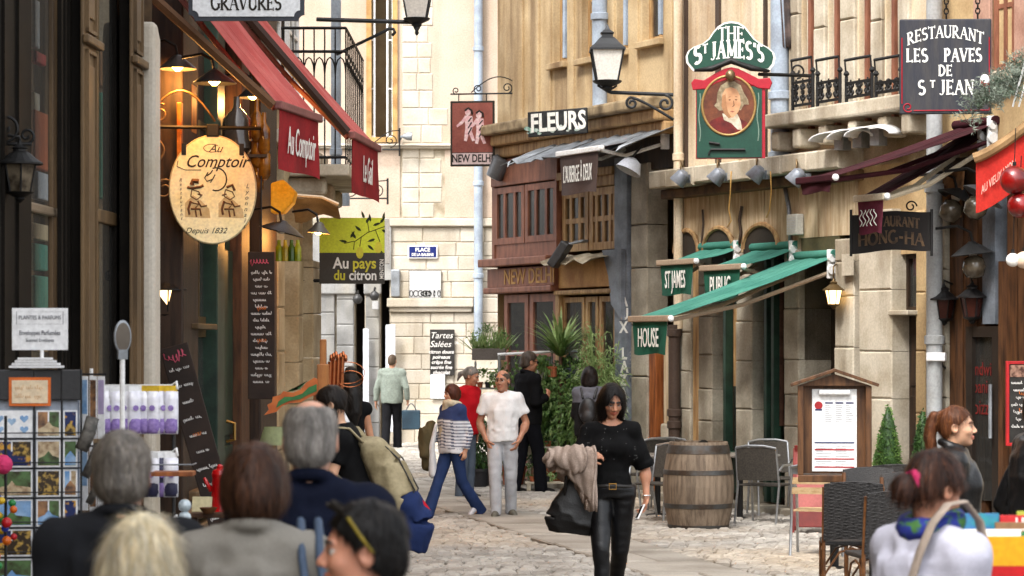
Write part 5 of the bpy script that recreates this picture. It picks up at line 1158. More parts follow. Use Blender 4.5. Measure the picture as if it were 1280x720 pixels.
class Fig:
    def __init__(s,name_label,px,Y,H,rot=0,sex='m',head=(0,0,0),pose={},skin=K(214,160,128),hairc=(.03,.02,.015),build=1.0,cat='person',lean=0.0,face=True,group=None,dz=0.0):
        s.u=H/1.75;s.sex=sex;s.R=rotm(*head);s.skin=skin;s.hc=hairc;s.b=build;s.face=face
        j=dict(DEF);
        if sex=='f':
            for k,f in(('sA',.86),('sB',.86),('eA',.9),('eB',.9),('wA',.95),('wB',.95),('gA',.97),('gB',.97)):x,y,z=j[k];j[k]=(x*f,y,z)
        j.update(pose);up=('waist','chest','upper','neck','head','sA','sB','eA','eB','wA','wB','gA','gB')
        if lean:
            ca,sa=math.cos(R(lean)),math.sin(R(lean))
            for k in up:
                if k in pose:continue
                x,y,z=j[k];dz_=z-.95;j[k]=(x,y-sa*dz_,.95+dz_*ca)
        s.j={k:np.array(v)*s.u for k,v in j.items()}
        g=ground(px,Y);s.t=thing('person',name_label,cat,(g.x,g.y,dz),R(rot),group);s.Y=Y
    def trunk(s,S,inf=0.0,low=True,k=.04,col=None,wf=1.0):
        u=s.u;j=s.j;b=s.b
        if s.sex=='m':D=((.160,.115),(.150,.112),(.162,.122),(.150,.098),(.08,.062))
        else:D=((.158,.118),(.122,.095),(.140,.106),(.128,.084),(.062,.055))
        P=[j['pel'],j['waist'],j['chest'],j['upper'],j['neck']];side=j['sB']-j['sA']
        st=[(p,(w*b)*u*wf+inf,(d*b)*u*wf+inf)for p,(w,d)in zip(P,D)]
        if low:st=[(j['pel']+(j['hA']+j['hB']-2*j['pel'])*.6,st[0][1]*.92,st[0][2]*.95)]+st
        S.secs(st,side,k,col)
        r=.062*u*b+inf*.8
        S.limb([j['sA'],(j['sA']+j['sB'])/2+np.array((0,0,.03*u)),j['sB']],[r,r*.9,r],.05,col,cut=False)
        if s.sex=='f':
            f=np.cross(side,np.array((0,0,1.0)));f/=np.linalg.norm(f);f=-f if f[1]>0 and abs(f[1])>abs(f[0])else f
            for sg in(-1,1):S.ell(j['chest']+side/np.linalg.norm(side)*sg*.068*u+f*.075*u+np.array((0,0,.005)),np.array((.062,.055,.062))*u+inf*.7,k=.05,col=col)
    def body(s,h=.012,hh=.006,hands=('A','B'),handh=.006,legs=True,mat=None,arms=True,curl=(.45,.45),palm={}):
        S=SDF();u=s.u;j=s.j;b=s.b;s.trunk(S,-.012)
        f=1 if s.sex=='m' else .86
        S.limb([j['neck']-np.array((0,.012*u,.05*u)),j['head']+s.R@np.array((0,.022,-.06))*u],[.05*u*f,.055*u*f],.025,cut=False)
        boxes=[]
        for sd in 'AB':
            if arms:
                S.limb([j['s'+sd],j['e'+sd],j['w'+sd]],[.05*u*f,.041*u*f,.029*u*f],.03,cut=False)
                m=j['e'+sd]*.72+j['w'+sd]*.28;S.ell(m,np.array((.044,.044,.055))*u*f,k=.04)
            if sd in hands:boxes.append(s.hand(S,sd,handh,curl['AB'.index(sd)],palm.get(sd)))
            if legs:
                S.limb([j['h'+sd],j['k'+sd],j['a'+sd]],[.086*u*f,.055*u*f,.038*u*f],.04,cut=False);S.limb([j['a'+sd]-np.array((0,0,.03*u)),j['t'+sd]],[.04*u,.03*u],.03,cut=False)
        s.headp(S);c=j['head'];w=.17*u;boxes=[(c-w,c+w,hh)]+boxes
        o=link('body',S.mesh('body',mat or m_skin,h,boxes,s.skin),s.t);return o
    def headp(s,S):
        u=s.u*(1.0 if s.sex=='m' else .95)*1.02;c=s.j['head'];Rm=s.R;f=1 if s.sex=='m' else .93
        W=lambda*p:c+Rm@(np.array(p)*u);A=lambda*r:np.array(r)*u
        S.ell(W(0,.012,.035),A(.074,.094,.084),Rm,.02);S.ell(W(0,-.03,-.022),A(.061,.064,.088),Rm,.025)
        S.ell(W(0,-.03,-.072),A(.05*f,.05,.042),Rm,.03);S.ell(W(0,-.074,-.1),A(.024*f,.02,.017),Rm,.022)
        for x in(-1,1):
            S.ell(W(.036*x,-.066,-.028),A(.026,.024,.022),Rm,.022)
            S.ell(W(.078*x,.012,-.008),A(.011,.024,.034),Rm,.006);S.ell(W(.086*x,.008,-.004),A(.008,.012,.018),Rm,.006,mode=1)
        S.cap(W(-.036,-.083,.022),W(.036,-.083,.022),.011*u,k=.018)
        if not s.face:return
        dk=tuple(x*.55 for x in s.skin)
        for x in(-1,1):S.ell(W(.031*x,-.1,.004),A(.018,.016,.012),Rm,.014,mode=1)
        S.cap(W(0,-.089,.012),W(0,-.113,-.027),.0075*u,.0125*u,.012)
        for x in(-1,1):S.ell(W(.0125*x,-.101,-.034),A(.0095,.012,.008),Rm,.006)
        lip=tuple(np.array(s.skin)*np.array((.85,.5,.5)))if s.sex=='f' else tuple(np.array(s.skin)*np.array((.82,.62,.6)))
        S.limb([W(-.023,-.088,-.064),W(0,-.0985,-.061),W(.023,-.088,-.064)],[.004*u,.0085*u,.004*u],.005,lip,cut=False)
        S.limb([W(-.019,-.088,-.069),W(0,-.097,-.0725),W(.019,-.088,-.069)],[.004*u,.0095*u,.004*u],.005,lip,cut=False)
        for x in(-1,1):
            S.ell(W(.031*x,-.0795,.003),A(.0135,.012,.0095),Rm,.003,(.62,.6,.57));S.ell(W(.031*x,-.0895,.003),A(.0055,.004,.0055),Rm,.001,(.03,.018,.01))
            S.limb([W(.017*x,-.091,.009),W(.031*x,-.0935,.0125),W(.046*x,-.086,.008)],[.003*u,.0035*u,.0025*u],.002,dk,cut=False)
            S.limb([W(.014*x,-.0965,.025),W(.032*x,-.0965,.031),W(.052*x,-.08,.025)],[.0045*u,.005*u,.003*u],.004,tuple(np.array(s.hc)*.7+.004),cut=False)
    def hand(s,S,sd,hh,curl,palm=None):
        u=s.u*(1 if s.sex=='m' else .93);w=s.j['w'+sd];d=s.j['g'+sd]-w;d=d/np.linalg.norm(d);sg=-1 if sd=='A' else 1
        n=np.array(palm if palm is not None else(-sg,.15,0),float);n-=d*(n@d);n/=np.linalg.norm(n);t=np.cross(n,d)*1.0
        if t@np.array((0,-1,0))<0 and palm is None:t=-t
        if palm is not None and len(palm)>3:pass
        S.cap(w+d*.012*u,w+d*.082*u,.028*u,.038*u,.02,flat=(n,2.3))
        for i,(ln,off)in enumerate(zip((.071,.079,.073,.057),(.029,.0095,-.0095,-.028))):
            p=w+d*(.088-.006*(i==3))*u+t*off*u;a=.25*curl;P=[p-d*.015*u]
            dirs=0.0
            for q,fr in enumerate((.45,.31,.24)):
                dirs+=curl*(.55,.85,.6)[q]*(1+.12*i);v=d*math.cos(dirs)+n*math.sin(dirs)+t*.05*(1.5-i)*(1-curl*.5)
                p=p+v/np.linalg.norm(v)*ln*fr*u;P.append(p)
            S.limb(P,[.0095*u,.0092*u,.0085*u,.0072*u],.004,cut=False)
        p=w+d*.028*u+t*.024*u;v=d*.62+t*.62+n*.4;v/=np.linalg.norm(v);p1=p+v*.04*u;v2=d*.9+t*.15+n*(.3+.5*curl);v2/=np.linalg.norm(v2)
        S.limb([p,p1,p1+v2*.03*u,p1+v2*.03*u+(v2*.8+n*.3)*.022*u],[.015*u,.0115*u,.0105*u,.008*u],.008,cut=False)
        c=w+d*.09*u;return(c-.115*u,c+.115*u,hh)
    def garment(s,name,col,mat=None,sleeve=2.0,hem=.86,inf=.016,neck=(.075,.0),neckdeep=0.0,h=.012,fold=.008,wf=1.0,sl=(.066,.056,.046),legs=None,paint=None,collar=None,flare=0.0,extra=None,slim=.0,dress=None,label=None,boxy=False):
        """a top, coat or dress over the trunk, with sleeves to `sleeve` (1 elbow, 2 wrist) and a hem height"""
        S=SDF();u=s.u;j=s.j;b=s.b;col=dk(col);s.trunk(S,inf,True,.05,wf=wf)
        if boxy:S.secs([(j['pel']-np.array((0,0,.1*u)),(.165*b)*u+inf+flare,(.118*b)*u+inf+flare*.7),(j['chest'],(.165*b)*u+inf,(.122*b)*u+inf),(j['upper'],.15*b*u+inf,.098*b*u+inf)],j['sB']-j['sA'],.04)
        if dress:S.secs([(j['pel']-np.array((0,0,(.955-dress[0])*u)),dress[1]*u,dress[2]*u),(j['pel'],.165*u+inf,.12*u+inf)],j['sB']-j['sA'],.05)
        for sd in 'AB':
            if sleeve<=0:continue
            a,e,w_=j['s'+sd],j['e'+sd],j['w'+sd];f=u*(1 if s.sex=='m' else .88)
            if sleeve<=1:S.limb([a,a+(e-a)*sleeve],[sl[0]*f,(sl[0]+(sl[1]-sl[0])*sleeve)*f],.035)
            else:S.limb([a,e,e+(w_-e)*(sleeve-1)],[sl[0]*f,sl[1]*f,sl[2]*f],.035)
        S.clip(lambda P:hem*u-P[...,2]+.006*np.sin(P[...,0]*23))
        if neck:
            c=j['neck']+np.array((0,-neckdeep*u,.012*u+neck[1]));r_=neck[0]*u
            S.ell(c+np.array((0,-.012*u,.055*u)),(r_*.92,r_*.85,.055*u+neckdeep*1.3),None,.004,mode=1)
            S.clip(lambda P:np.where(np.sqrt((P[...,0]-c[0])**2+(P[...,1]-c[1])**2)<.14*u,P[...,2]-c[2]-.05*u,-1))
        if fold:
            sc_=np.array((11,11,5.0))/u;S.disp(lambda P:fold*(2*np.abs(noise3(P*sc_+3.1)-.5)-.42)+fold*.6*(2*np.abs(noise3(P*np.array((17,17,26.))/u+9)-.5)-.4)*np.clip(1-np.abs(P[...,2]/u-1.05)*4,0,1)+fold*.5*(noise3(P*np.array((28,28,14.))/u)-.5))
        if collar:
            c=j['neck'];rr,cz,th=collar
            for a0 in range(-155,156,22):
                p=[c+np.array((rr*u*math.sin(R(a)),rr*u*.9*math.cos(R(a))*(1)+.0,cz*u+.02*u*math.cos(R(a))))for a in(a0,a0+22)];S.cap(p[0],p[1],th*u,k=.008)
        if extra:extra(S)
        return link(name,S.mesh(name,mat or m_cloth,h,(),col,paint),s.t,label=label)
    def trousers(s,col,mat=None,rs=(.1,.075,.07),h=.012,top=1.0,fold=.007,bottom=.04,paint=None,name='trousers',inf=.012):
        S=SDF();u=s.u;j=s.j;col=dk(col);f=u*(1 if s.sex=='m' else .95)
        D=(.160,.115)if s.sex=='m' else(.166,.122)
        S.secs([(j['pel']+(j['hA']+j['hB']-2*j['pel'])*.75,D[0]*u*.93*s.b+inf,D[1]*u*.9*s.b+inf),(j['pel'],D[0]*u*s.b+inf,D[1]*u*s.b+inf),(j['waist'],D[0]*.9*u*s.b+inf,D[1]*.9*u*s.b+inf)],j['sB']-j['sA'],.03)
        for sd in 'AB':
            a=j['a'+sd];k=j['k'+sd];e=a+(a-k)/np.linalg.norm(a-k)*max(0,a[2]-bottom*u-.0)
            S.limb([j['h'+sd],k,e],[rs[0]*f,rs[1]*f,rs[2]*f],.03)
        S.clip(lambda P:P[...,2]-top*u)
        if fold:S.disp(lambda P:fold*(2*np.abs(noise3(P*np.array((10,10,16.))/u+7)-.5)-.4)*np.clip(1.2-np.abs(P[...,2]/u-.5)*1.2,.3,1))
        return link(name,S.mesh(name,mat or m_cloth,h,(),col,paint),s.t)
    def shoes(s,col,h=.009,sole=None,mat=None):
        for sd in 'AB':
            S=SDF();u=s.u;a=s.j['a'+sd];t=s.j['t'+sd];d=t-a;d[2]=0;d/=np.linalg.norm(d)
            S.limb([a-d*.035*u+np.array((0,0,-.04*u)),a+d*.05*u-np.array((0,0,.035*u)),t+np.array((0,0,.005))],[.044*u,.044*u,.034*u],.02,cut=False);S.limb([a+np.array((0,0,.03*u)),a-np.array((0,0,.03*u))],[.04*u,.044*u],.02)
            z0=min(a[2]-.075*u,t[2]-.028*u)
            S.clip(lambda P:z0-P[...,2])
            link('shoe',S.mesh('shoe',mat or m_shoe,h,(),col,(lambda v,c:np.where((v[:,2]<z0+.022*u)[:,None],np.array(sole)[None],c))if sole else None),s.t)
    # hair, in the head's own frame
    def HP(s):c=s.j['head'];u=s.u*(1.0 if s.sex=='m' else .95)*1.02;return lambda*p:c+s.R@(np.array(p)*u),u,(lambda P:(P-c)@s.R/u)
    def hair(s,style='short',col=None,h=.008,vol=.012,strands=0,slen=.03,amp=.004,swidth=.0016,extra=None,name='hair',cols=None,curl=.12):
        W,u,inv=s.HP();S=SDF();col=dk(col or s.hc);Rm=s.R;A=lambda*r:np.array(r)*u
        S.ell(W(0,.014,.037),A(.075+vol,.095+vol,.085+vol),Rm,.02)
        if style in('short','balding','crop'):
            S.ell(W(0,.035,-.03),A(.07+vol*.8,.075+vol*.8,.07),Rm,.03)
            def cl(P):
                q=inv(P);line=.072-1.12*(q[...,1]+.075);r=(line-q[...,2])
                ear=.03-np.sqrt((np.abs(q[...,0])-.08)**2+(q[...,1]-.005)**2+(q[...,2]+.012)**2)
                side=np.where((q[...,1]<-.03)&(np.abs(q[...,0])>.045),.03-q[...,2],-1)
                r=np.maximum(np.maximum(r,ear),side)
                if style=='balding':r=np.maximum(r,.078-np.sqrt((q[...,0]/.95)**2+((q[...,1]+.0)/1.35)**2+((q[...,2]-.135)/1.1)**2))
                return r*u
            S.clip(cl)
        elif style=='bob':
            for x in(-1,1):S.ell(W(.064*x,.012,-.05),A(.033+vol,.07,.125),Rm,.03)
            S.ell(W(0,.055,-.055),A(.082+vol,.055,.12),Rm,.04);S.ell(W(.008,-.1,-.022),A(.053,.082,.112),Rm,.012,mode=1)
            S.clip(lambda P:(-.155-inv(P)[...,2]+.006*np.sin(inv(P)[...,0]*80))*u)
        elif style=='full':
            S.ell(W(0,.03,-.02),A(.084+vol,.085+vol,.1),Rm,.03);S.ell(W(0,-.09,-.05),A(.058,.07,.1),Rm,.015,mode=1)
            S.clip(lambda P:(-.115-inv(P)[...,2]+.5*np.maximum(0,-.0-inv(P)[...,1]))*u)
        elif style=='long':
            S.limb([W(0,.05,.02),W(0,.09,-.1),W(0,.1,-.26),W(.01,.1,-.38)],[.08*u,.085*u,.07*u,.03*u],.04,cut=False)
            for x in(-1,1):S.ell(W(.064*x,.015,-.05),A(.03,.06,.11),Rm,.03)
            S.ell(W(0,-.1,-.035),A(.055,.075,.098),Rm,.012,mode=1)
        elif style=='tied':
            def cl(P):
                q=inv(P);line=.066-1.0*(q[...,1]+.07);ear=.024-np.sqrt((np.abs(q[...,0])-.085)**2+(q[...,1]-.004)**2+(q[...,2]+.014)**2);return np.maximum(line-q[...,2],ear)*u
            S.ell(W(0,.05,-.02),A(.066,.06,.06),Rm,.03);S.clip(cl)
        if extra:extra(S,W,u,Rm)
        S.disp(lambda P:amp*(noise3(inv(P)*np.array((95,95,22.)))-.5)*2+amp*.8*(noise3(inv(P)*np.array((30,30,10.)))-.5)*2)
        o=link(name,S.mesh(name,m_hair,h,(),col),s.t)
        if strands:
            me=o.data;n=len(me.vertices);v=np.empty(n*3,np.float32);me.vertices.foreach_get('co',v);v=v.reshape(-1,3).astype(float)
            nr=np.empty(n*3,np.float32);me.vertices.foreach_get('normal',nr);nr=nr.reshape(-1,3).astype(float)
            ok=np.nonzero(~((inv(v)[:,1]<-.06)&(inv(v)[:,2]<.03)))[0];pk=RNG.choice(ok,strands);cr=W(.01,.05,.12)
            fl=lambda P:(lambda q:q/np.linalg.norm(q,axis=1,keepdims=True)*.8)(P-cr)+np.array((0,0,-.75))
            base=np.array([dk(x)for x in cols]if cols is not None else[col]);cc=base[RNG.integers(0,len(base),strands)]*RNG.uniform(.55,1.5,(strands,1))
            link('strands',ribbons('strands',m_hair,v[pk],nr[pk],fl,slen*u,swidth*u,c=cc,curl=curl),o)
        return o
def stripes(cols,per,lo,hi):
    def f(v,c):
        z=v[:,2]+.12*np.abs(v[:,0]);m=((z/per)%1<.42)&(z>lo)&(z<hi);c=c.copy();c[m]=cols[1];c[z>=hi]=cols[2];return c
    return f
SK1,SK2,SK3=K(232,180,146),K(206,148,112),K(190,128,92)
BLK=(.012,.012,.013)
# --- the young woman walking towards the camera
p=W_=Fig('young dark-haired woman in black walking forward with cardigan over her arm',764,18.6,1.665,0,'f',(12,23,0),skin=K(206,146,114),hairc=(.014,.009,.007),build=1.02,pose=dict(
    sA=(-.165,.0,1.40),eA=(-.315,-.03,1.06),wA=(-.19,-.235,1.185),gA=(-.09,-.27,1.235),sB=(.165,.0,1.40),eB=(.262,.05,1.115),wB=(.268,-.02,.885),gB=(.225,-.06,.735),
    kA=(-.085,-.15,.5),aA=(-.06,-.12,.10),tA=(-.07,-.27,.05),kB=(.07,.06,.48),aB=(.045,.34,.17),tB=(.055,.22,.03),head=(.005,-.045,1.625)))
p.body(.009,.0045,curl=(.9,.55),handh=.0045,palm={'A':(.3,.6,-.7),'B':(-.8,-.5,0)})
def batw(S):
    for sd,x in(('A',-1),('B',1)):S.limb([p.j['chest']+np.array((.06*x,0,-.02)),p.j['s'+sd]*.35+p.j['e'+sd]*.65],[.085,.075],.05)
    for sd in 'AB':e=p.j['e'+sd];a=p.j['s'+sd];d=(e-a)/np.linalg.norm(e-a);S.limb([e-d*.05,e-d*.01],[.078,.074],.006,cut=True,cut0=True)
def beads(v,c):
    return c
top_=p.garment('top',(.006,.006,.0065),m_fine,sleeve=.97,hem=.955,inf=.004,neck=(.125,-.02),neckdeep=.03,h=.009,fold=.014,sl=(.058,.078,.07),extra=batw)
p.trousers((.010,.011,.014),m_leather,rs=(.108,.07,.052),h=.009,fold=.008,bottom=.06,top=.985,inf=.018)
p.shoes(BLK);p.hair('bob',h=.0055,vol=.021,strands=2600,slen=.1,swidth=.0014,amp=.0035)
q=MB();c=p.j['waist']+np.array((0,0,-.115));q.tube([(c[0]+.165*math.cos(R(a)),c[1]+.128*math.sin(R(a)),c[2]+.004*math.sin(R(a*3)))for a in range(0,360,15)],.016,6,closed=True);q.build('belt',m_leather if False else M('belt_leather',(.02,.018,.016),rough=.4),p.t,smooth=True)
q=MB();q.tube([(c[0]+x,c[1]-.142,c[2]+z)for x,z in((-.02,-.02),(.03,-.02),(.03,.02),(-.02,.02))],.004,4,closed=True);q.build('buckle',M('gilt',K(200,150,70),rough=.35,metal=.3),p.t)
q=MB();rb=random.Random(4)
m_bead=M('silver_beads',(.6,.6,.6),rough=.25,metal=.7,bump=0)
dgt=top_.data
vv=np.empty(len(dgt.vertices)*3,np.float32);dgt.vertices.foreach_get('co',vv);vv=vv.reshape(-1,3)
fr_=vv[(vv[:,1]<-.05)&(vv[:,2]>1.12)&(vv[:,2]<1.36)&(np.abs(vv[:,0])<.2)]
for i in RNG.choice(len(fr_),34,replace=False):x,y,z=fr_[i];q.lathe([(.0015,-.002),(.0028,0),(.0015,.002)],5,(x,y-.002,z))
q.build('beads',m_bead,p.t,kind='stuff')
b_=p.j['wB'];q=MB();q.tube([(b_[0]+.03*math.cos(R(a)),b_[1]+.03*math.sin(R(a)),b_[2]+.02)for a in range(0,360,30)],.004,5,closed=True);q.build('bracelet',M('silver',(.7,.7,.7),rough=.3,metal=.9),p.t)
g_=p.t.location
t=thing('mobile_phone','white mobile phone held in the young woman\'s lowered hand','phone',(g_.x+.205,g_.y-.09,.745),R(20));o=MB().box(-.006,.006,-.033,.033,-.06,.06).build('case',m_white,t,bevel=.004);t.rotation_euler=(R(-12),R(28),R(10));MB().box(-.0068,-.0058,-.029,.029,-.05,.05).build('screen',m_black,t)
# cardigan and bag
def drape(x0,x1,zb,zf,seed,off=0.0,n=30,top=1.155):
    """cloth folded over the forearm: hangs behind to zb(u) and in front to zf(u)"""
    G=[]
    for i in range(n+1):
        u=i/n;x=x0+(x1-x0)*u;row=[]
        yb=-.06-.15*u;zt=top+.035*u+off
        for k in range(15):
            v=k/14
            if v<.3:f=v/.3;z=zb(u)+(zt-zb(u))*f;y=yb+.05-.02*f
            elif v<.5:f=(v-.3)/.2;z=zt+.03*math.sin(math.pi*f);y=yb+.03-.115*f
            else:f=(v-.5)/.5;z=zt-(zt-zf(u))*f;y=yb-.085-.02*math.sin(math.pi*f)
            a_=(.004+.018*abs(v-.4)*1.6);w_=math.sin(u*17+seed+v*2.2)+.5*math.sin(u*31+seed*2-v*3)
            row.append((x+.012*math.sin(v*9+seed+u*5)+(-.05+.1*u)*0,y+a_*w_-off*.6,z+.006*math.sin(u*23+seed)))
        G.append(row)
    return G
t=thing('cardigan','beige knitted cardigan draped over the walking woman\'s forearm','cardigan',p.t.location)
m_knitb=M('beige_knit',K(192,172,158),col2=K(166,146,132),scale=14,rough=.95,spec=.1,bump=.7,bscale=140,fine=.16,fscale=120)
MB().sheet(drape(-.40,-.12,lambda u:.98-.1*u,lambda u:1.03-.22*u+.05*math.sin(u*5),1.0),.012).build('front_panel',m_knitb,t,smooth=True)
MB().sheet(drape(-.46,-.2,lambda u:1.04,lambda u:1.07-.03*u+.02*math.sin(u*7),2.6,.022),.014).build('folded_layer',m_knitb,t,smooth=True)
MB().sheet(drape(-.27,-.13,lambda u:.96,lambda u:.93-.16*u-.06*math.sin(u*3),4.1,.008),.012).build('sleeve',m_knitb,t,smooth=True)
S=SDF();S.limb([(-.47,-.07,1.12),(-.44,-.12,1.14),(-.33,-.2,1.16)],[.03,.045,.03],.03,cut=False);S.disp(lambda P:.016*(2*np.abs(noise3(P*np.array((22,22,12.)))-.5)-.4));link('rolled_edge',S.mesh('rolled_edge',m_knitb,.007,(),(.4,.3,.3)),t)
S=SDF();S.secs([((-.3,-.07,.60),.16,.05),((-.29,-.07,.68),.2,.07),((-.25,-.075,.8),.165,.055),((-.2,-.08,.98),.1,.025)],(1,0,-.12),.03);S.disp(lambda P:.012*(2*np.abs(noise3(P*np.array((9,9,13.)))-.5)-.4))
t=thing('handbag','soft black leather handbag hanging below the beige cardigan','bag',p.t.location);link('bag',S.mesh('bag',m_leather,.008,(),(.005,.0045,.0045),smooth=3),t)
q=MB();q.tube([(-.34,-.1,.85),(-.33,-.12,1.0),(-.28,-.1,1.06),(-.2,-.1,1.02),(-.13,-.1,.9)],.012,6);q.build('strap',M('belt_leather',(.02,.018,.016)),t,smooth=True)

# --- people in the middle of the street
def mid(p,hh=.008,h=.014):p.body(h,hh,handh=.008)
p=Fig('man in white polo shirt and pale jeans with hands in his pockets',628,28.8,1.66,0,'m',(-22,2,0),skin=K(198,142,112),hairc=(.09,.07,.055),build=.95,pose=dict(
    eA=(-.275,.06,1.13),wA=(-.19,-.06,.93),gA=(-.13,-.1,.8),eB=(.285,.06,1.13),wB=(.2,-.06,.93),gB=(.14,-.1,.8),aA=(-.075,-.2,.10),tA=(-.1,-.34,.05),kA=(-.085,-.16,.5),aB=(.1,.1,.10),tB=(.15,-.03,.03),kB=(.1,-.02,.5)))
mid(p);p.garment('polo_shirt',(.74,.74,.74),sleeve=.62,hem=.92,inf=.02,neck=(.075,0),neckdeep=.03,fold=.022,sl=(.07,.078,.06),boxy=True,collar=(.07,.02,.014));p.trousers(K(190,192,196),rs=(.102,.074,.064),bottom=.05,fold=.012);p.shoes(K(108,104,92),sole=K(200,196,180));p.hair('balding',h=.008,vol=.006)
gl_=MB();W,u,_=p.HP();gl_.tube([W(-.07,-.07,.012),W(-.05,-.105,.012),W(.05,-.105,.012),W(.07,-.07,.012)],.0014,4);[gl_.tube([W(x+.022*math.cos(R(a)),-.106,.004+.015*math.sin(R(a)))for a in range(0,360,30)],.0011,4,closed=True)for x in(-.032,.032)];gl_.build('glasses',m_iron,p.t)
# woman in the striped sweater, striding left
p=Fig('woman in navy and white striped sweater and cream scarf striding to the left',566,28.8,1.50,-52,'f',(-12,4,0),skin=K(214,160,128),hairc=K(92,48,30),build=1.1,pose=dict(
    kA=(-.085,-.17,.5),aA=(-.08,-.33,.11),tA=(-.1,-.48,.07),kB=(.085,.08,.49),aB=(.085,.34,.15),tB=(.09,.22,.04),eA=(-.225,.0,1.12),wA=(-.22,-.2,1.0),gA=(-.2,-.33,.96),eB=(.23,.1,1.13),wB=(.24,.03,.9),gB=(.24,-.0,.76)))
mid(p);p.garment('striped_sweater',(.66,.67,.7),sleeve=1.92,hem=.86,inf=.026,fold=.01,sl=(.066,.06,.05),boxy=True,paint=stripes(((.66,.67,.7),(.08,.09,.14),(.03,.045,.12)),.036,.8,1.13));p.trousers(K(48,66,108),rs=(.105,.075,.085),bottom=.04);p.shoes((.5,.5,.52),sole=(.6,.6,.6));p.hair('full',h=.009,vol=.016)
S=SDF();c=p.j['neck']
for a0 in range(0,360,24):q_=[c+np.array((.075*math.sin(R(a)),.075*math.cos(R(a))-.015,.02-.015*math.cos(R(a))))for a in(a0,a0+24)];S.cap(q_[0],q_[1],.036,k=.02)
S.secs([(c+np.array((-.02,-.09,0)),.05,.03),(c+np.array((-.02,-.14,-.2)),.05,.02),(c+np.array((-.03,-.14,-.36)),.045,.016)],(1,0,0),.03);S.disp(lambda P:.012*(noise3(P*30)-.5))
link('scarf',S.mesh('scarf',m_knit,.011,(),K(226,214,186)),p.t)
S=SDF();S.limb([(-.22,-.14,1.03),(-.215,-.2,.9),(-.21,-.2,.6)],[.06,.085,.065],.03,cut=False);S.limb([(-.2,-.26,.98),(-.17,-.28,.72)],[.05,.05],.05,cut=False);S.disp(lambda P:.03*(2*np.abs(noise3(P*np.array((18,18,6.)))-.5)-.4))
link('jacket',S.mesh('jacket',m_cloth,.012,(),K(92,82,58)),None,loc=p.t.location,rotz=p.t.rotation_euler.z,label='olive jacket hanging over the striding woman\'s forearm',cat='jacket')
S=SDF();S.limb([(-.1,-.16,1.05),(-.13,-.2,.8),(-.13,-.18,.5)],[.02,.035,.05],.03,cut=False)
link('cloth_bag',S.mesh('cloth_bag',m_cloth,.012,(),(.62,.62,.62)),None,loc=p.t.location,rotz=p.t.rotation_euler.z,label='white cloth bag hanging between olive jacket and striped sweater',cat='bag')
# person in red behind her
p=Fig('person in red top with grey ponytail and jeans behind the striped sweater',582,32.3,1.67,60,'f',(15,18,0),skin=K(208,150,118),hairc=K(150,142,134),build=1.08,lean=6)
mid(p);p.garment('red_top',K(206,30,40),sleeve=1.0,hem=.86,inf=.024,fold=.01,boxy=True);p.trousers(K(96,108,124),rs=(.1,.08,.08),bottom=.03);p.shoes((.03,.028,.026))
p.hair('tied',h=.009,vol=.012,extra=lambda S,W,u,Rm:S.limb([W(0,.1,.03),W(0,.16,-.02),W(0,.17,-.12)],[.03*u,.034*u,.012*u],.02,cut=False))
# man in black with dark glasses
p=Fig('tall man all in black with dark glasses facing the flower racks',660,33.4,1.85,118,'m',(0,6,0),skin=K(196,138,106),hairc=K(84,72,62),build=1.02,pose=dict(eA=(-.235,.02,1.13),wA=(-.13,-.2,1.2),gA=(-.06,-.27,1.3),eB=(.24,.03,1.14),wB=(.19,-.16,1.1),gB=(.1,-.27,1.17),kA=(-.09,-.1,.5),aA=(-.1,-.13,.085),tA=(-.12,-.28,.03),kB=(.09,.05,.5),aB=(.1,.14,.085),tB=(.12,-.01,.03)))
mid(p);p.garment('jacket',(.014,.014,.016),sleeve=1.95,hem=.86,inf=.03,fold=.014,boxy=True,collar=(.075,.03,.022));p.trousers((.013,.014,.02),rs=(.1,.08,.08),bottom=.035);p.shoes((.012,.011,.01));p.hair('short',h=.009,vol=.012)
W,u,_=p.HP();q=MB();q.tube([W(-.078,.0,.012),W(-.068,-.07,.01),W(-.06,-.09,.006),W(0,-.104,.01),W(.06,-.09,.006),W(.068,-.07,.01),W(.078,.0,.012)],.004,5);q.build('sunglasses',m_black,p.t)
for x in(-1,1):q=MB();q.tube([W(.012*x,-.1,.004),W(.035*x,-.1,.003),W(.06*x,-.088,.004)],[.012,.018,.012],8);q.build('sunglass_lens',m_black,p.t)
# woman with a small backpack, seen from behind
p=Fig('dark-haired woman with small black backpack looking at the shop',737,32.3,1.66,172,'f',(0,10,0),skin=SK2,hairc=(.03,.02,.017),build=1.05,pose=dict(wB=(.14,-.2,1.05),eB=(.21,-.02,1.12),gB=(.05,-.26,1.08)))
mid(p);p.garment('top',(.035,.033,.034),sleeve=1.9,hem=.84,inf=.026,fold=.012,boxy=True,paint=lambda v,c:np.where((v[:,2]>1.22)[:,None],np.array(K(116,116,124))[None],c));p.trousers((.02,.02,.024));p.shoes((.02,.02,.02));p.hair('bob',h=.009,vol=.022)
S=SDF();S.ell((0,.17,1.12),(.12,.07,.17),k=.03);S.ell((0,.22,1.04),(.09,.04,.08),k=.02);[S.limb([(.07*x,.12,1.28),(.1*x,.06,1.4),(.11*x,-.05,1.39)],[.02,.022,.02],.02)for x in(-1,1)]
t=thing('backpack','small black leather backpack on the dark-haired woman by the shop','backpack',p.t.location,p.t.rotation_euler.z);link('bag',S.mesh('bag',m_leather,.012,(),(.018,.017,.018)),t)
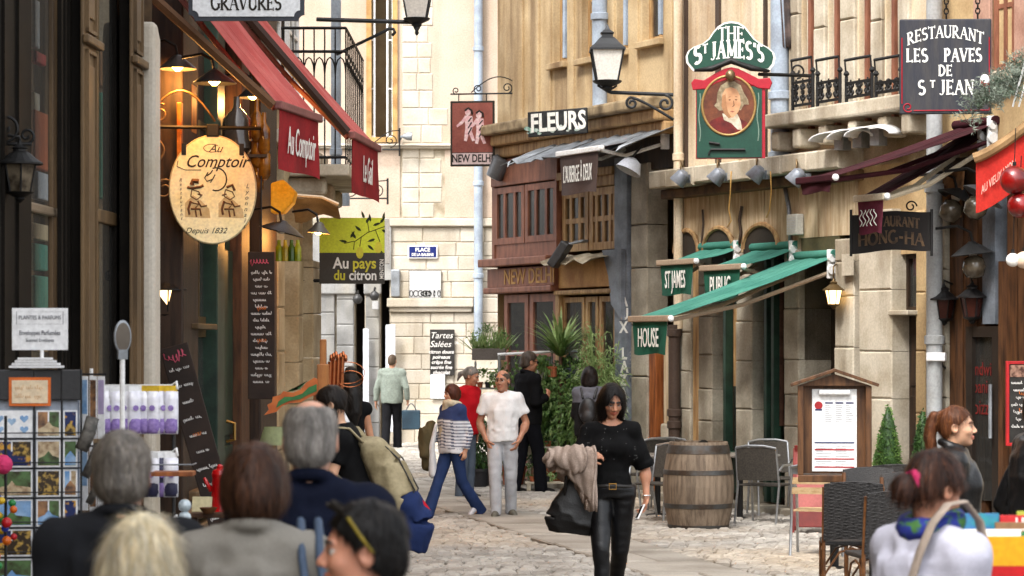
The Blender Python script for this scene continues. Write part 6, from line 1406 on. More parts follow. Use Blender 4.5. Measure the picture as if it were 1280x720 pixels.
# man walking away at the far end
p=Fig('man in grey-green sweater walking away past the stone wall',490,47.4,1.76,172,'m',(0,8,0),skin=K(200,146,116),hairc=K(92,76,60),build=1.05,pose=dict(kA=(-.08,-.1,.5),aA=(-.08,-.12,.085),kB=(.09,.06,.5),aB=(.09,.2,.1),tB=(.1,.06,.03),eA=(-.28,.06,1.14),wA=(-.29,-.02,.9),eB=(.28,.03,1.13),wB=(.3,.0,.88),gB=(.31,-.02,.72),gA=(-.3,-.06,.75)))
p.body(.018,.011,handh=.011);p.garment('sweater',K(142,152,142),m_knit,sleeve=1.9,hem=.86,inf=.028,fold=.01,h=.016,boxy=True);p.trousers((.022,.022,.026),h=.016,rs=(.1,.082,.08));p.shoes((.02,.02,.02),h=.014);p.hair('crop',h=.014,vol=.004)
t=thing('shopping_bag','teal square shopping bag carried by the man in the grey-green sweater','bag',ground(514,47.3));MB().box(-.17,.17,-.05,.05,.38,.74).build('bag',M('teal_bag',K(48,74,90),col2=K(36,56,70),rough=.5),t,bevel=.02)
q=MB();[q.tube([(x*.8,y,.73+.13*math.sin(R(a)))for a,x in zip(range(0,181,30),np.linspace(-.12,.12,7))],.008,5)for y in(-.03,.03)];q.build('handle',M('teal_bag'),t)
# --- the two women at the left with the rucksack
p=Fig('woman in black with bare arm bending over the craft table, rucksack on back',451,17.0,1.70,-98,'f',(0,24,0),skin=SK1,hairc=(.035,.022,.015),build=1.05,lean=16,pose=dict(sA=(-.15,-.1,1.36),sB=(.15,-.1,1.36),eA=(-.19,-.2,1.08),wA=(-.12,-.43,1.05),gA=(-.08,-.56,1.0),eB=(.2,-.17,1.08),wB=(.17,-.38,.98),gB=(.14,-.53,.93)))
p.body(.011,.006);p.garment('dress',(.008,.008,.009),m_fine,sleeve=.55,hem=.52,inf=.016,neck=(.1,-.01),fold=.012,h=.011,sl=(.06,.07,.06),dress=(.5,.24,.2))
p.shoes((.02,.02,.02));p.hair('tied',h=.006,vol=.012,strands=900,slen=.09,extra=lambda S,W,u,Rm:(S.ell(W(0,.1,.02),np.array((.04,.035,.04))*u,None,.02),S.ell(W(.05,-.02,-.06),np.array((.03,.05,.07))*u,Rm,.03)))
pt=p.t
t=thing('rucksack','beige canvas rucksack on the back of the woman in black','rucksack',pt.location,pt.rotation_euler.z)
S=SDF();S.secs([((0,.2,.80),.15,.10),((0,.24,.95),.17,.14),((0,.17,1.14),.16,.13),((0,.06,1.28),.12,.09)],(1,0,0),.05);S.ell((0,.08,1.3),(.13,.1,.05),k=.03);S.disp(lambda P:.022*(2*np.abs(noise3(P*np.array((12,12,9.)))-.5)-.4))
m_canvas=M('beige_canvas',K(176,162,128),col2=K(140,126,94),scale=7,rough=.9,bump=.2,bscale=200)
link('pack',S.mesh('pack',m_canvas,.011,(),(.3,.3,.2)),t)
for x in(-.13,.13):q=MB();q.tube([(x*.7,.04,1.30),(x,-.05,1.40),(x,-.15,1.41),(x,-.215,1.32),(x*1.05,-.2,1.15),(x,-.02,1.0),(x*.8,.13,.92)],.028,8,flat=.35);q.build('strap',m_canvas,t,smooth=True)
for x in(-.07,.07):q=MB();q.tube([(x,.13,1.33),(x,.27,1.2),(x,.375,1.0),(x,.35,.9)],.012,6,flat=.4);q.build('buckle_strap',M('dark_webbing',(.03,.028,.025)),t,smooth=True)
S=SDF();S.secs([((.0,.32,.62),.17,.12),((.0,.36,.78),.16,.13),((0,.28,.98),.12,.08)],(1,0,0),.05);S.ell((.05,.3,.9),(.1,.1,.07),k=.03);S.disp(lambda P:.03*(2*np.abs(noise3(P*np.array((14,14,10.))+2)-.5)-.4))
link('rain_jacket',S.mesh('rain_jacket',m_cloth,.011,(),K(40,54,96),lambda v,c:np.where(((v[:,2]>.86)&(v[:,2]<.92)&(v[:,0]<-.02))[:,None],np.array(K(186,30,44))[None],c)),None,loc=pt.location,rotz=pt.rotation_euler.z,label='navy rain jacket with red cuff tied under the beige rucksack',cat='jacket')
S=SDF();S.secs([((-.05,.16,.52),.12,.1),((-.05,.18,.7),.13,.1),((-.04,.18,.84),.06,.05)],(1,0,0),.04);S.disp(lambda P:.03*(2*np.abs(noise3(P*13)-.5)-.4))
link('plastic_bag',S.mesh('plastic_bag',M('blue_plastic',K(44,76,190),attr=False,rough=.35,var=.3,scale=12),.011,(),(.1,.1,.6)),None,loc=pt.location,rotz=pt.rotation_euler.z,label='bright blue plastic bag beside the navy rain jacket',cat='bag')
p=Fig('woman with hair piled in a bun and white strap, behind the rucksack',437,23.0,1.70,-150,'f',(0,6,0),skin=SK2,hairc=(.02,.014,.01),build=.98)
mid(p);p.garment('top',(.014,.014,.015),sleeve=0,hem=.84,inf=.014,neck=(.12,-.02),fold=.008);p.trousers((.02,.022,.03));p.shoes((.03,.03,.03))
p.hair('long',h=.008,vol=.012,strands=600,slen=.12,extra=lambda S,W,u,Rm:S.ell(W(0,.05,.135),np.array((.055,.055,.045))*u,None,.012))
q=MB();q.tube([(.12,-.1,1.2),(.13,.0,1.45),(.1,.12,1.3),(.02,.14,1.15)],.024,6,flat=.4);q.build('white_strap',m_white,p.t,smooth=True)
# --- people close to the camera
def near_(p,**k):p.body(.014,.0045,handh=.01,**k)
GREYS=[K(148,138,124),K(104,92,80),K(172,164,152),K(80,68,58)]
p=Fig('grey-haired man in charcoal suit jacket seen from behind at the card racks',152,7.5,1.69,184,'m',(0,4,0),skin=K(206,146,118),hairc=K(128,122,116),build=1.0)
near_(p);p.garment('suit_jacket',(.03,.032,.038),sleeve=1.95,hem=.74,inf=.034,fold=.02,h=.011,boxy=True,collar=(.07,.04,.018),sl=(.07,.066,.058));p.trousers((.03,.032,.038));p.shoes((.02,.02,.02));p.hair('short',h=.0045,vol=.013,strands=6500,slen=.02,swidth=.001,amp=.0016,cols=GREYS)
p=Fig('blonde woman in pale cardigan seen from behind at the bottom edge',176,6.05,1.545,178,'f',(0,2,0),skin=SK1,hairc=K(240,226,190),build=1.0)
near_(p);p.garment('cardigan',K(190,180,166),m_knit,sleeve=1.9,hem=.8,inf=.03,h=.013,boxy=True);p.trousers((.05,.05,.06));p.shoes((.03,.03,.03));p.hair('bob',h=.005,vol=.017,strands=4200,slen=.08,swidth=.0014,curl=.3,cols=[K(246,234,204),K(234,214,170),K(250,244,226),K(216,192,146)])
p=Fig('brown-haired woman in grey jacket with two blue bag straps on her shoulder',318,7.3,1.66,178,'f',(0,2,0),skin=SK1,hairc=K(74,46,32),build=1.12)
near_(p);p.garment('jacket',K(138,134,126),sleeve=1.95,hem=.74,inf=.032,fold=.02,h=.011,boxy=True,collar=(.075,.035,.022),sl=(.074,.068,.06));p.trousers((.04,.04,.05));p.shoes((.02,.02,.02));p.hair('full',h=.005,vol=.022,strands=4500,slen=.05,swidth=.0012,curl=.3,cols=[K(76,48,33),K(56,34,24),K(104,68,46)])
t=thing('shoulder_bag','blue straps of a shoulder bag over the grey jacket','bag',p.t.location,p.t.rotation_euler.z)
for x in(-.13,-.18):q=MB();q.tube([(x-.06,-.16,1.1),(x-.0,-.13,1.36),(x+.0,-.02,1.455),(x-.02,.12,1.36),(x-.07,.17,1.05),(x-.09,.16,.85)],.012,6);q.build('strap',M('slate_blue_strap',K(70,88,112)),t,smooth=True)
S=SDF();S.secs([((-.3,.05,.6),.1,.18),((-.3,.05,.88),.06,.16)],(1,0,0),.03);link('bag',S.mesh('bag',m_leather,.014,(),K(60,76,100)),t)
p=Fig('balding grey-haired man in navy sweater seen from behind',388,8.1,1.775,180,'m',(0,6,0),skin=K(214,160,134),hairc=K(140,134,128),build=.97)
near_(p);p.garment('navy_sweater',K(30,38,64),sleeve=1.95,hem=.8,inf=.03,fold=.02,h=.011,boxy=True,sl=(.072,.066,.058),neck=(.066,.03),collar=(.064,.035,.02));p.trousers((.04,.04,.05));p.shoes((.02,.02,.02));p.hair('balding',h=.0045,vol=.0095,strands=5500,slen=.015,swidth=.001,amp=.0014,cols=[K(186,182,176),K(150,146,140),K(120,114,108)])
p=Fig('dark-haired man in profile with sunglasses pushed up on his head',463,6.2,1.565,-94,'m',(6,2,0),skin=K(214,150,122),hairc=(.014,.011,.01),build=1.05)
near_(p,mat=None);p.garment('shirt',K(168,168,164),sleeve=1.95,hem=.8,inf=.026,fold=.01,h=.012,boxy=True,collar=(.07,.035,.02));p.trousers((.04,.04,.06));p.shoes((.03,.03,.03));p.hair('short',h=.0045,vol=.013,strands=6000,slen=.03,swidth=.0011,amp=.0045,curl=.35)
W,u,_=p.HP();q=MB();q.tube([W(-.094,-.035,.096),W(-.05,-.085,.124),W(0,-.092,.128),W(.05,-.085,.124),W(.094,-.035,.096)],.004,6);q.build('sunglasses',m_black,p.t);m_ol=M('olive_plastic',K(150,130,40),rough=.3)
for x in(-1,1):q=MB();q.tube([W(.086*x,.03,.0),W(.094*x,-.0,.04),W(.094*x,-.035,.096)],.0045,6);q.build('temple',m_ol,p.t)

for x in(-1,1):q=MB();q.tube([W(x*.02,-.085,.122),W(x*.05,-.075,.127),W(x*.085,-.045,.11)],[.004,.009,.004],8);q.build('sunglass_lens',m_black,p.t)
# --- people at the right
p=Fig('woman with auburn ponytail and black leather jacket in profile',1192,14.2,1.61,84,'f',(-4,0,0),skin=SK1,hairc=K(112,66,40),build=1.0)
near_(p);p.garment('leather_jacket',(.014,.014,.015),m_leather,sleeve=1.95,hem=.86,inf=.03,fold=.014,h=.011,boxy=True,collar=(.07,.045,.022));p.trousers((.02,.02,.03));p.shoes((.02,.02,.02))
p.hair('tied',h=.0045,vol=.01,strands=2600,slen=.05,swidth=.0013,cols=[K(112,66,40),K(84,46,28),K(150,96,58)],extra=lambda S,W,u,Rm:S.limb([W(0,.085,.07),W(0,.14,.06),W(0,.165,-.06),W(0,.15,-.2),W(0,.12,-.27)],[.022*u,.034*u,.04*u,.03*u,.01*u],.015,cut=False))
p=Fig('woman in pale lilac top with blue patterned scarf and pink hair band',1163,8.0,1.615,128,'f',(0,22,0),skin=K(206,146,116),hairc=K(66,38,27),build=1.12)
near_(p);p.garment('top',K(206,206,222),sleeve=1.9,hem=.8,inf=.026,fold=.022,h=.011,boxy=True);p.trousers((.04,.05,.08));p.shoes((.03,.03,.03))
p.hair('tied',h=.0045,vol=.016,strands=3000,slen=.06,swidth=.0014,cols=[K(70,40,28),K(50,28,20),K(104,64,44)],extra=lambda S,W,u,Rm:S.ell(W(.01,.135,-.045),np.array((.05,.042,.05))*u,None,.012))
W,u,_=p.HP();S=SDF()
for a0 in range(0,360,30):S.cap(W(.01+.03*math.cos(R(a0)),.105,-.01+.03*math.sin(R(a0))),W(.01+.03*math.cos(R(a0+30)),.112,-.01+.03*math.sin(R(a0+30))),.013+.004*math.sin(a0),k=.006)
link('hair_band',S.mesh('hair_band',M('pink_band',K(214,50,110),col2=K(170,30,84),scale=40),.005,(),(1,0,0)),p.t)
S=SDF();c=p.j['neck']
for a0 in range(0,360,24):q_=[c+np.array((.072*math.sin(R(a)),.072*math.cos(R(a))-.012,.035-.018*math.cos(R(a))))for a in(a0,a0+24)];S.cap(q_[0],q_[1],.036,k=.015)
S.disp(lambda P:.01*(noise3(P*40)-.5))
m_scarf=M('blue_patterned_scarf',K(36,50,140),col2=K(70,120,60),scale=28,mix=(.5,.58),rough=.8);link('scarf',S.mesh('scarf',m_scarf,.008,(),(0,0,1)),p.t)
t=thing('shoulder_bag','beige webbing strap of a bag across the lilac top','bag',p.t.location,p.t.rotation_euler.z)
q=MB();q.tube([(-.1,-.15,1.1),(-.11,-.135,1.3),(-.112,-.1,1.41),(-.113,-.03,1.472),(-.108,.04,1.465),(-.1,.1,1.41),(-.08,.135,1.32),(-.02,.165,1.1),(.06,.17,.85)],.02,6,flat=.3);q.build('strap',M('beige_webbing',K(176,160,146)),t,smooth=True)
S=SDF();S.secs([((.2,.12,.6),.07,.15),((.2,.12,.86),.05,.14)],(1,.3,0),.03);link('bag',S.mesh('bag',m_canvas,.014,(),(.3,.3,.3)),t)
p=Fig('person in black leather jacket cut off by the right edge',1302,13.6,1.72,100,'m',(0,0,0),skin=SK1,hairc=(.03,.02,.015),build=1.1,pose=dict(eB=(.3,.1,1.12),wB=(.25,-.05,.92),gB=(.2,-.15,.8)))
near_(p);p.garment('leather_jacket',(.012,.012,.014),m_leather,sleeve=1.95,hem=.8,inf=.034,fold=.018,h=.011,boxy=True,collar=(.075,.04,.02));p.trousers((.03,.03,.05));p.shoes((.02,.02,.02));p.hair('short',h=.007,vol=.012)
# ---------------------------------------------------------------- signs over the street
m_pgreen=M('pub_green',K(30,78,62),col2=K(24,66,54),scale=4,rough=.45,bump=.03);m_pred=M('pub_red',K(186,30,50),rough=.45,bump=.03)
t=thing('pub_sign','green pub sign THE ST JAMES\'S above a red and green board with an oval portrait','pub sign',at(914,130,28.8),R(-7))
S_=3200/28.8
pq=lambda px,py:((px-914)/S_,(130-py)/S_)
top=[pq(*p_)for p_ in((858,78),(857,70),(860,63),(867,58),(878,54),(886,48),(891,40),(897,33),(905,28),(914,26.5),(923,28),(931,33),(937,41),(943,49),(951,55),(960,60),(967,66),(969,73),(967,82),(962,88),(950,88),(940,85),(914,76),(888,85),(878,89),(866,88))]
b1=MB().prism(top,0,.05).build('name_board',m_offwhite,t);c0=pq(914,60)
inner=[(c0[0]+(x-c0[0])*.955,c0[1]+(z-c0[1])*.93)for x,z in top]
MB().prism(inner,-.006,0).build('name_panel',m_pgreen,b1)
def bow(cx,cz,k):return lambda x,z:(x,z-k*(x-cx)**2)
q=MB();serif(q,'THE',.15,0,pq(0,50)[1],thick=.16,thin=.08,xs=.86,place=bow(0,0,.5));o=q.build('lettering',m_offwhite,b1);o.location.y=-.0065
q=MB();serif(q,"JAMES'S",.19,.075,pq(0,72)[1],thick=.16,thin=.075,xs=.6,sp=.11,place=bow(0,0,.42));serif(q,'S',.19,-.375,pq(0,72)[1],thick=.19,thin=.09,xs=.72,place=bow(0,0,.42));serif(q,'T',.1,-.29,pq(0,62)[1],thick=.2,thin=.12,xs=.8,place=bow(0,0,.42));o=q.build('lettering',m_offwhite,b1);o.location.y=-.0065
a,b,c,d_=pq(871,0)[0],pq(954,0)[0],pq(0,197)[1],pq(0,106)[1]
MB().box(a-.01,b+.02,.0,.05,c-.01,d_).build('red_backing',m_pred,t);pb=MB().box(a,b-.015,-.012,0,c,d_-.02).build('portrait_panel',m_pgreen,t)
MB().prism([pq(*p_)for p_ in((866,112),(864,103),(868,98),(880,100),(893,92),(905,86),(914,84),(923,86),(935,92),(948,99),(962,98),(965,104),(962,112),(948,111),(934,104),(914,98),(896,104),(882,111))],-.02,.052).build('red_crest',m_pred,t,bevel=.008)
oc=pq(911,132);rx,rz=33/S_,37/S_
q=MB();q.tube([(oc[0]+rx*math.cos(R(a_)),-.014,oc[1]+rz*math.sin(R(a_)))for a_ in range(0,360,8)],.016,6,closed=True);q.build('oval_frame',M('gilt_frame',K(186,150,92),rough=.4,metal=.3),t,smooth=True)
MB().prism([(oc[0]+rx*math.cos(R(a_)),oc[1]+rz*math.sin(R(a_)))for a_ in range(0,360,10)],-.016,-.012).build('portrait_ground',M('russet_ground',K(120,66,40),col2=K(84,44,28),scale=7,rough=.4),t)
def blob(name,pts,mat,y):n_=len(pts);q=MB();q.prism([pq(*p_)for p_ in pts],y,-.015);return q.build(name,mat,pb)
m_coat=M('painted_coat',K(122,34,28),col2=K(86,20,20),scale=9,bump=0,rough=.4);m_pface=M('painted_face',K(216,166,124),col2=K(190,136,96),scale=10,bump=0,rough=.4);m_wig=M('painted_wig',K(172,156,126),col2=K(130,112,84),scale=18,bump=0,rough=.4);m_lace=M('painted_lace',K(226,216,196),col2=K(190,176,150),scale=16,bump=0,rough=.4);m_pdark=M('painted_dark',K(96,62,44),bump=0);m_plip=M('painted_lip',K(178,104,86),bump=0);m_pshade=M('painted_shade',K(186,134,94),bump=0)
blob('painted_coat',((884,156),(890,150),(900,146),(920,146),(932,152),(937,158),(930,164),(920,167),(908,168),(894,164)),m_coat,-.017)
blob('painted_wig',((896,128),(897,116),(901,107),(909,102),(918,102),(926,107),(930,117),(935,125),(936,131),(930,131),(926,138),(899,138),(893,132)),m_wig,-.018)
blob('painted_cravat',((903,142),(922,143),(926,152),(928,163),(922,162),(914,154),(905,150)),m_lace,-.019)
blob('painted_face',((903,118),(907,111),(914,109),(921,112),(925,120),(926,131),(923,140),(917,147),(911,148),(905,142),(902,132)),m_pface,-.020)
blob('painted_cheek',((903,120),(907,118),(908,130),(910,140),(914,146),(911,148),(905,142),(902,132)),m_pshade,-.0206);blob('painted_mouth',((912.5,139.3),(915,138.6),(918.5,139.2),(916,140.8)),m_plip,-.0212)
for pts in(((910.5,125),(912.3,124.2),(914,124.8),(912.3,126)),((918.3,124.8),(920.2,124.1),(922,125),(920.2,126)),((909.5,122),(912,120.9),(914.3,121.3),(912,121.6)),((918,121.2),(920.5,120.8),(923,122),(920.5,121.5)),((916.6,126),(917.2,126),(918.3,132),(916,134),(915.3,133.4),(917.2,131.8))):blob('painted_feature',pts,m_pdark,-.0212)
q=MB()
for s in(-1,1):q.tube([(oc[0]+s*(rx+.03)+.01*math.sin(i),-.015,oc[1]-.4+.06*i)for i in range(10)],.006,4)
q.build('painted_scroll',M('sage_paint',K(150,176,160)),t)
q=MB();q.tube([(a+.16,-.03,c+.09),(b-.2,-.03,c+.085)],.014,6);q.tube([(a+.16,-.03,c+.09),(a+.13,-.03,c+.03)],.01,5);q.tube([(a+.14,-.03,c+.17),(a+.26,-.03,c+.15)],.016,6);q.build('bracket_lamp',m_iron,t)
q=MB();q.lathe([(.02,.06),(.05,.03),(.06,-.02),(.03,-.06)],12,(oc[0]+.02,-.09,pq(0,95)[1]));q.build('lamp_bowl',M('bronze',K(150,126,92),rough=.3,metal=.6),t,smooth=True)
q=MB();P_=[pq(868,88),pq(890,86),pq(905,80),pq(914,76),pq(923,80),pq(940,86),pq(962,90)];q.tube([(x,-.03,z)for x,z in P_],[.015,.035,.03,.04,.03,.035,.015],8);q.build('iron_garland',m_iron,t,smooth=True)
w_=RF.W(RX(1022),.02,RZ(1022,95));q=MB();q.tube([t.matrix_basis.inverted()@Vector((w_.x,w_.y,w_.z)),(b-.05,0.02,pq(0,93)[1])],.022,6);q.build('bracket_bar',m_iron,t)
q=MB();wl=t.matrix_basis.inverted()@w_;q.tube([wl+Vector((0,0,-.14)),wl+Vector((0,0,.16))],.02,6);q.tube([wl+Vector((-.22+x,0,.06+z))for x,z in spiral(0,0,.09,.02,-90,1.3)],.012,5);q.build('bracket_scroll',m_iron,t)
# restaurant sign on chains
t=thing('hanging_sign','slate black sign lettered RESTAURANT LES PAVES DE ST JEAN hanging on two chains','sign',at(1182,83,25.2),R(-4));t.scale=(1.145,)*3;S_=3200/22;hw,hh_=57/S_,59.5/S_
m_slate=M('slate_sign',K(44,46,56),col2=K(62,60,62),scale=5,rough=.6,stretch=(3,3,.4),bump=.05)
bd=MB().box(-hw,hw,0,.035,-hh_,hh_).build('board',m_slate,t,bevel=.012)
q=MB();fr_=hw-.02;q.tube([(-fr_,-.003,hh_-.16),(-fr_,-.003,-hh_+.09)],.005,4);q.tube([(fr_,-.003,hh_-.16),(fr_,-.003,-hh_+.03),(-fr_+.1,-.003,-hh_+.03)],.005,4);q.tube([(-fr_+.05+x,-.003,-hh_+.06+z)for x,z in spiral(0,0,.045,.015,-40,-1.2)],.005,4);q.build('red_line',m_pred,t)
k_=.5
q=MB();serif(q,'RESTAURANT',.1,0,.25,thick=.135,thin=.065,xs=.8,sp=.05,place=lambda x,z:(x*(1+.12*(z-.23)),z-.62*x*x));o=q.build('lettering',m_offwhite,bd);o.location.y=-.0005
for tx_,h_,zz,xx,xs in(('LES',.11,.042,-.24,.8),('PAVES',.11,.042,.15,.74),('DE',.09,-.08,-.0,.85),('S',.12,-.24,-.2,.85),('JEAN',.12,-.24,.1,.8)):q=MB();serif(q,tx_,h_,xx,zz,thick=.16,thin=.08,xs=xs,sp=.08);o=q.build('lettering',m_offwhite,bd);o.location.y=-.0005
q=MB();serif(q,'T',.06,-.11,-.18,thick=.22,thin=.12);o=q.build('lettering',m_offwhite,bd);o.location.y=-.0005
for x in(-.0+(1183-1182)/S_,(1222-1182)/S_):
    for i in range(9):
        q=MB();q.tube([(x+(.018*math.cos(R(a_))if i%2 else 0),.015+(0 if i%2 else .018*math.cos(R(a_))),hh_+.025+.042*i+.028*math.sin(R(a_)))for a_ in range(0,360,45)],.006,4,closed=True);q.build('chain_link',m_iron,t)
q=MB();q.tube([(-.12,.015,hh_+.4),(1.3,.1,hh_+.4)],.022,6);q.build('bracket_bar',m_iron,t)
# painted square sign by the pink wall
t=thing('hanging_sign','square painted sign with pink figures over the words NEW DELHI on a scrolled bracket','sign',at(590.5,167,36.6),R(-8));S_=3200/36.6;hw,hh_=28/S_,41/S_
MB().box(-hw,hw,0,.03,-hh_,hh_).build('frame',M('dark_olive_frame',K(50,46,36)),t,bevel=.008);MB().box(-hw+.03,hw-.03,-.006,0,-hh_+.2,hh_-.03).build('painted_panel',M('dusty_red_paint',K(160,92,80),col2=K(140,74,64),scale=4),t);MB().box(-hw+.03,hw-.03,-.006,0,-hh_+.03,-hh_+.19).build('name_panel',M('pale_pink_panel',K(238,214,212)),t)
text('NEW DELHI',m_ink,t,0,-.008,-hh_+.11,size=.155,bold=.025,xs=.72)
m_pk=M('pink_wash',K(240,186,190),col2=K(250,226,224),scale=20,bump=0)
for cx,cz,s in((-.06,.2,1),(.1,.16,.9)):
    q=MB();q.prism([(cx-.05,cz+.06),(cx+.06,cz+.05),(cx+.07,cz-.08),(cx+.05,cz-.16),(cx+.1,cz-.3),(cx+.06,cz-.31),(cx+.01,cz-.2),(cx-.02,cz-.31),(cx-.06,cz-.3),(cx-.04,cz-.12)],-.009-.001*s,-.006);q.prism([(cx-.005+.042*math.cos(R(a_)),cz+.105+.05*math.sin(R(a_)))for a_ in range(0,360,30)],-.0095-.001*s,-.006);q.prism([(cx-.05,cz+.05),(cx-.1,cz-.02),(cx-.17,cz-.08),(cx-.16,cz-.11),(cx-.08,cz-.06),(cx-.03,cz+.0)],-.0098-.001*s,-.006);q.build('painted_figure',m_pk,t)
    q=MB();q.tube([(cx-.045,-.0115,cz+.13),(cx-.0,-.0115,cz+.165),(cx+.05,-.0115,cz+.13),(cx+.06,-.0115,cz+.07)],.014,4);[q.tube([(cx+.05,-.0115,cz+.03-.07*k),(cx+.0,-.0115,cz-.03-.09*k)],.009,4)for k in(0,1,2)];q.build('painted_line',m_ink,t)
zb2=hh_+.1;q=MB();q.tube([(-.32,.015,zb2),(.62,.015,zb2)],.012,5);q.tube([(.62,.015,zb2-.1),(.62,.015,zb2+.35)],.016,5);q.build('bracket_bar',m_iron,t)
for pts in(spiral(-.24,zb2+.05,.05,.015,-90,-1.2),spiral(.08,zb2+.07,.07,.015,-90,-1.3),spiral(.5,zb2+.08,.08,.02,-90,1.4),[(.58-.6*i/10,zb2+.02+.22*math.sin(math.pi*(.25+.75*i/10)))for i in range(11)]):q=MB();q.tube([(x,.015,z)for x,z in pts],.008,4);q.build('scroll',m_iron,t)
for x in(-.2,.2):q=MB();q.tube([(x,.015,zb2),(x,.015,hh_)],.008,4);q.build('hook',m_iron,t)
# florist's sign
t=thing('fascia_sign','worn black sign board lettered FLEURS tilted over the cornice','sign',at(696,153,33.5),R(-30));t.rotation_euler=(0,R(-1.5),R(-30))
MB().box(-.44,.44,0,.05,-.165,.165).build('board',M('worn_black_board',K(36,38,40),col2=K(58,60,60),scale=12,rough=.6),t,bevel=.01)
text('FLEURS',m_offwhite,t,.02,-.004,.0,size=.33,bold=.028,xs=.78,ext=.003)
q=MB()
for i in range(22):x,z=-.44+.9*rg.random()**1.4,-.13+.1*rg.random();s=rg.uniform(.015,.05);q.prism([(x+s*math.cos(a_)*rg.uniform(.6,1.4),z+s*.6*math.sin(a_)*rg.uniform(.6,1.3))for a_ in(0,1,2,3,4,5)],-.003-.0004*(i%4),0)
q.build('paint_loss',M('teal_white_flakes',K(214,222,216),col2=K(120,170,150),scale=20),t,kind='stuff')
# dark banner
t=thing('banner_sign','dark curved cloth banner lettered RESTAURANT HONG-HA under the rose valance','sign',at(1114,291,26.3),R(-6));S_=3200/26.3
bf=lambda x,z:.05*math.cos(x*3.2)-.02
G=[[(-.41+.82*i/16,bf(-.41+.82*i/16,0),-.2+.4*j/6-.018*math.cos(i/16*6.28)+(.03*(i/16)**2))for j in range(7)]for i in range(17)]
bd=MB().sheet(G,.006).build('cloth',M('black_banner',K(26,20,18),col2=K(18,14,12),scale=6),t,smooth=40)
m_tarn=M('tarnished_gold',K(108,84,58),col2=K(64,48,34),scale=9);m_gold2=M('pale_gold',K(210,176,120))
for s_,z0,h_,xs,sp in(('RESTAURANT',.055,.1,.74,.02),('HONG-HA',-.12,.125,.95,.03)):
    for me_part,mt in((s_,m_tarn),):
        q=MB();serif(q,me_part,h_,0,z0,thick=.2,thin=.1,xs=xs,sp=sp)
        q.v=[(x,y+bf(x,z)-.004,z-.018*math.cos((x+.41)/.82*6.28))for x,y,z in q.v];q.build('lettering',mt,bd)
for x in(-.41,.41):q=MB();q.tube([(x,bf(x,0),-.24),(x,bf(x,0),.24)],.014,6);q.build('stave',m_iron,t)
q=MB();[q.tube([(.2+x,0,.27+z)for x,z in spiral(0,0,.06,.02,0,s*1.2)],.008,4)for s in(1,)];q.build('hook',m_iron,t)
t=MB().box(-.11,.11,0,.02,-.12,.12).build('notice_plate',M('cream_notice',K(216,204,182)),label='small cream notice plate on the pier left of the dark banner',cat='notice',loc=RF.W(RX(1074),.16,RZ(1074,331)),rotz=RF.rot)
# ---------------------------------------------------------------- street lanterns and lamps on the right
m_lampiron=M('grey_lantern_iron',(.03,.032,.035),rough=.45,metal=.3)
t=lantern(at(759,101,31),.72,'grey street lantern with white panes on a long scrolled bracket before the ochre house',False,m_lampiron)
q=MB();L=(845-762)/(3200/31);q.tube([(.0,0,-.12),(.05,0,-.14),(L,.1,-.16)],.025,6);q.build('bracket_bar',m_lampiron,t)
for pts in([(.3+(L-.3)*i/8,.02,-.2-.27*(i/8)**1.2)for i in range(9)],[(x,.02,z)for x,z in spiral(.3,-.27,.075,.02,90,1.3)],[(x,.05,z)for x,z in spiral(L-.1,-.27,.1,.025,90,-1.3)]):q=MB();q.tube(pts,.018,5);q.build('bracket_scroll',m_lampiron,t,smooth=True)
for x in(-.06,.06):q=MB();q.tube([(x*1.6,0,.0),(x*1.9,0,-.06),(0,0,-.13)],.014,5);q.build('cradle',m_lampiron,t)
t=lantern(at(521,23,33),.7,'black street lantern cut by the top edge on a bracket from the left houses',False,m_lampiron);S_=3200/33
q=MB();q.tube([(-.02,0,-.05),((395-521)/S_,.1,.0)],.03,6);q.build('bracket_bar',m_lampiron,t);q=MB();q.tube([((420-521)/S_,.05,-.46),(-.42,.0,-.17),(-.36,0,-.13),(-.3,0,-.14),(-.28,0,-.18),(-.32,0,-.22)],.022,6);q.build('bracket_scroll',m_lampiron,t,smooth=True)
q=MB();q.lathe([(.02,0),(.045,-.04),(.02,-.08),(.03,-.11),(.008,-.14)],10,(0,0,-.08));q.build('finial',m_lampiron,t,smooth=True)
lantern(at(1042,380,28.6),.3,'lit brass lantern hanging in the pub porch',True,M('dark_brass',K(120,96,60),rough=.4,metal=.5),bracket=[(0,0,.28),(0,0,.42),(.05,.15,.45),(.1,.3,.45)],round_=True)
lantern(at(1180,398,26.85),.385,'unlit black lantern on the pier by the big pale pipe',False,M('black_lantern',(.008,.007,.007),rough=.5),gm=M('dark_red_pane',K(70,34,26),rough=.2,bump=0),bracket=[(0,0,.3),(.0,0,.4),(.1,.05,.36),(.22,.3,.3)],round_=True)
lantern(at(1215,396,26.4),.39,'unlit black lantern on the brown planks right of its twin',False,MATS['black_lantern'],gm=MATS['dark_red_pane'],bracket=[(0,0,.3),(.0,.05,.42),(.05,.3,.4)],round_=True)
m_greylamp=M('grey_enamel',K(120,122,126),rough=.35,metal=.3)
for(px,py,Yy,lab,tl,m_)in((1196,250,26.6,'dark enamel hood lamp with a round glass under it, over the lantern pair',.5,m_blkshade),(1228,246,26.0,'grey enamel hood lamp tilted right of the dark one',.55,m_greylamp),(1216,318,26.2,'flat black hood lamp below the tilted grey one',-.1,m_blkshade)):
    t=hood_lamp(at(px,py,Yy),.2,lab,m_,tl,False);t.scale=(1.14,)*3;q=MB();q.lathe([(.02,.0),(.09,-.04),(.11,-.12),(.08,-.2),(.01,-.22)],14);o=q.build('glass_bowl',M('smoky_bowl',K(110,100,84),col2=K(70,60,48),scale=8,rough=.15,spec=.6,bump=0),t,smooth=True);o.rotation_euler=(0,tl,0)
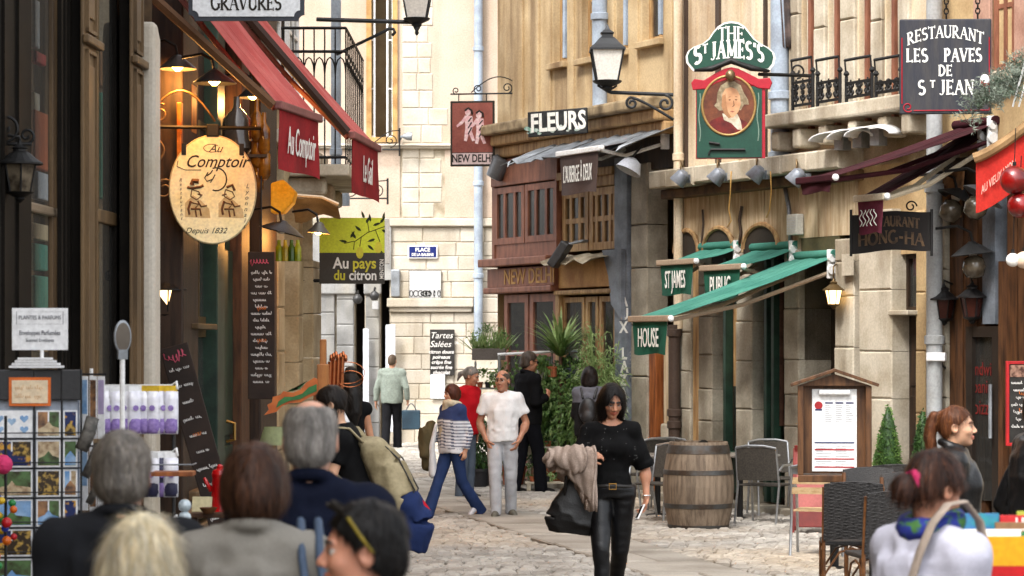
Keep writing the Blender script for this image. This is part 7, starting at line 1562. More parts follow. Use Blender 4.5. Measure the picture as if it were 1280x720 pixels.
q=MB();q.tube([at(x,y_,26.95)for x,y_ in((1172,238),(1190,248),(1199,268),(1202,310),(1202,450))],.014,5);q.build('iron_bracket',m_iron,smooth=True,label='thin curved iron lamp bracket running down beside the pale pipe',cat='bracket')
q=MB();c_=at(1188,275,26.95);q.tube([c_+Vector((x,0,z))for x,z in spiral(0,0,.06,.015,0,1.4)],.008,4);q.tube([c_+Vector((.06+x,0,-.1+z))for x,z in spiral(0,0,.06,.015,180,-1.4)],.008,4);q.build('iron_scroll',m_iron,smooth=True,label='pair of small iron scrolls on the curved lamp bracket',cat='bracket')
for px,py,r_,lab,m_ in((1268,225,.115,'upper red foil ball hanging at the right edge','red_foil'),(1275,257,.1,'lower red foil ball hanging at the right edge','red_foil'),(1266,325,.055,'white globe bulb among the lamps at the right edge','white_globe'),(1280,325,.07,'cream globe bulb cut by the right edge','cream_globe')):
    mm=M('red_foil',K(150,14,12),col2=K(90,8,8),scale=7,rough=.28,spec=.5,coat=.3,bump=.6,bscale=14)if m_=='red_foil' else M(m_,(.8,.78,.74)if m_=='white_globe' else K(236,206,180),rough=.25,bump=0)
    t=thing('ball_ornament',lab,'ornament',at(px,py,24.0));t.scale=(1.17,)*3;q=MB();q.lathe([(r_*math.sin(R(a_))+.001,r_*math.cos(R(a_)))for a_ in range(0,181,15)],18);q.build('ball',mm,t,smooth=True);q=MB();q.tube([(0,0,r_),(0.01,0,r_+.3)],.004,4);q.lathe([(.015,0),(.015,.03)],8,(0,0,r_));q.build('hanger',m_iron,t)
# spotlights on the pub ledge
for px,py,lab in((851,222,'grey spotlight on the ledge at the left corner of the pub'),(897,220,'grey spotlight under the left half of the portrait sign'),(946,217,'grey spotlight under the right half of the portrait sign'),(996,221,'grey spotlight on the ledge below the balcony')):
    t=thing('spotlight',lab,'spotlight',RF.W(RX(px,.45),.45,RZ(px,py,.45)),RF.rot,'spotlights along the pub ledge')
    q=MB();q.lathe([(.03,.1),(.08,.06),(.105,-.08),(.1,-.09),(.03,-.02)],14);o=q.build('head',M('grey_lamp_metal',K(150,156,166),rough=.4,metal=.4),t,smooth=40);o.rotation_euler=(R(-30),R(25),0)
    q=MB();q.tube([(0,.0,.08),(-.04,.02,.2),(-.14,.08,.2),(-.22,.2,.05)],.012,5);q.build('arm',M('bronze'),t,smooth=True);q=MB();q.box(-.05,.05,.1,.16,-.06,.04);q.build('junction_box',m_zinc,t)
for i,(px,lab)in enumerate(((1055,'left white curved lamp hood on the ledge'),(1078,'middle white curved lamp hood on the ledge'),(1100,'right white curved lamp hood on the ledge'))):
    t=thing('lamp_hood',lab,'lamp',RF.W(RX(px,.3),.3,4.14),RF.rot+R(20),'white hoods along the ledge');G=[[(.3*math.cos(R(a_))*1.0,-.25*k+.0,.06+.13*math.sin(R(a_))*(1-.35*k))for k in(0,.5,1)]for a_ in range(0,181,15)];MB().sheet(G,.012).build('hood',m_white,t,smooth=True);q=MB();q.box(-.06,.06,-.1,.05,-.04,.14);q.build('base',m_zinc,t)
# floodlights on the flower shop corner
t=thing('floodlight','big grey floodlight on the left corner of the flower shop under the cornice','floodlight',at(622,212,36.6),R(20));q=MB();q.lathe([(.02,.0),(.12,.02),(.15,.3),(.11,.34)],14,(0,0,-.15));o=q.build('head',m_greylamp,t,smooth=40);o.rotation_euler=(R(20),R(22),0);q=MB();q.tube([(.05,.05,0),(.12,.2,.05),(.25,.5,0)],.025,5);q.build('arm',m_iron,t)
t=thing('floodlight','dark flat floodlight on a pale arm below the middle windows','floodlight',at(700,318,34.3),R(-20));o=MB().box(-.06,.06,-.12,.12,-.19,.19).build('head',M('dark_grey_metal',(.05,.052,.055),rough=.45),t,bevel=.02);o.rotation_euler=(0,R(35),0);q=MB();q.tube([(.1,0,.13),(.28,.1,.18),(.48,.5,.18)],.022,6);q.build('arm',m_zinc,t);q=MB();q.tube([(.06,0,.12),(.24,.1,.16),(.4,.4,.18)],.02,6)
t=thing('hood_lamp','pale grey scallop lamp hanging below the brown boxed awning','lamp',at(789,206,32.0),R(-30));q=MB();q.lathe([(.03,.09),(.11,.05),(.17,-.09),(.16,-.09),(.05,.03)],14);o=q.build('shade',M('pale_grey_enamel',K(206,212,222),rough=.4),t,smooth=40);o.rotation_euler=(R(-20),R(20),0);q=MB();q.tube([(0,0,.08),(.05,.2,.25)],.015,5);q.build('arm',m_iron,t)
t=thing('pennant','dark folded cloth hanging in from the top edge by the balcony','cloth',at(982,10,29.75));t.scale=(1.49,)*3;G=[[(-.05+.11*i/6+.03*j/8,.02*math.sin(i*1.6),.25-.55*j/8-.02*(i%2)*(j==8))for j in range(9)]for i in range(7)];MB().sheet(G,.006).build('cloth',M('charcoal_cloth',K(58,50,48),col2=K(96,80,74),scale=9),t,smooth=True)
# ---------------------------------------------------------------- plants
m_leaf=M('leaf',K(126,158,84),col2=K(70,104,48),scale=9,rough=.5,spec=.4,trans=.3,bump=0,fine=.35,fscale=18)
m_leafp=M('pale_leaf',K(182,204,136),col2=K(124,156,88),scale=9,rough=.5,trans=.3,bump=0,fine=.3,fscale=18)
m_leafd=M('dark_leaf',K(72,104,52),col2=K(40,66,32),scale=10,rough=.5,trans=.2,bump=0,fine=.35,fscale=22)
m_fir=M('frosted_fir',K(150,160,146),col2=K(86,104,84),scale=10,rough=.7,trans=.15,bump=0,fine=.35,fscale=25)
m_terra=M('terracotta',K(184,104,66),col2=K(150,80,50),scale=8,rough=.8);m_soil=M('soil',(.03,.022,.016));m_bplastic=M('black_pot_plastic',(.025,.025,.028),rough=.5)
def leaves(mb,pos,L,W,dirs,rg2,droop=.3):
    for(p_,d)in zip(pos,dirs):
        d=Vector(d).normalized();s=d.cross(Vector((rg2.uniform(-1,1),rg2.uniform(-1,1),rg2.uniform(-.2,1)))).normalized();l=L*rg2.uniform(.6,1.25);w=W*rg2.uniform(.7,1.2);p_=Vector(p_)
        m_=p_+d*l*.5+Vector((0,0,.06*l));e=p_+d*l-Vector((0,0,droop*l));mb.add([p_,m_+s*w*.5,e,m_-s*w*.5],[(0,1,2,3)])
def bush(mb,c,r,n,L,W,seed,droop=.3,hollow=.55):
    rg2=random.Random(seed);P_,D_=[],[];cl_=[Vector((rg2.gauss(0,1),rg2.gauss(0,1),rg2.gauss(0,1))).normalized()*rg2.uniform(hollow,1)for _ in range(max(6,n//26))]
    for i in range(n):
        k=cl_[i%len(cl_)];v=k+Vector((rg2.gauss(0,.16),rg2.gauss(0,.16),rg2.gauss(0,.16)));P_.append((c[0]+v.x*r[0],c[1]+v.y*r[1],c[2]+v.z*r[2]));D_.append(v+Vector((rg2.gauss(0,.6),rg2.gauss(0,.6),rg2.gauss(.1,.6))))
    leaves(mb,P_,L,W,D_,rg2,droop)
def pot(par,r,h_,mat,z=0,name='pot'):q=MB();q.lathe([(r*.72,0),(r*.95,h_*.85),(r*1.06,h_*.86),(r*1.06,h_),(r*.92,h_),(r*.9,h_*.9)],16,(0,0,z));o=q.build(name,mat,par,smooth=40);return o
def blades(mb,c,n,L,W,seed,up=.8,seg=6,droop=1.0):
    rg2=random.Random(seed)
    for i in range(n):
        a_=rg2.uniform(0,6.28);e=rg2.uniform(.15,1.1)*up;l=L*rg2.uniform(.65,1.1);P_=[];p_=Vector(c);d=Vector((math.cos(a_)*math.cos(e),math.sin(a_)*math.cos(e),math.sin(e)+.35)).normalized();s=d.cross(Vector((0,0,1))).normalized()
        v=[]
        for k in range(seg+1):
            w=W*(1-(k/seg)**2*.95)*(.5+.5*min(1,k*2/seg+.3));v+=[p_-s*w/2,p_+s*w/2];p_=p_+d*l/seg;d=(d+Vector((0,0,-droop*.42/seg*3.2*(k/seg)))).normalized()
        mb.add(v,[(2*k,2*k+1,2*k+3,2*k+2)for k in range(seg)])
def plant(label,loc,build_,cat='plant',name='potted_plant',group=None):
    t=thing(name,label,cat,loc,0,group);build_(t);return t
def leafpart(t,f,mat=m_leaf,name='foliage'):q=MB();f(q);return q.build(name,mat,t)
# conical box trees in tall planters
for px,py,wd,hg,Yy,lab in((1110,597,32,97,24.6,'taller clipped box cone left of the restaurant doorway'),(1153,598,24,92,24.4,'slimmer clipped box cone right of the restaurant doorway')):
    S_=3200/Yy;c_=at(px,py,Yy);H_=hg/S_;W_c=wd/S_/2;t=thing('box_topiary',lab,'shrub',(c_.x,c_.y,0),0,'clipped box cones');zz=c_.z-.03
    MB().lathe([(W_c*.95,0),(W_c*1.2,zz-.06),(W_c*1.3,zz-.05),(W_c*1.3,zz),(W_c*1.1,zz)],4).build('planter',m_bplastic,t)
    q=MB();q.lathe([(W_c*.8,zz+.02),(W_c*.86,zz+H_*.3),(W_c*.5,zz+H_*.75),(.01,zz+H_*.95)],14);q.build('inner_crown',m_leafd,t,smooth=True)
    rg2=random.Random(px);q=MB();P_,D_=[],[]
    for i in range(1700):
        f=1-math.sqrt(rg2.random())*.999;a_=rg2.uniform(0,6.28);r_=W_c*(1.02 if f<.12 else 1.08)*(1-f**1.4)*rg2.uniform(.86,1.08)*(1+.05*math.sin(a_*3+f*20));P_.append((r_*math.cos(a_),r_*math.sin(a_),zz+H_*f));D_.append((math.cos(a_),math.sin(a_),rg2.uniform(-.2,1.2)))
    leaves(q,P_,.034,.02,D_,rg2,.1);q.build('foliage',m_leaf if px==1110 else m_leafd,t)
# frosted fir above the red valance
t=thing('fir_garland','frosted grey-green fir branches heaped above the bright red valance','garland',at(1245,120,24.4));t.scale=(1.14,)*3;q=MB()
for i in range(120):
    rg2=random.Random(i);u=(i/119)**.8;b0=Vector((-.2+.48*u+rg2.uniform(-.06,.06),rg2.uniform(-.12,.1),-.17+.30*u+rg2.uniform(-.04,.06+.1*u)));d=Vector((rg2.gauss(-.15,.5),rg2.gauss(-.3,.5),rg2.gauss(.5,.4))).normalized();L_=rg2.uniform(.12,.24)
    for k in range(34):f=k/34;leaves(q,[b0+d*L_*f],.05,.009,[d*.5+Vector((rg2.gauss(0,.7),rg2.gauss(0,.7),rg2.gauss(0,.7)))],rg2,0)
q.build('branches',m_fir,t,kind='stuff');q=MB();[q.tube([(.12+.05*i,-.1,-.1),(.2+.05*i,-.12,.2),(.28+.05*i,-.1,.5)],.008,4)for i in range(2)];q.build('ribbon',m_white,t)
t=thing('ball_ornament','small glossy red and white ball at the edge of the slate sign','ornament',at(1231,101,24.3));t.scale=(1.14,)*3;q=MB();q.lathe([(.04*math.sin(R(a_))+.001,.055*math.cos(R(a_)))for a_ in range(0,181,20)],12);q.build('ball',M('red_white_gloss',K(190,60,50),col2=(.75,.75,.75),scale=16,mix=(.48,.52),rough=.2),t,smooth=True)
# flower stall
SY=34.4;S_=3200/SY
def sp(px,py,Yy=SY):return at(px,py,Yy)
t=thing('plant_rack','tall metal plant rack with shelves at the corner of the flower shop','rack',(sp(610,0,35.2).x,35.2,0));q=MB();m_rackm=M('grey_rack',K(150,150,146),rough=.5,metal=.4)
for x in(-.17,.17):
    for y_ in(-.2,.2):q=MB();q.tube([(x,y_,0),(x,y_,1.72)],.014,5);q.build('upright',m_rackm,t)
for z in(.25,.62,.98,1.34):MB().box(-.19,.19,-.22,.22,z,z+.02).build('shelf',m_rackm,t)
for k,z in enumerate((.27,.64,1.0,1.36)):
    for i in range(3):
        x,y_=-.11+.11*i,-.12+.05*(i%2);lab=('dark leafy','pale herb','trailing ivy','small rosette')[k]
        plant(f'{lab} pot {("at the left end", "in the middle", "at the right end")[i]} of the {("lowest", "second", "third", "top")[k]} shelf of the plant rack',(t.location.x+x,35.2+y_,z),lambda tt,k=k,i=i:(pot(tt,.045,.08,m_terra if(i+k)%2 else m_bplastic),leafpart(tt,lambda q:bush(q,(0,-.02,.15),(.08,.08,.09),60,.06,.03,10*k+i),(m_leaf,m_leafp,m_leafd)[(k+i)%3])),group='pots on the plant rack')
t=plant('trough of tall pale spiky shrubs on top of the plant rack',(sp(611,0,35.1).x,35.1,1.74),lambda tt:(MB().box(-.23,.23,-.14,.14,0,.16).build('trough',M('grey_trough',K(112,104,98)),tt,bevel=.012),leafpart(tt,lambda q:[blades(q,(-.2+.06*i,-.05+.03*(i%3),.12),16,.36,.03,40+i,1.2,4,.4)for i in range(8)],m_leafp),leafpart(tt,lambda q:bush(q,(0,0,.3),(.25,.14,.16),260,.07,.02,5),m_leaf)),name='planter_trough')
t=thing('hanging_rail','pale pipe rail holding hanging pots in front of the flower shop','rail',(0,0,0));q=MB();q.tube([sp(622,443),sp(722,438),sp(722,470)],.02,6);q.build('rail',M('pale_rail',(.7,.72,.72),rough=.4),t)
for px in(660,690,712):q=MB();q.tube([sp(px,440),sp(px,462)],.01,4);q.build('hook',m_rackm,t)
for px in(624,721):q=MB();q.tube([ground(px,SY),sp(px,442)],.018,6);q.build('post',m_rackm,t)
hang=lambda mat,lm,sd:(lambda tt:(pot(tt,.085,.14,mat,-.14),leafpart(tt,lambda q:bush(q,(0,0,.04),(.16,.14,.1),130,.08,.05,sd,.6),lm),leafpart(tt,lambda q:bush(q,(0,0,-.2),(.13,.12,.16),60,.07,.045,sd+1,.8),lm,'trailing_stems')))
plant('terracotta pot of trailing leaves hanging from the pale rail',sp(691,458,34.2),hang(m_terra,m_leaf,61),name='hanging_pot');plant('dark plastic pot hanging right of the terracotta one',sp(713,460,34.2),hang(M('slate_pot',K(74,84,96)),m_leafd,63),name='hanging_pot');plant('white pot hanging behind the man in black',sp(676,462,34.5),hang(m_white,m_leafp,65),name='hanging_pot')
plant('large dracaena with long arching striped leaves over the rail',(sp(699,0,34.2).x,34.2,0),lambda tt:(pot(tt,.17,.3,m_terra),(lambda q:(q.tube([(0,0,.25),(.02,0,1.86)],.025,6),q.build('stem',m_brown,tt))[1])(MB()),leafpart(tt,lambda q:(blades(q,(.02,0,1.86),60,.66,.06,71,1.0,7,1.3)),m_leafp),leafpart(tt,lambda q:blades(q,(.02,0,1.78),34,.6,.055,72,.7,7,1.5),m_leaf,'lower_leaves')),name='dracaena')
plant('feathery bamboo clump right of the dracaena',(sp(749,0,33.3).x,33.3,0),lambda tt:(pot(tt,.2,.34,m_bplastic),(lambda q:([q.tube([(.03*math.cos(i),.03*math.sin(i),.3),(.1*math.cos(i*2.1),.07*math.sin(i*2.1),1.2),(.26*math.cos(i*2.1),.15*math.sin(i*2.1),2.0+.1*(i%3))],.006,4)for i in range(12)],q.build('canes',m_leafp,tt))[1])(MB()),leafpart(tt,lambda q:bush(q,(0,0,1.45),(.32,.24,.72),1500,.16,.018,81,.4,.1),m_leafp)),name='bamboo')
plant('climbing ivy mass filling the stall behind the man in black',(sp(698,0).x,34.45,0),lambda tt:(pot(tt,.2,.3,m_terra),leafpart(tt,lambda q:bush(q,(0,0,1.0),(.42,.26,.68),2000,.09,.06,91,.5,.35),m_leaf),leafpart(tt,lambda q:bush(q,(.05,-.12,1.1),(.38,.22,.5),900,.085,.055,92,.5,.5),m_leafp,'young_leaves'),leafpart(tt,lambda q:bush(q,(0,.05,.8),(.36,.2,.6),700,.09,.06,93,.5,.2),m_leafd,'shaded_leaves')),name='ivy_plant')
plant('dark leafy shrub spilling at the foot of the plant rack',(sp(600,0,34.6).x,34.6,0),lambda tt:(pot(tt,.16,.28,m_bplastic),leafpart(tt,lambda q:bush(q,(0,0,.62),(.18,.2,.42),700,.07,.045,101,.5,.3),m_leafd)),name='shrub')
plant('loose green shrub between the rack and the man in black',(sp(642,0,34.9).x,34.9,0),lambda tt:(pot(tt,.18,.3,m_terra),leafpart(tt,lambda q:bush(q,(0,0,1.05),(.3,.24,.8),1400,.085,.045,103,.4,.25),m_leaf)),name='shrub')
plant('tall green shrub behind the woman with the small backpack',(sp(726,0,33.75).x,33.75,0),lambda tt:(pot(tt,.18,.3,m_bplastic),leafpart(tt,lambda q:bush(q,(0,0,1.1),(.32,.22,.85),1300,.08,.035,105,.4,.25),m_leaf)),name='shrub')
for k,(y0,z)in enumerate(((33.5,.16),(33.75,.38),(34.0,.6))):
    t=thing('slatted_bench',('lowest','middle','highest')[k]+' pale slatted display bench of the flower stall','bench',(sp(704,0,y0).x,y0,0),0,'stepped display benches')
    for i in range(3):MB().box(-.5,.5,-.1+.07*i,-.04+.07*i,z-.02,z).build('slat',M('pale_bench_wood',K(214,206,186),col2=K(176,166,140),scale=6),t)
    for x in(-.45,.45):MB().box(x-.025,x+.025,-.08,.08,0,z-.021).build('leg',MATS['pale_bench_wood'],t)
    for i in range(5):plant(f'seedling pot {("first", "second", "third", "fourth", "fifth")[i]} from the left on the {("lowest", "middle", "highest")[k]} slatted bench',(t.location.x-.4+.2*i,y0-.01,z),lambda tt,i=i,k=k:(pot(tt,.045,.07,(m_terra,m_bplastic,m_terra)[(i+k)%3]),leafpart(tt,lambda q:bush(q,(0,0,.12),(.085,.08,.08),60,.06,.03,120+i+9*k),(m_leaf,m_leafp,m_leafd)[(i+2*k)%3])),group='seedling pots on the benches')
# ---------------------------------------------------------------- barrel, tables, chairs, boards
m_oak=M('oak_staves',K(146,128,108),col2=K(108,92,76),scale=4,stretch=(7,7,.8),rough=.7,bump=.25,rnd=.14,stain=(K(70,56,42),3,.55,.6));m_hoop=M('hoop_iron',K(96,96,94),col2=K(80,66,54),rough=.5,metal=.6,scale=6)
bc=ground(873,26.9);t=thing('barrel','old oak barrel with grey iron hoops beside the terrace chairs','barrel',bc);HB=.935
def br_(z):return .305+.068*math.sin(math.pi*z/HB)
N_=22
q=MB();a0,a1=0,2*math.pi/N_*.985;v=[]
for k in range(9):
    z=HB*k/8;r_=br_(z);v+=[(r_*math.cos(a0),r_*math.sin(a0),z),(r_*math.cos((a0+a1)/2)*1.004,r_*math.sin((a0+a1)/2)*1.004,z),(r_*math.cos(a1),r_*math.sin(a1),z),((r_-.025)*math.cos(a1),(r_-.025)*math.sin(a1),z),((r_-.025)*math.cos(a0),(r_-.025)*math.sin(a0),z)]
f=[]
for k in range(8):
    for j in range(5):f.append((5*k+j,5*k+(j+1)%5,5*k+5+(j+1)%5,5*k+5+j))
f+=[(4,3,2,1,0),(40,41,42,43,44)];q.add(v,f);sm=q.mesh('stave',m_oak)
for i in range(N_):link('stave',sm,t,rotz=2*math.pi*i/N_)
for z,hw_ in((.04,.03),(.27,.025),(.62,.025),(.86,.045)):q=MB();q.lathe([(br_(z-hw_)+.001,z-hw_),(br_(z-hw_)+.006,z-hw_+.002),(br_(z+hw_)+.006,z+hw_-.002),(br_(z+hw_)+.001,z+hw_)],44);q.build('hoop',m_hoop,t,smooth=40)
q=MB();q.lathe([(.001,0),(.285,0),(.285,.02),(.001,.021)],24,(0,0,HB-.05));q.build('head',m_oak,t);q=MB();q.lathe([(.05,0),(.05,.03),(.02,.05)],10,(.05,-.05,HB-.03));q.build('bung',m_black,t)
m_alu=M('brushed_aluminium',K(206,208,210),rough=.3,metal=.85,bump=.03);m_webb=M('grey_weave',K(74,68,60),col2=K(54,50,44),scale=60,rough=.75,bump=.5,bscale=160)
def alu_chair(label,px,Yy,rot,group='terrace chairs by the barrel',wood=False):
    t=thing('bistro_chair',label,'chair',ground(px,Yy),R(rot),group);w=.25
    for s in(-1,1):
        q=MB();q.tube([(s*w,-.25,0),(s*w,-.22,.43),(s*w,-.18,.62),(s*w,-.1,.66),(s*w,.12,.66),(s*w*.95,.2,.6)],.013,7);q.build('front_leg',m_alu,t,smooth=40)
        q=MB();q.tube([(s*w*.95,.3,0),(s*w*.95,.2,.45),(s*w*.92,.27,.84)],.013,7);q.build('rear_leg',m_alu,t,smooth=40)
    if wood:
        for i in range(5):MB().box(-.22,.22,-.2+.085*i,-.13+.085*i,.44,.455).build('seat_slat',M('pale_ash',K(220,190,146),col2=K(196,160,112),scale=6,stretch=(1,8,8)),t)
        for z in(.6,.69,.78):MB().box(-.23,.23,.22+.1*(z-.5),.235+.1*(z-.5),z,z+.06).build('back_slat',MATS['pale_ash']if z<.7 else m_alu,t)
    else:
        MB().box(-.23,.23,-.22,.2,.435,.455).build('seat',m_webb,t,bevel=.008);G=[[(-.23+.46*i/6,.215+.06*j/4+.02*math.sin(math.pi*i/6),.5+.35*j/4)for j in range(5)]for i in range(7)];MB().sheet(G,.012).build('backrest',m_webb,t,smooth=40)
    q=MB();q.tube([(-w*.92,.272,.845),(-.1,.3,.87),(.1,.3,.87),(w*.92,.272,.845)],.014,7);q.build('top_rail',m_alu,t,smooth=40);return t
alu_chair('aluminium chair with dark woven back right of the barrel',957,27.6,152);alu_chair('aluminium chair half hidden left of the barrel nearest the walker',823,27.8,-40);alu_chair('aluminium chair behind the barrel by the pub wall',846,29.4,20);alu_chair('pale-backed aluminium chair farthest left by the drainpipe',806,29.8,-150)
alu_chair('aluminium chair tucked by the green pub window',968,28.9,10)
alu_chair('aluminium and ash slatted chair before the menu case post',1026,23.4,165,'terrace chairs by the menu case',True)
def table(label,px,Yy,w,d,h_,mat,rot=0,edge=m_alu,cat='table'):
    t=thing('cafe_table',label,cat,ground(px,Yy),R(rot),'cafe tables');MB().box(-w/2,w/2,-d/2,d/2,h_-.03,h_).build('tabletop',mat,t,bevel=.008);q=MB();q.tube([(-w/2,-d/2,h_-.015),(w/2,-d/2,h_-.015),(w/2,d/2,h_-.015),(-w/2,d/2,h_-.015)],.012,6,closed=True);q.build('edge_band',edge,t)
    q=MB();q.tube([(0,0,.03),(0,0,h_-.03)],.035,10);q.build('pedestal',m_iron,t);q=MB();q.lathe([(.24,0),(.22,.025),(.05,.05)],16);q.build('foot',m_iron,t);return t
m_ttop=M('grey_tabletop',K(160,152,142),col2=K(120,110,100),rough=.35,scale=8)
table('small cafe table between barrel and woven chair',925,28.3,.62,.62,.75,m_ttop,-60);table('small dark cafe table left of the barrel',822,28.9,.6,.6,.72,m_ttop,-60)
# woven armless chairs, bottom right
m_wick=M('black_wicker',K(30,28,28),col2=K(58,56,55),scale=140,mix=(.46,.54),rough=.5,spec=.5,bump=.9,bscale=120);m_cane=M('brown_cane',K(120,78,44),col2=K(84,52,28),scale=12,rough=.45)
def wicker(label,px,Yy,rot,x0=0):
    t=thing('wicker_chair',label,'chair',ground(px,Yy),R(rot),'black wicker chairs at the right');w=.22
    for s in(-1,1):
        q=MB();q.tube([(s*w,-.22,0),(s*w,-.21,.44)],.016,7);q.build('leg',m_cane,t);q=MB();q.tube([(s*w,.2,0),(s*w,.19,.45),(s*w,.25,.88)],.016,7);q.build('leg',m_cane,t)
        q=MB();q.tube([(s*w,-.2,.2),(s*w,-.1,.38),(s*w,.0,.41),(s*w,.1,.38),(s*w,.19,.2)],.009,5);q.build('arch_brace',m_cane,t)
    q=MB();q.tube([(-w,-.22,.2),(-.1,-.22,.38),(0,-.22,.41),(.1,-.22,.38),(w,-.22,.2)],.009,5);q.build('arch_brace',m_cane,t);q=MB();q.tube([(-w,.2,.2),(-.1,.2,.38),(0,.2,.41),(.1,.2,.38),(w,.2,.2)],.009,5);q.build('arch_brace',m_cane,t)
    MB().box(-w-.01,w+.01,-.24,.2,.43,.465).build('seat',m_wick,t,bevel=.012);G=[[(-w+2*w*i/8,.2+.07*j/6+.025*math.sin(math.pi*i/8),.47+.43*j/6+.02*math.sin(math.pi*i/8))for j in range(7)]for i in range(9)];bk=MB().sheet(G,.022).build('backrest',m_wick,t,smooth=40)
    q=MB()
    for j in range(34):
        z=j/33*6;k=min(int(z),5);fz=z-k;q.tube([(lambda a_,b_:tuple(a_[m]*(1-fz)+b_[m]*fz+(.014*(1 if(i+j)%2 else-.2)if m==1 else 0)for m in range(3)))(G[i][k],G[i][k+1])for i in range(9)],.0045,4)
    q.build('weave',m_wick,t,kind='stuff');return t
for px,Yy,rot,lab in((1064,19.6,176,'black wicker chair nearest the street at the terrace corner'),(1106,18.4,190,'black wicker chair behind the woman in lilac, lowest in view'),(1098,21.3,10,'black wicker chair facing the corner table'),(1142,20.5,0,'black wicker chair in the second row before the leather jacket'),(1118,22.4,176,'black wicker chair beside the menu case post'),(1158,22.6,185,'black wicker chair in the back row under the box cones'),(1150,19.0,170,'black wicker chair hidden behind the lilac shoulder')):wicker(lab,px,Yy,rot)
m_wtop=M('ash_tabletop',K(216,196,160),col2=K(186,160,118),scale=5,stretch=(1,8,8),rough=.4)
table('pale ash cafe table at the terrace corner among wicker chairs',1092,20.4,.6,.6,.75,m_wtop);table('pale ash cafe table in the second row of wicker chairs',1136,21.6,.6,.6,.75,m_wtop)
# menu case on a post
t=thing('menu_case','wooden gabled menu case on a black post with a printed menu','menu case',ground(1043,22),R(-6));S_=3200/22;z0,z1=CZ+(430-592)/S_,CZ+(430-482)/S_
m_case=M('stained_case_wood',K(110,74,44),col2=K(72,46,26),scale=4,stretch=(6,6,.8),rough=.5,bump=.15)
MB().box(-.27,.27,.0,.02,z0,z1).build('back_panel',m_case,t)
for s in(-1,1):MB().box(s*.29-.025,s*.29+.025,-.09,.05,z0-.01,z1).build('side_post',m_case,t,bevel=.006)
MB().box(-.31,.31,-.092,.052,z0-.07,z0-.01).build('bottom_rail',m_case,t,bevel=.006);MB().prism([(-.31,z1),(.31,z1),(.0,z1+.1)],-.07,.03).build('gable',m_case,t)
for s in(-1,1):o=MB().box(-.2,.2,-.13,.08,-.014,.014).build('roof_board',m_case,t,bevel=.004);o.location=(s*.185,0,z1+.07);o.rotation_euler=(0,s*R(19),0)
MB().box(-.19,.19,-.012,-.004,z0+.02,z1-.03).build('menu_sheet',M('menu_paper',(.76,.76,.75),var=.04,bump=0),t);q=MB();q.tube([(-.13,-.03,z1-.06),(.13,-.03,z1-.06)],.026,10);q.build('strip_lamp',m_white,t,smooth=40)
q=MB();m_blueink=M('navy_ink',K(60,66,110),bump=0);m_redink=M('red_ink',K(186,48,52),bump=0);m_gink=M('grey_text_ink',K(150,150,156),bump=0)
for z in(.2,.12,.05):q.box(-.17,.17,-.014,-.012,z0+z,z0+z+.012)
q.build('print_bar',m_redink,t);q=MB();q.box(-.17,.17,-.0145,-.012,z0+.26,z0+.272);[q.box(-.08+.088*i,-.012+.088*i,-.0145,-.012,z1-.155,z1-.142)for i in range(3)];q.build('print_bar',m_blueink,t)
q=MB()
for c_ in range(3):
    for r_ in range(9):q.box(-.08+.088*c_,-.08+.088*c_+rg.uniform(.03,.07),-.0135,-.012,z1-.175-.017*r_,z1-.17-.017*r_)
for c_ in range(2):
    for r_ in range(9):q.box(-.16+.17*c_,-.16+.17*c_+rg.uniform(.06,.15),-.0135,-.012,z0+.235-.022*r_,z0+.24-.022*r_)
q.build('print_text',m_gink,t,kind='stuff');q=MB();q.lathe([(.035,-.003),(.035,0)],14,(-.135,-.012,z1-.17),'y');q.build('round_emblem',m_redink,t);MB().box(-.165,-.105,-.0155,-.012,z1-.215,z1-.2).build('emblem_ribbon',m_blueink,t)
q=MB();q.tube([(0,.01,0),(0,.01,z0-.06)],.038,12);q.build('post',m_iron,t);q=MB();q.lathe([(.2,0),(.19,.02),(.06,.05)],18,(0,.01,0));q.build('foot',m_iron,t)
# folding red board
t=thing('easel_board','red wooden folding board leaning behind the slatted chair','A-frame board',ground(1016,26.2),R(-10));m_redw=M('red_wood',K(140,50,42),col2=K(110,36,32),scale=5,rough=.5)
o=MB().box(-.2,.2,-.012,.012,.1,.92).build('front_panel',m_redw,t,bevel=.006);o.rotation_euler=(R(-14),0,0);o.location=(0,-.2,0);MB().box(-.16,.16,-.016,-.012,.3,.86).build('pale_sheet',M('rose_sheet',K(190,110,104)),o)
for s in(-1,1):q=MB();q.tube([(s*.19,.2,0),(s*.17,.0,.92)],.018,5);q.build('rear_leg',m_redw,t);q=MB();q.tube([(s*.19,-.2,0),(s*.19,-.17,.2)],.018,5);q.build('front_leg',m_redw,t)
t=menu('red-framed chalk menu hanging at the right edge by the glazed door',at(1279,555,25.6),.3,.81,m_black_board,77,lines=7,title=False);q=MB();frame(q,-.172,.172,-.02,.83,.032,-.012,.03);q.build('red_frame',M('bright_red_frame',K(190,30,34),rough=.4),t,bevel=.004)
MB().box(-.13,.12,-.005,-.001,.67,.79).build('photo_strip',M('brown_photo',K(170,130,110),col2=K(80,50,40),scale=25),t)
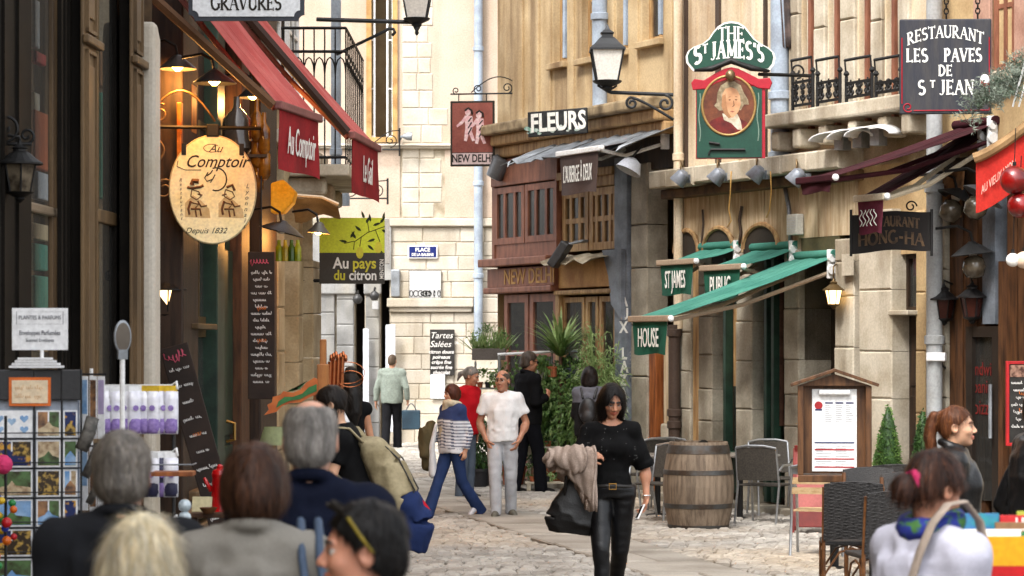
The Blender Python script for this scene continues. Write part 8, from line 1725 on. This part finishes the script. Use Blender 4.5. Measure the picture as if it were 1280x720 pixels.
# box of books on a table, bottom right
t=thing('book_table','trestle table with red cloth under the yellow book box','table',ground(1262,8.9));MB().box(-.42,.6,-.3,.3,1.11,1.15).build('tabletop',m_brown,t);MB().box(-.43,.61,-.31,.31,.8,1.111).build('red_cloth',M('red_cloth',K(206,24,30)),t)
for x in(-.35,.5):
    for y_ in(-.25,.25):MB().box(x-.025,x+.025,y_-.025,y_+.025,0,.8).build('leg',m_brown,t)
t=thing('book_box','yellow open box full of comic books beside the woman in lilac','box',(ground(1258,8.9).x,8.9,1.151));m_yel=M('yellow_plastic',K(244,176,20),col2=K(232,160,10),scale=2,rough=.4,bump=.02)
for(x0,x1,y0,y1)in((-.2,.42,-.2,-.19),(-.2,.42,.19,.2),(-.21,-.2,-.2,.2),(.42,.43,-.2,.2)):MB().box(x0,x1,y0,y1,.055,.155).build('side',m_yel,t);MB().box(x0,x1,y0-.001,y1+.001,0,.054).build('red_band',MATS['red_cloth'],t)
MB().box(-.2,.42,-.19,.19,0,.01).build('bottom',m_yel,t)
def book(label,x,y,z,w,h_,mat,txt=None,tm=None,rx=0):
    b_=thing('book',label,'book',(t.location.x+x,t.location.y+y,t.location.z+z));b_.rotation_euler=(R(rx),0,0);MB().box(-w/2,w/2,-.008,.008,0,h_).build('cover',mat,b_,bevel=.002);MB().box(-w/2+.004,w/2-.003,-.006,.006,.003,h_-.003).build('pages',m_offwhite,b_)
    if txt:text(txt,tm,b_,0,-.0095,h_-.027,size=.045,bold=.02,xs=.95)
    return b_
book('red comic book titled LES PROFS standing at the back of the yellow box',.15,.1,.012,.3,.195,M('red_cover',K(214,28,32),rough=.35),'LES PROFS',m_offwhite,-6)
book('blue and teal book left of the red comic',-.1,.12,.012,.2,.2,M('teal_cover',K(40,150,160),col2=K(60,90,190),scale=14,rough=.35),None,None,-6);book('tan book in front of the red comic',.12,.03,.012,.3,.175,M('tan_cover',K(150,110,70),rough=.4),None,None,-8);book('white book lying tilted over the front edge of the box',-.06,-.06,.03,.26,.14,m_offwhite,None,None,-14);book('lime book behind the red comic',.22,.16,.012,.3,.205,M('lime_cover',K(196,206,70),rough=.4),None,None,-5)
book('green and red spined book at the front of the yellow box',.06,-.12,.01,.06,.16,M('green_red_cover',K(60,140,80),col2=K(190,40,40),scale=30,mix=(.49,.51)),None,None,-4)
# ---------------------------------------------------------------- souvenir racks, left
m_wire=M('black_wire',(.015,.015,.016),rough=.4);m_paper=M('card_white',(.74,.75,.76),var=.04,rough=.4,bump=0)
CARDS=[M('blue_sky_print',K(110,160,214),col2=K(170,200,230),scale=9,rough=.25,bump=0),M('old_town_print',K(176,130,90),col2=K(90,70,60),scale=22,rough=.25,bump=0),M('night_print',K(30,44,96),col2=K(214,160,60),scale=30,mix=(.55,.62),rough=.25,bump=0),M('beige_print',K(216,196,160),col2=K(150,120,90),scale=26,rough=.25,bump=0),M('green_print',K(96,130,80),col2=K(60,60,40),scale=20,rough=.25,bump=0),M('dark_gold_print',K(60,48,34),col2=K(196,160,80),scale=30,mix=(.5,.6),rough=.25,bump=0)]
t=thing('postcard_rack','black wire postcard rack with a dark header and orange price card at the left edge','rack',ground(48,13.4),R(8));S_=3200/13.4;hw=53/S_
zt_=CZ+(430-462)/S_
MB().box(-hw-.05,hw,-.02,.06,zt_-.16,zt_).build('header',M('charcoal_header',(.03,.03,.032),rough=.5),t,bevel=.006);MB().box(-.15,.065,-.03,-.021,zt_-.19,zt_-.04).build('price_card_border',M('orange_card',K(236,120,50)),t);MB().box(-.135,.05,-.034,-.03,zt_-.175,zt_-.055).build('price_card',M('peach_card',K(246,224,190)),t)
q=MB();scrawl(q,-.12,.035,zt_-.095,.02,-.0345,seed=3,t=.1);scrawl(q,-.12,.03,zt_-.14,.02,-.0345,seed=4,t=.1);q.build('faint_writing',M('faint_orange_ink',K(226,184,140)),t)
MB().box(-hw-.02,hw-.02,.02,.05,.3,zt_-.161).build('back_panel',M('pale_blue_panel',K(196,206,222)),t)
for x in(-hw-.03,-.02,hw*.55,hw):q=MB();q.tube([(x,-.02,0),(x,-.02,zt_)],.006,5);q.build('upright',m_wire,t)
for k in range(9):q=MB();zz=zt_-.36-.155*k;q.tube([(-hw-.03,-.03,zz),(hw,-.03,zz)],.004,4);q.tube([(-hw-.03,-.045,zz+.03),(hw,-.045,zz+.03)],.003,4);q.build('shelf_wire',m_wire,t)
pc=0
for k in range(8):
    for c_,(x0,x1)in enumerate(((-hw-.02,-.03),(-.01,hw*.52),(hw*.58,hw-.02))):
        zz=zt_-.355-.155*k;cd_=thing('postcard',f'{("pale", "town view", "dark", "street view", "garden", "golden", "blue", "river")[k]} postcard in the {("left", "middle", "right")[c_]} column, {("top", "second", "third", "fourth", "fifth", "sixth", "seventh", "lowest")[k]} row of the black wire rack','postcard',(0,0,0),0,'postcards in the black wire rack')
        cd_.matrix_world=t.matrix_basis@Matrix.Translation((0,-.012,zz));w=x1-x0;MB().box(x0,x1,-.004,0,0,.142).build('card',m_paper,cd_)
        if k==0 and c_==0:
            for i,(hx,hz)in enumerate(((.2,.7),(.5,.6),(.8,.7),(.2,.3),(.8,.3))):
                q=MB();cx,cz,s=x0+w*hx,.142*hz,.022;q.prism([(cx,cz-s),(cx+s,cz),(cx+s*.9,cz+s*.6),(cx+s*.4,cz+s*.75),(cx,cz+s*.4),(cx-s*.4,cz+s*.75),(cx-s*.9,cz+s*.6),(cx-s,cz)],-.0055,-.004);q.build('heart_picture',CARDS[0],cd_)
        else:
            g2=2 if(k+c_)%3==1 else 1
            for i in range(g2):MB().box(x0+.008+(w-.008)*i/g2,x0+(w-.008)*(i+1)/g2,-.0055,-.004,.008,.134).build('picture',CARDS[(k*2+c_+i*3)%6],cd_)
            q=MB();mx=x0+w*.5;q.prism([(x0+.008,.01),(x1-.008,.01),(x1-.008,.05),(mx+.02,.06),(mx,.085),(mx-.02,.06),(x0+.008,.045)],-.006,-.0055);q.build('skyline_print',CARDS[(k+c_*2+1)%6],cd_)
for i in range(3):q=MB();q.tube([(hw+.06+.03*i,-.05,zt_-.25-.14*i),(hw+.04+.02*i,-.08,zt_-.33-.14*i),(hw-.0+.02*i,-.08,zt_-.42-.14*i)],.035,6,flat=.3);q.build('wrapped_souvenir',M('grey_ribbed_souvenir',K(110,106,100),col2=K(70,68,64),scale=30),None,smooth=True,label=f'grey ribbed souvenir, {("upper", "middle", "lower")[i]} of three on the side of the black wire rack',cat='souvenir',group='grey souvenirs on the rack side').matrix_world=t.matrix_basis
bt=thing('bookmark_rack','slim white wire rack of hanging bookmarks between postcards and sachets','rack',ground(112,13.55),R(-20));q=MB();q.tube([(0,.02,0),(0,.02,1.83)],.01,6);q.build('pole',m_white,bt);q=MB();[q.tube([(-.1,0,z),(.1,0,z)],.005,4)for z in(1.8,1.42,1.04)];q.build('rail',m_wire,bt)
for r_ in range(3):
    for i in range(4):k=r_*4+i;b_=thing('bookmark',f'{("white", "pale blue", "brown and white", "lilac")[i]} hanging bookmark on the {("top", "middle", "low")[r_]} rail of the slim rack','bookmark',(0,0,0),0,'hanging bookmarks');b_.matrix_world=bt.matrix_basis@Matrix.Translation((-.075+.05*i,-.006-.004*(i%2),1.79-.38*r_));MB().box(-.021,.021,-.002,.002,-.33,0).build('strip',m_paper,b_);MB().box(-.017,.017,-.0035,-.002,-.2 if i%2 else-.31,-.02).build('print',(M('ice_blue_print',K(190,206,230)),CARDS[0],CARDS[1],M('lilac_print',K(190,176,214)))[i],b_)
t2=thing('souvenir_cluster','cluster of bright trinkets and pink pompom at the lower left edge','trinkets',at(6,620,12.8));
for i in range(26):q=MB();r_=rg.uniform(.015,.03);q.lathe([(r_*math.sin(R(a_))+.0005,r_*math.cos(R(a_)))for a_ in range(0,181,30)],10,(rg.uniform(-.09,.05),rg.uniform(-.06,.04),-.36+.4*i/26));q.build('trinket',M('trinket_'+'abcde'[i%5]if False else('red_bead','green_bead','yellow_bead','blue_bead','orange_bead')[i%5],(K(200,30,40),K(40,140,70),K(230,190,40),K(40,70,190),K(230,110,30))[i%5],rough=.3,bump=0),t2,smooth=True)
q=MB();q.lathe([(.05*math.sin(R(a_))+.0005,.05*math.cos(R(a_)))for a_ in range(0,181,30)],12,(.0,-.05,.16));q.build('pompom',M('pink_pompom',K(236,60,120),bump=.8,bscale=60),t2,smooth=True)
q=MB();q.tube([(0,.02,.4),(0,.02,-1.2)],.008,5);q.build('string',m_wire,t2)
# white plastic sign on top of the rack
t=thing('counter_sign','white standing sign reading Plantes Parfums and Enveloppes Parfumees on the rack top','sign',at(50,452,13.4),R(4));MB().box(-.145,.145,-.006,.006,.06,.28).build('panel',m_paper,t,bevel=.003);q=MB();q.tube([(.01,.0,-.02),(.01,.0,.06)],.01,6);q.build('stem',m_white,t)
q=MB();frame(q,-.122,.122,.195,.262,.003,-.008,-.006);q.build('title_border',m_gink,t);text('PLANTES & PARFUMS',M('grey_print_ink',K(120,122,130),bump=0),t,0,-.008,.23,size=.03,xs=.78);text('Enveloppes Parfumées',MATS['grey_print_ink'],t,0,-.008,.15,size=.033,xs=.72,bold=.01);text('Scented Envelopes',MATS['grey_print_ink'],t,0,-.008,.112,size=.026,xs=.75)
t=thing('paper_stack','stack of white papers lying on the rack header below the white sign','papers',at(45,461,13.4));[MB().box(-.13+.015*i,.14-.02*i,-.06,.05,.005+.014*i,.017+.014*i).build('paper',m_paper,t)for i in range(4)]
t=thing('round_mirror','small oval mirror in a grey frame on a white pole above the racks','mirror',at(153,478,13.3),R(25));q=MB();q.lathe([(.04,-.012),(.046,-.008),(.046,.008),(.04,.012)],24,(0,0,.235),'y');o=q.build('frame',m_zinc,t,smooth=40);o.scale=(1,1,1.9);o.location.z=-.21;q=MB();q.lathe([(.039,-.0135),(.039,-.012)],24,(0,0,.235),'y');o=q.build('glass',M('mirror_glass',K(170,160,150),rough=.08,metal=.9,bump=0),t);o.scale=(1,1,1.9);o.location.z=-.21;q=MB();q.tube([(0,0,-1.7),(0,0,.13)],.014,8);q.build('pole',m_white,t);q=MB();q.box(-.025,.025,-.015,.015,.12,.17);q.build('clamp',m_zinc,t)
# rack of scented sachets
t=thing('sachet_rack','white wire rack hung with lavender sachets behind the charcoal suit','rack',ground(182,13.8),R(6));S_=3200/13.8;zr=CZ+(430-482)/S_
for z in(zr,zr-.36,zr-.72):q=MB();q.tube([(-.22,0,z),(.14,0,z),(.165,-.02,z+.02),(.17,-.03,z-.02)],.008,6);q.build('hanging_rail',m_white,t,smooth=True)
for x in(-.22,.15):q=MB();q.tube([(x,.03,0),(x,.03,zr)],.01,6);q.build('upright',m_wire,t)
m_film=M('clear_film',(.74,.74,.78),col2=(.62,.62,.7),scale=20,rough=.15,spec=.6,coat=.4,bump=.3,bscale=30);m_lav=M('lavender_fill',K(164,140,204),col2=K(134,108,180),scale=60,rough=.7,bump=.5);m_yellb=M('yellow_label',K(240,200,50));m_navb=M('navy_sachet',K(60,60,90),col2=K(40,40,70),scale=20,rough=.4)
for r_ in range(3):
    for i in range(8):
        x=-.2+.048*i;sc_=thing('sachet',f'{("lavender", "navy and white", "lilac")[r_]} scented sachet, number {("one", "two", "three", "four", "five", "six", "seven", "eight")[i]} from the left on the {("top", "middle", "bottom")[r_]} rail','sachet',(0,0,0),0,f'sachets on the {("top", "middle", "bottom")[r_]} rail')
        sc_.matrix_world=t.matrix_basis@Matrix.Translation((x,-.01-.012*(i%2),zr-.36*r_))@Matrix.Rotation(R(rg.uniform(-25,25)),4,'Z')
        def pillow(z0,z1,w,th_):return[[(-w/2+w*a_/4,th_*math.sin(math.pi*a_/4)*math.sin(math.pi*(.12+.76*b_/5))*-1,z0+(z1-z0)*b_/5)for b_ in range(6)]for a_ in range(5)]
        h_=.26 if r_==0 else .24
        MB().sheet(pillow(-h_,-.03,.075,.016),.012).build('film',m_film if r_!=1 or i%2 else m_navb,sc_,smooth=True);MB().sheet(pillow(-h_+.004,-h_*.62,.07,.021),.012).build('filling',m_lav if r_!=1 else(m_navb if i%3 else m_lav),sc_,smooth=True)
        MB().box(-.034,.034,-.008,.002,-.034,.0).build('header_card',m_yellb if r_==0 and i>3 else m_paper,sc_);q=MB();q.lathe([(.016,-.003),(.016,0)],10,(0,-.024,-.12),'y');q.build('round_label',m_lav,sc_)
t=thing('shelf_board','orange-brown wooden shelf below the sachet rack','shelf',at(214,592,13.6));MB().box(-.1,.12,-.06,.1,-.012,.012).build('board',m_orangewood,t,bevel=.003);q=MB();q.tube([(-.1,-.06,.05),(.12,-.06,.05),(.12,.1,.05)],.004,4);q.build('guard_rail',m_zinc,t)
for i in range(4):q=MB();r_=.035;q.lathe([(r_*math.sin(R(a_))+.0005,r_*math.cos(R(a_)))for a_ in range(0,181,20)],14);q.build('glass_ball',M('pale_glass_ball',K(190,206,214),rough=.08,spec=.7,coat=.8,bump=0),None,smooth=True,label=f'pale glass ball, {("top", "second", "third", "lowest")[i]} in the string by the sachets',cat='ornament',group='pale glass balls',loc=at(231,632+15*i,13.5))
# craft table with enamel pot
t=thing('craft_table','small brown table holding a red enamel pot and cards','table',ground(292,15.4));MB().box(-.3,.42,-.25,.25,.93,.96).build('tabletop',m_brown,t,bevel=.006)
for x in(-.26,.38):
    for y_ in(-.2,.2):MB().box(x-.02,x+.02,y_-.02,y_+.02,0,.93).build('leg',m_brown,t)
t=thing('enamel_pot','bright red enamel coffee pot on the craft table','pot',(ground(275,15.3).x,15.3,.961));m_renam=M('red_enamel',K(204,20,24),rough=.2,coat=.6,bump=0);MB().lathe([(.058,0),(.056,.03),(.047,.2),(.05,.205),(.05,.22)],20).build('body',m_renam,t,smooth=40);MB().lathe([(.05,.221),(.045,.245),(.02,.255),(.02,.27),(.008,.28)],18).build('lid',m_renam,t,smooth=40);q=MB();q.tube([(.046,0,.19),(.09,0,.17),(.09,0,.08),(.052,0,.05)],.008,6);q.build('handle',m_white,t,smooth=True);q=MB();q.tube([(-.05,0,.12),(-.08,0,.17),(-.095,0,.2)],[.016,.012,.008],8);q.build('spout',m_renam,t,smooth=True)
for i,(px,py,w,h_,lab,mt)in enumerate(((252,622,.12,.09,'cream card standing left of the red pot','cream_card'),(256,640,.1,.08,'small pale card with green drawing before the red pot','mint_card'),(300,636,.16,.1,'white card lying right of the red pot','white_card'))):
    MB().box(-w/2,w/2,-.004,.004,0,h_).build('greeting_card',M(mt,(K(226,214,170),K(210,226,206),K(236,230,222))[i]),label=lab,cat='card',loc=(ground(px,15.25).x,15.25+.03*i,.961),rot=(R(-12),0,R(10*i-10)))
t=thing('wicker_dish','little brown dish on the craft table beside the cards','dish',(ground(263,15.2).x,15.2-.1,.961));MB().lathe([(.03,0),(.055,.035),(.05,.035),(.028,.008)],16).build('bowl',m_cane,t,smooth=40)
t=thing('table_lamp','small table lamp with pale green shade behind the navy sweater','lamp',ground(342,18.6));zl_=CZ+(430-556)/(3200/18.6);MB().lathe([(.11,zl_),(.07,zl_+.13),(.066,zl_+.13),(.106,zl_)],20).build('shade',M('pale_green_shade',K(196,204,150),trans=.4),t,smooth=40);q=MB();q.tube([(0,0,.9),(0,0,zl_+.1)],.015,8);q.build('stem',M('brass'),t);MB().lathe([(.09,.885),(.08,.91),(.02,.93)],16).build('base',M('brass'),t,smooth=40)
t=thing('side_table','plain wooden side table under the green shaded lamp','table',ground(346,18.6));MB().box(-.3,.35,-.2,.2,.85,.884).build('tabletop',m_orangewood,t,bevel=.005);[MB().box(x-.02,x+.02,y_-.02,y_+.02,0,.85).build('leg',m_orangewood,t)for x in(-.26,.31)for y_ in(-.16,.16)]
# copper pipe stand and painted flame board
CY=17.6;S_=3200/CY
t=thing('copper_pipe_stand','wooden stand of copper pipes and looped wires before the woman with the rucksack','craft display',ground(412,CY));cp=lambda px,py,y_=0:((px-412)/S_,y_,CZ+(430-py)/S_)
m_copper=M('copper',K(214,130,84),rough=.22,metal=.9,bump=.03);m_honey=M('honey_wood',K(190,124,66),col2=K(150,90,44),scale=4,stretch=(6,6,.8),rough=.45)
q=MB();q.box(cp(400,0)[0],cp(408,0)[0],-.03,.03,.0,cp(0,424)[2]);q.build('post',m_honey,t,bevel=.006);q=MB();q.box(cp(397,0)[0],cp(412,0)[0],-.05,.05,.0,cp(0,455)[2]);q.build('post',m_honey,t,bevel=.006)
for i,px in enumerate((413,418,423,428)):q=MB();q.tube([cp(px-4,560),cp(px,452-2*i)],.016,10);q.build('copper_pipe',m_copper,t,smooth=40)
for i,(r_,px,py)in enumerate(((.12,434,466),(.09,438,470))):q=MB();c_=cp(px,py);q.tube([(c_[0]+r_*math.cos(R(a_)),-.02*i,c_[2]+r_*.62*math.sin(R(a_))-.02*i)for a_ in range(-150,140,15)],.0035,5);q.build('wire_loop',m_copper,t,smooth=True)
for i in range(7):q=MB();c_=cp(414+3*i,452-2*(i%3));q.lathe([(.006,0),(.014,.01),(.012,.04),(.004,.05)],8,c_);q.build('copper_fitting',m_copper,t,smooth=40)
MB().box(-.12,.14,-.12,.12,0,.04).build('base',m_honey,t,bevel=.006)
t=thing('flame_board','painted wooden flame shape, green with an orange border, on the copper stand','painted board',ground(363,17.5));fp=lambda px,py:((px-363)/(3200/17.5),CZ+(430-py)/(3200/17.5))
m_for=M('flame_orange',K(216,120,56),col2=K(190,90,40),scale=10,rough=.5);m_fgr=M('flame_green',K(66,130,70),col2=K(44,104,56),scale=8,rough=.5)
MB().prism([fp(*p_)for p_ in((330,519),(336,512),(334,506),(340,503),(341,496),(350,494),(354,489),(366,491),(376,487),(383,478),(393,472),(397,474),(397,492),(386,497),(376,503),(362,504),(352,508),(345,515))],0,.02).build('orange_border',m_for,t);MB().prism([fp(*p_)for p_ in((345,510),(348,502),(356,496),(366,496),(378,492),(386,484),(396,480),(396,489),(386,493),(375,499),(362,501),(353,505))],-.006,0).build('green_panel',m_fgr,t)
MB().prism([fp(*p_)for p_ in((358,490),(366,485),(374,486),(378,482),(384,476),(374,484),(366,489))],.002,.018).build('green_crest',m_fgr,t);q=MB();a_,b_=fp(394,482),fp(394,482);q.tube([(b_[0],.03,0),(b_[0],.03,b_[1])],.015,6);q.build('support_post',m_honey,t)
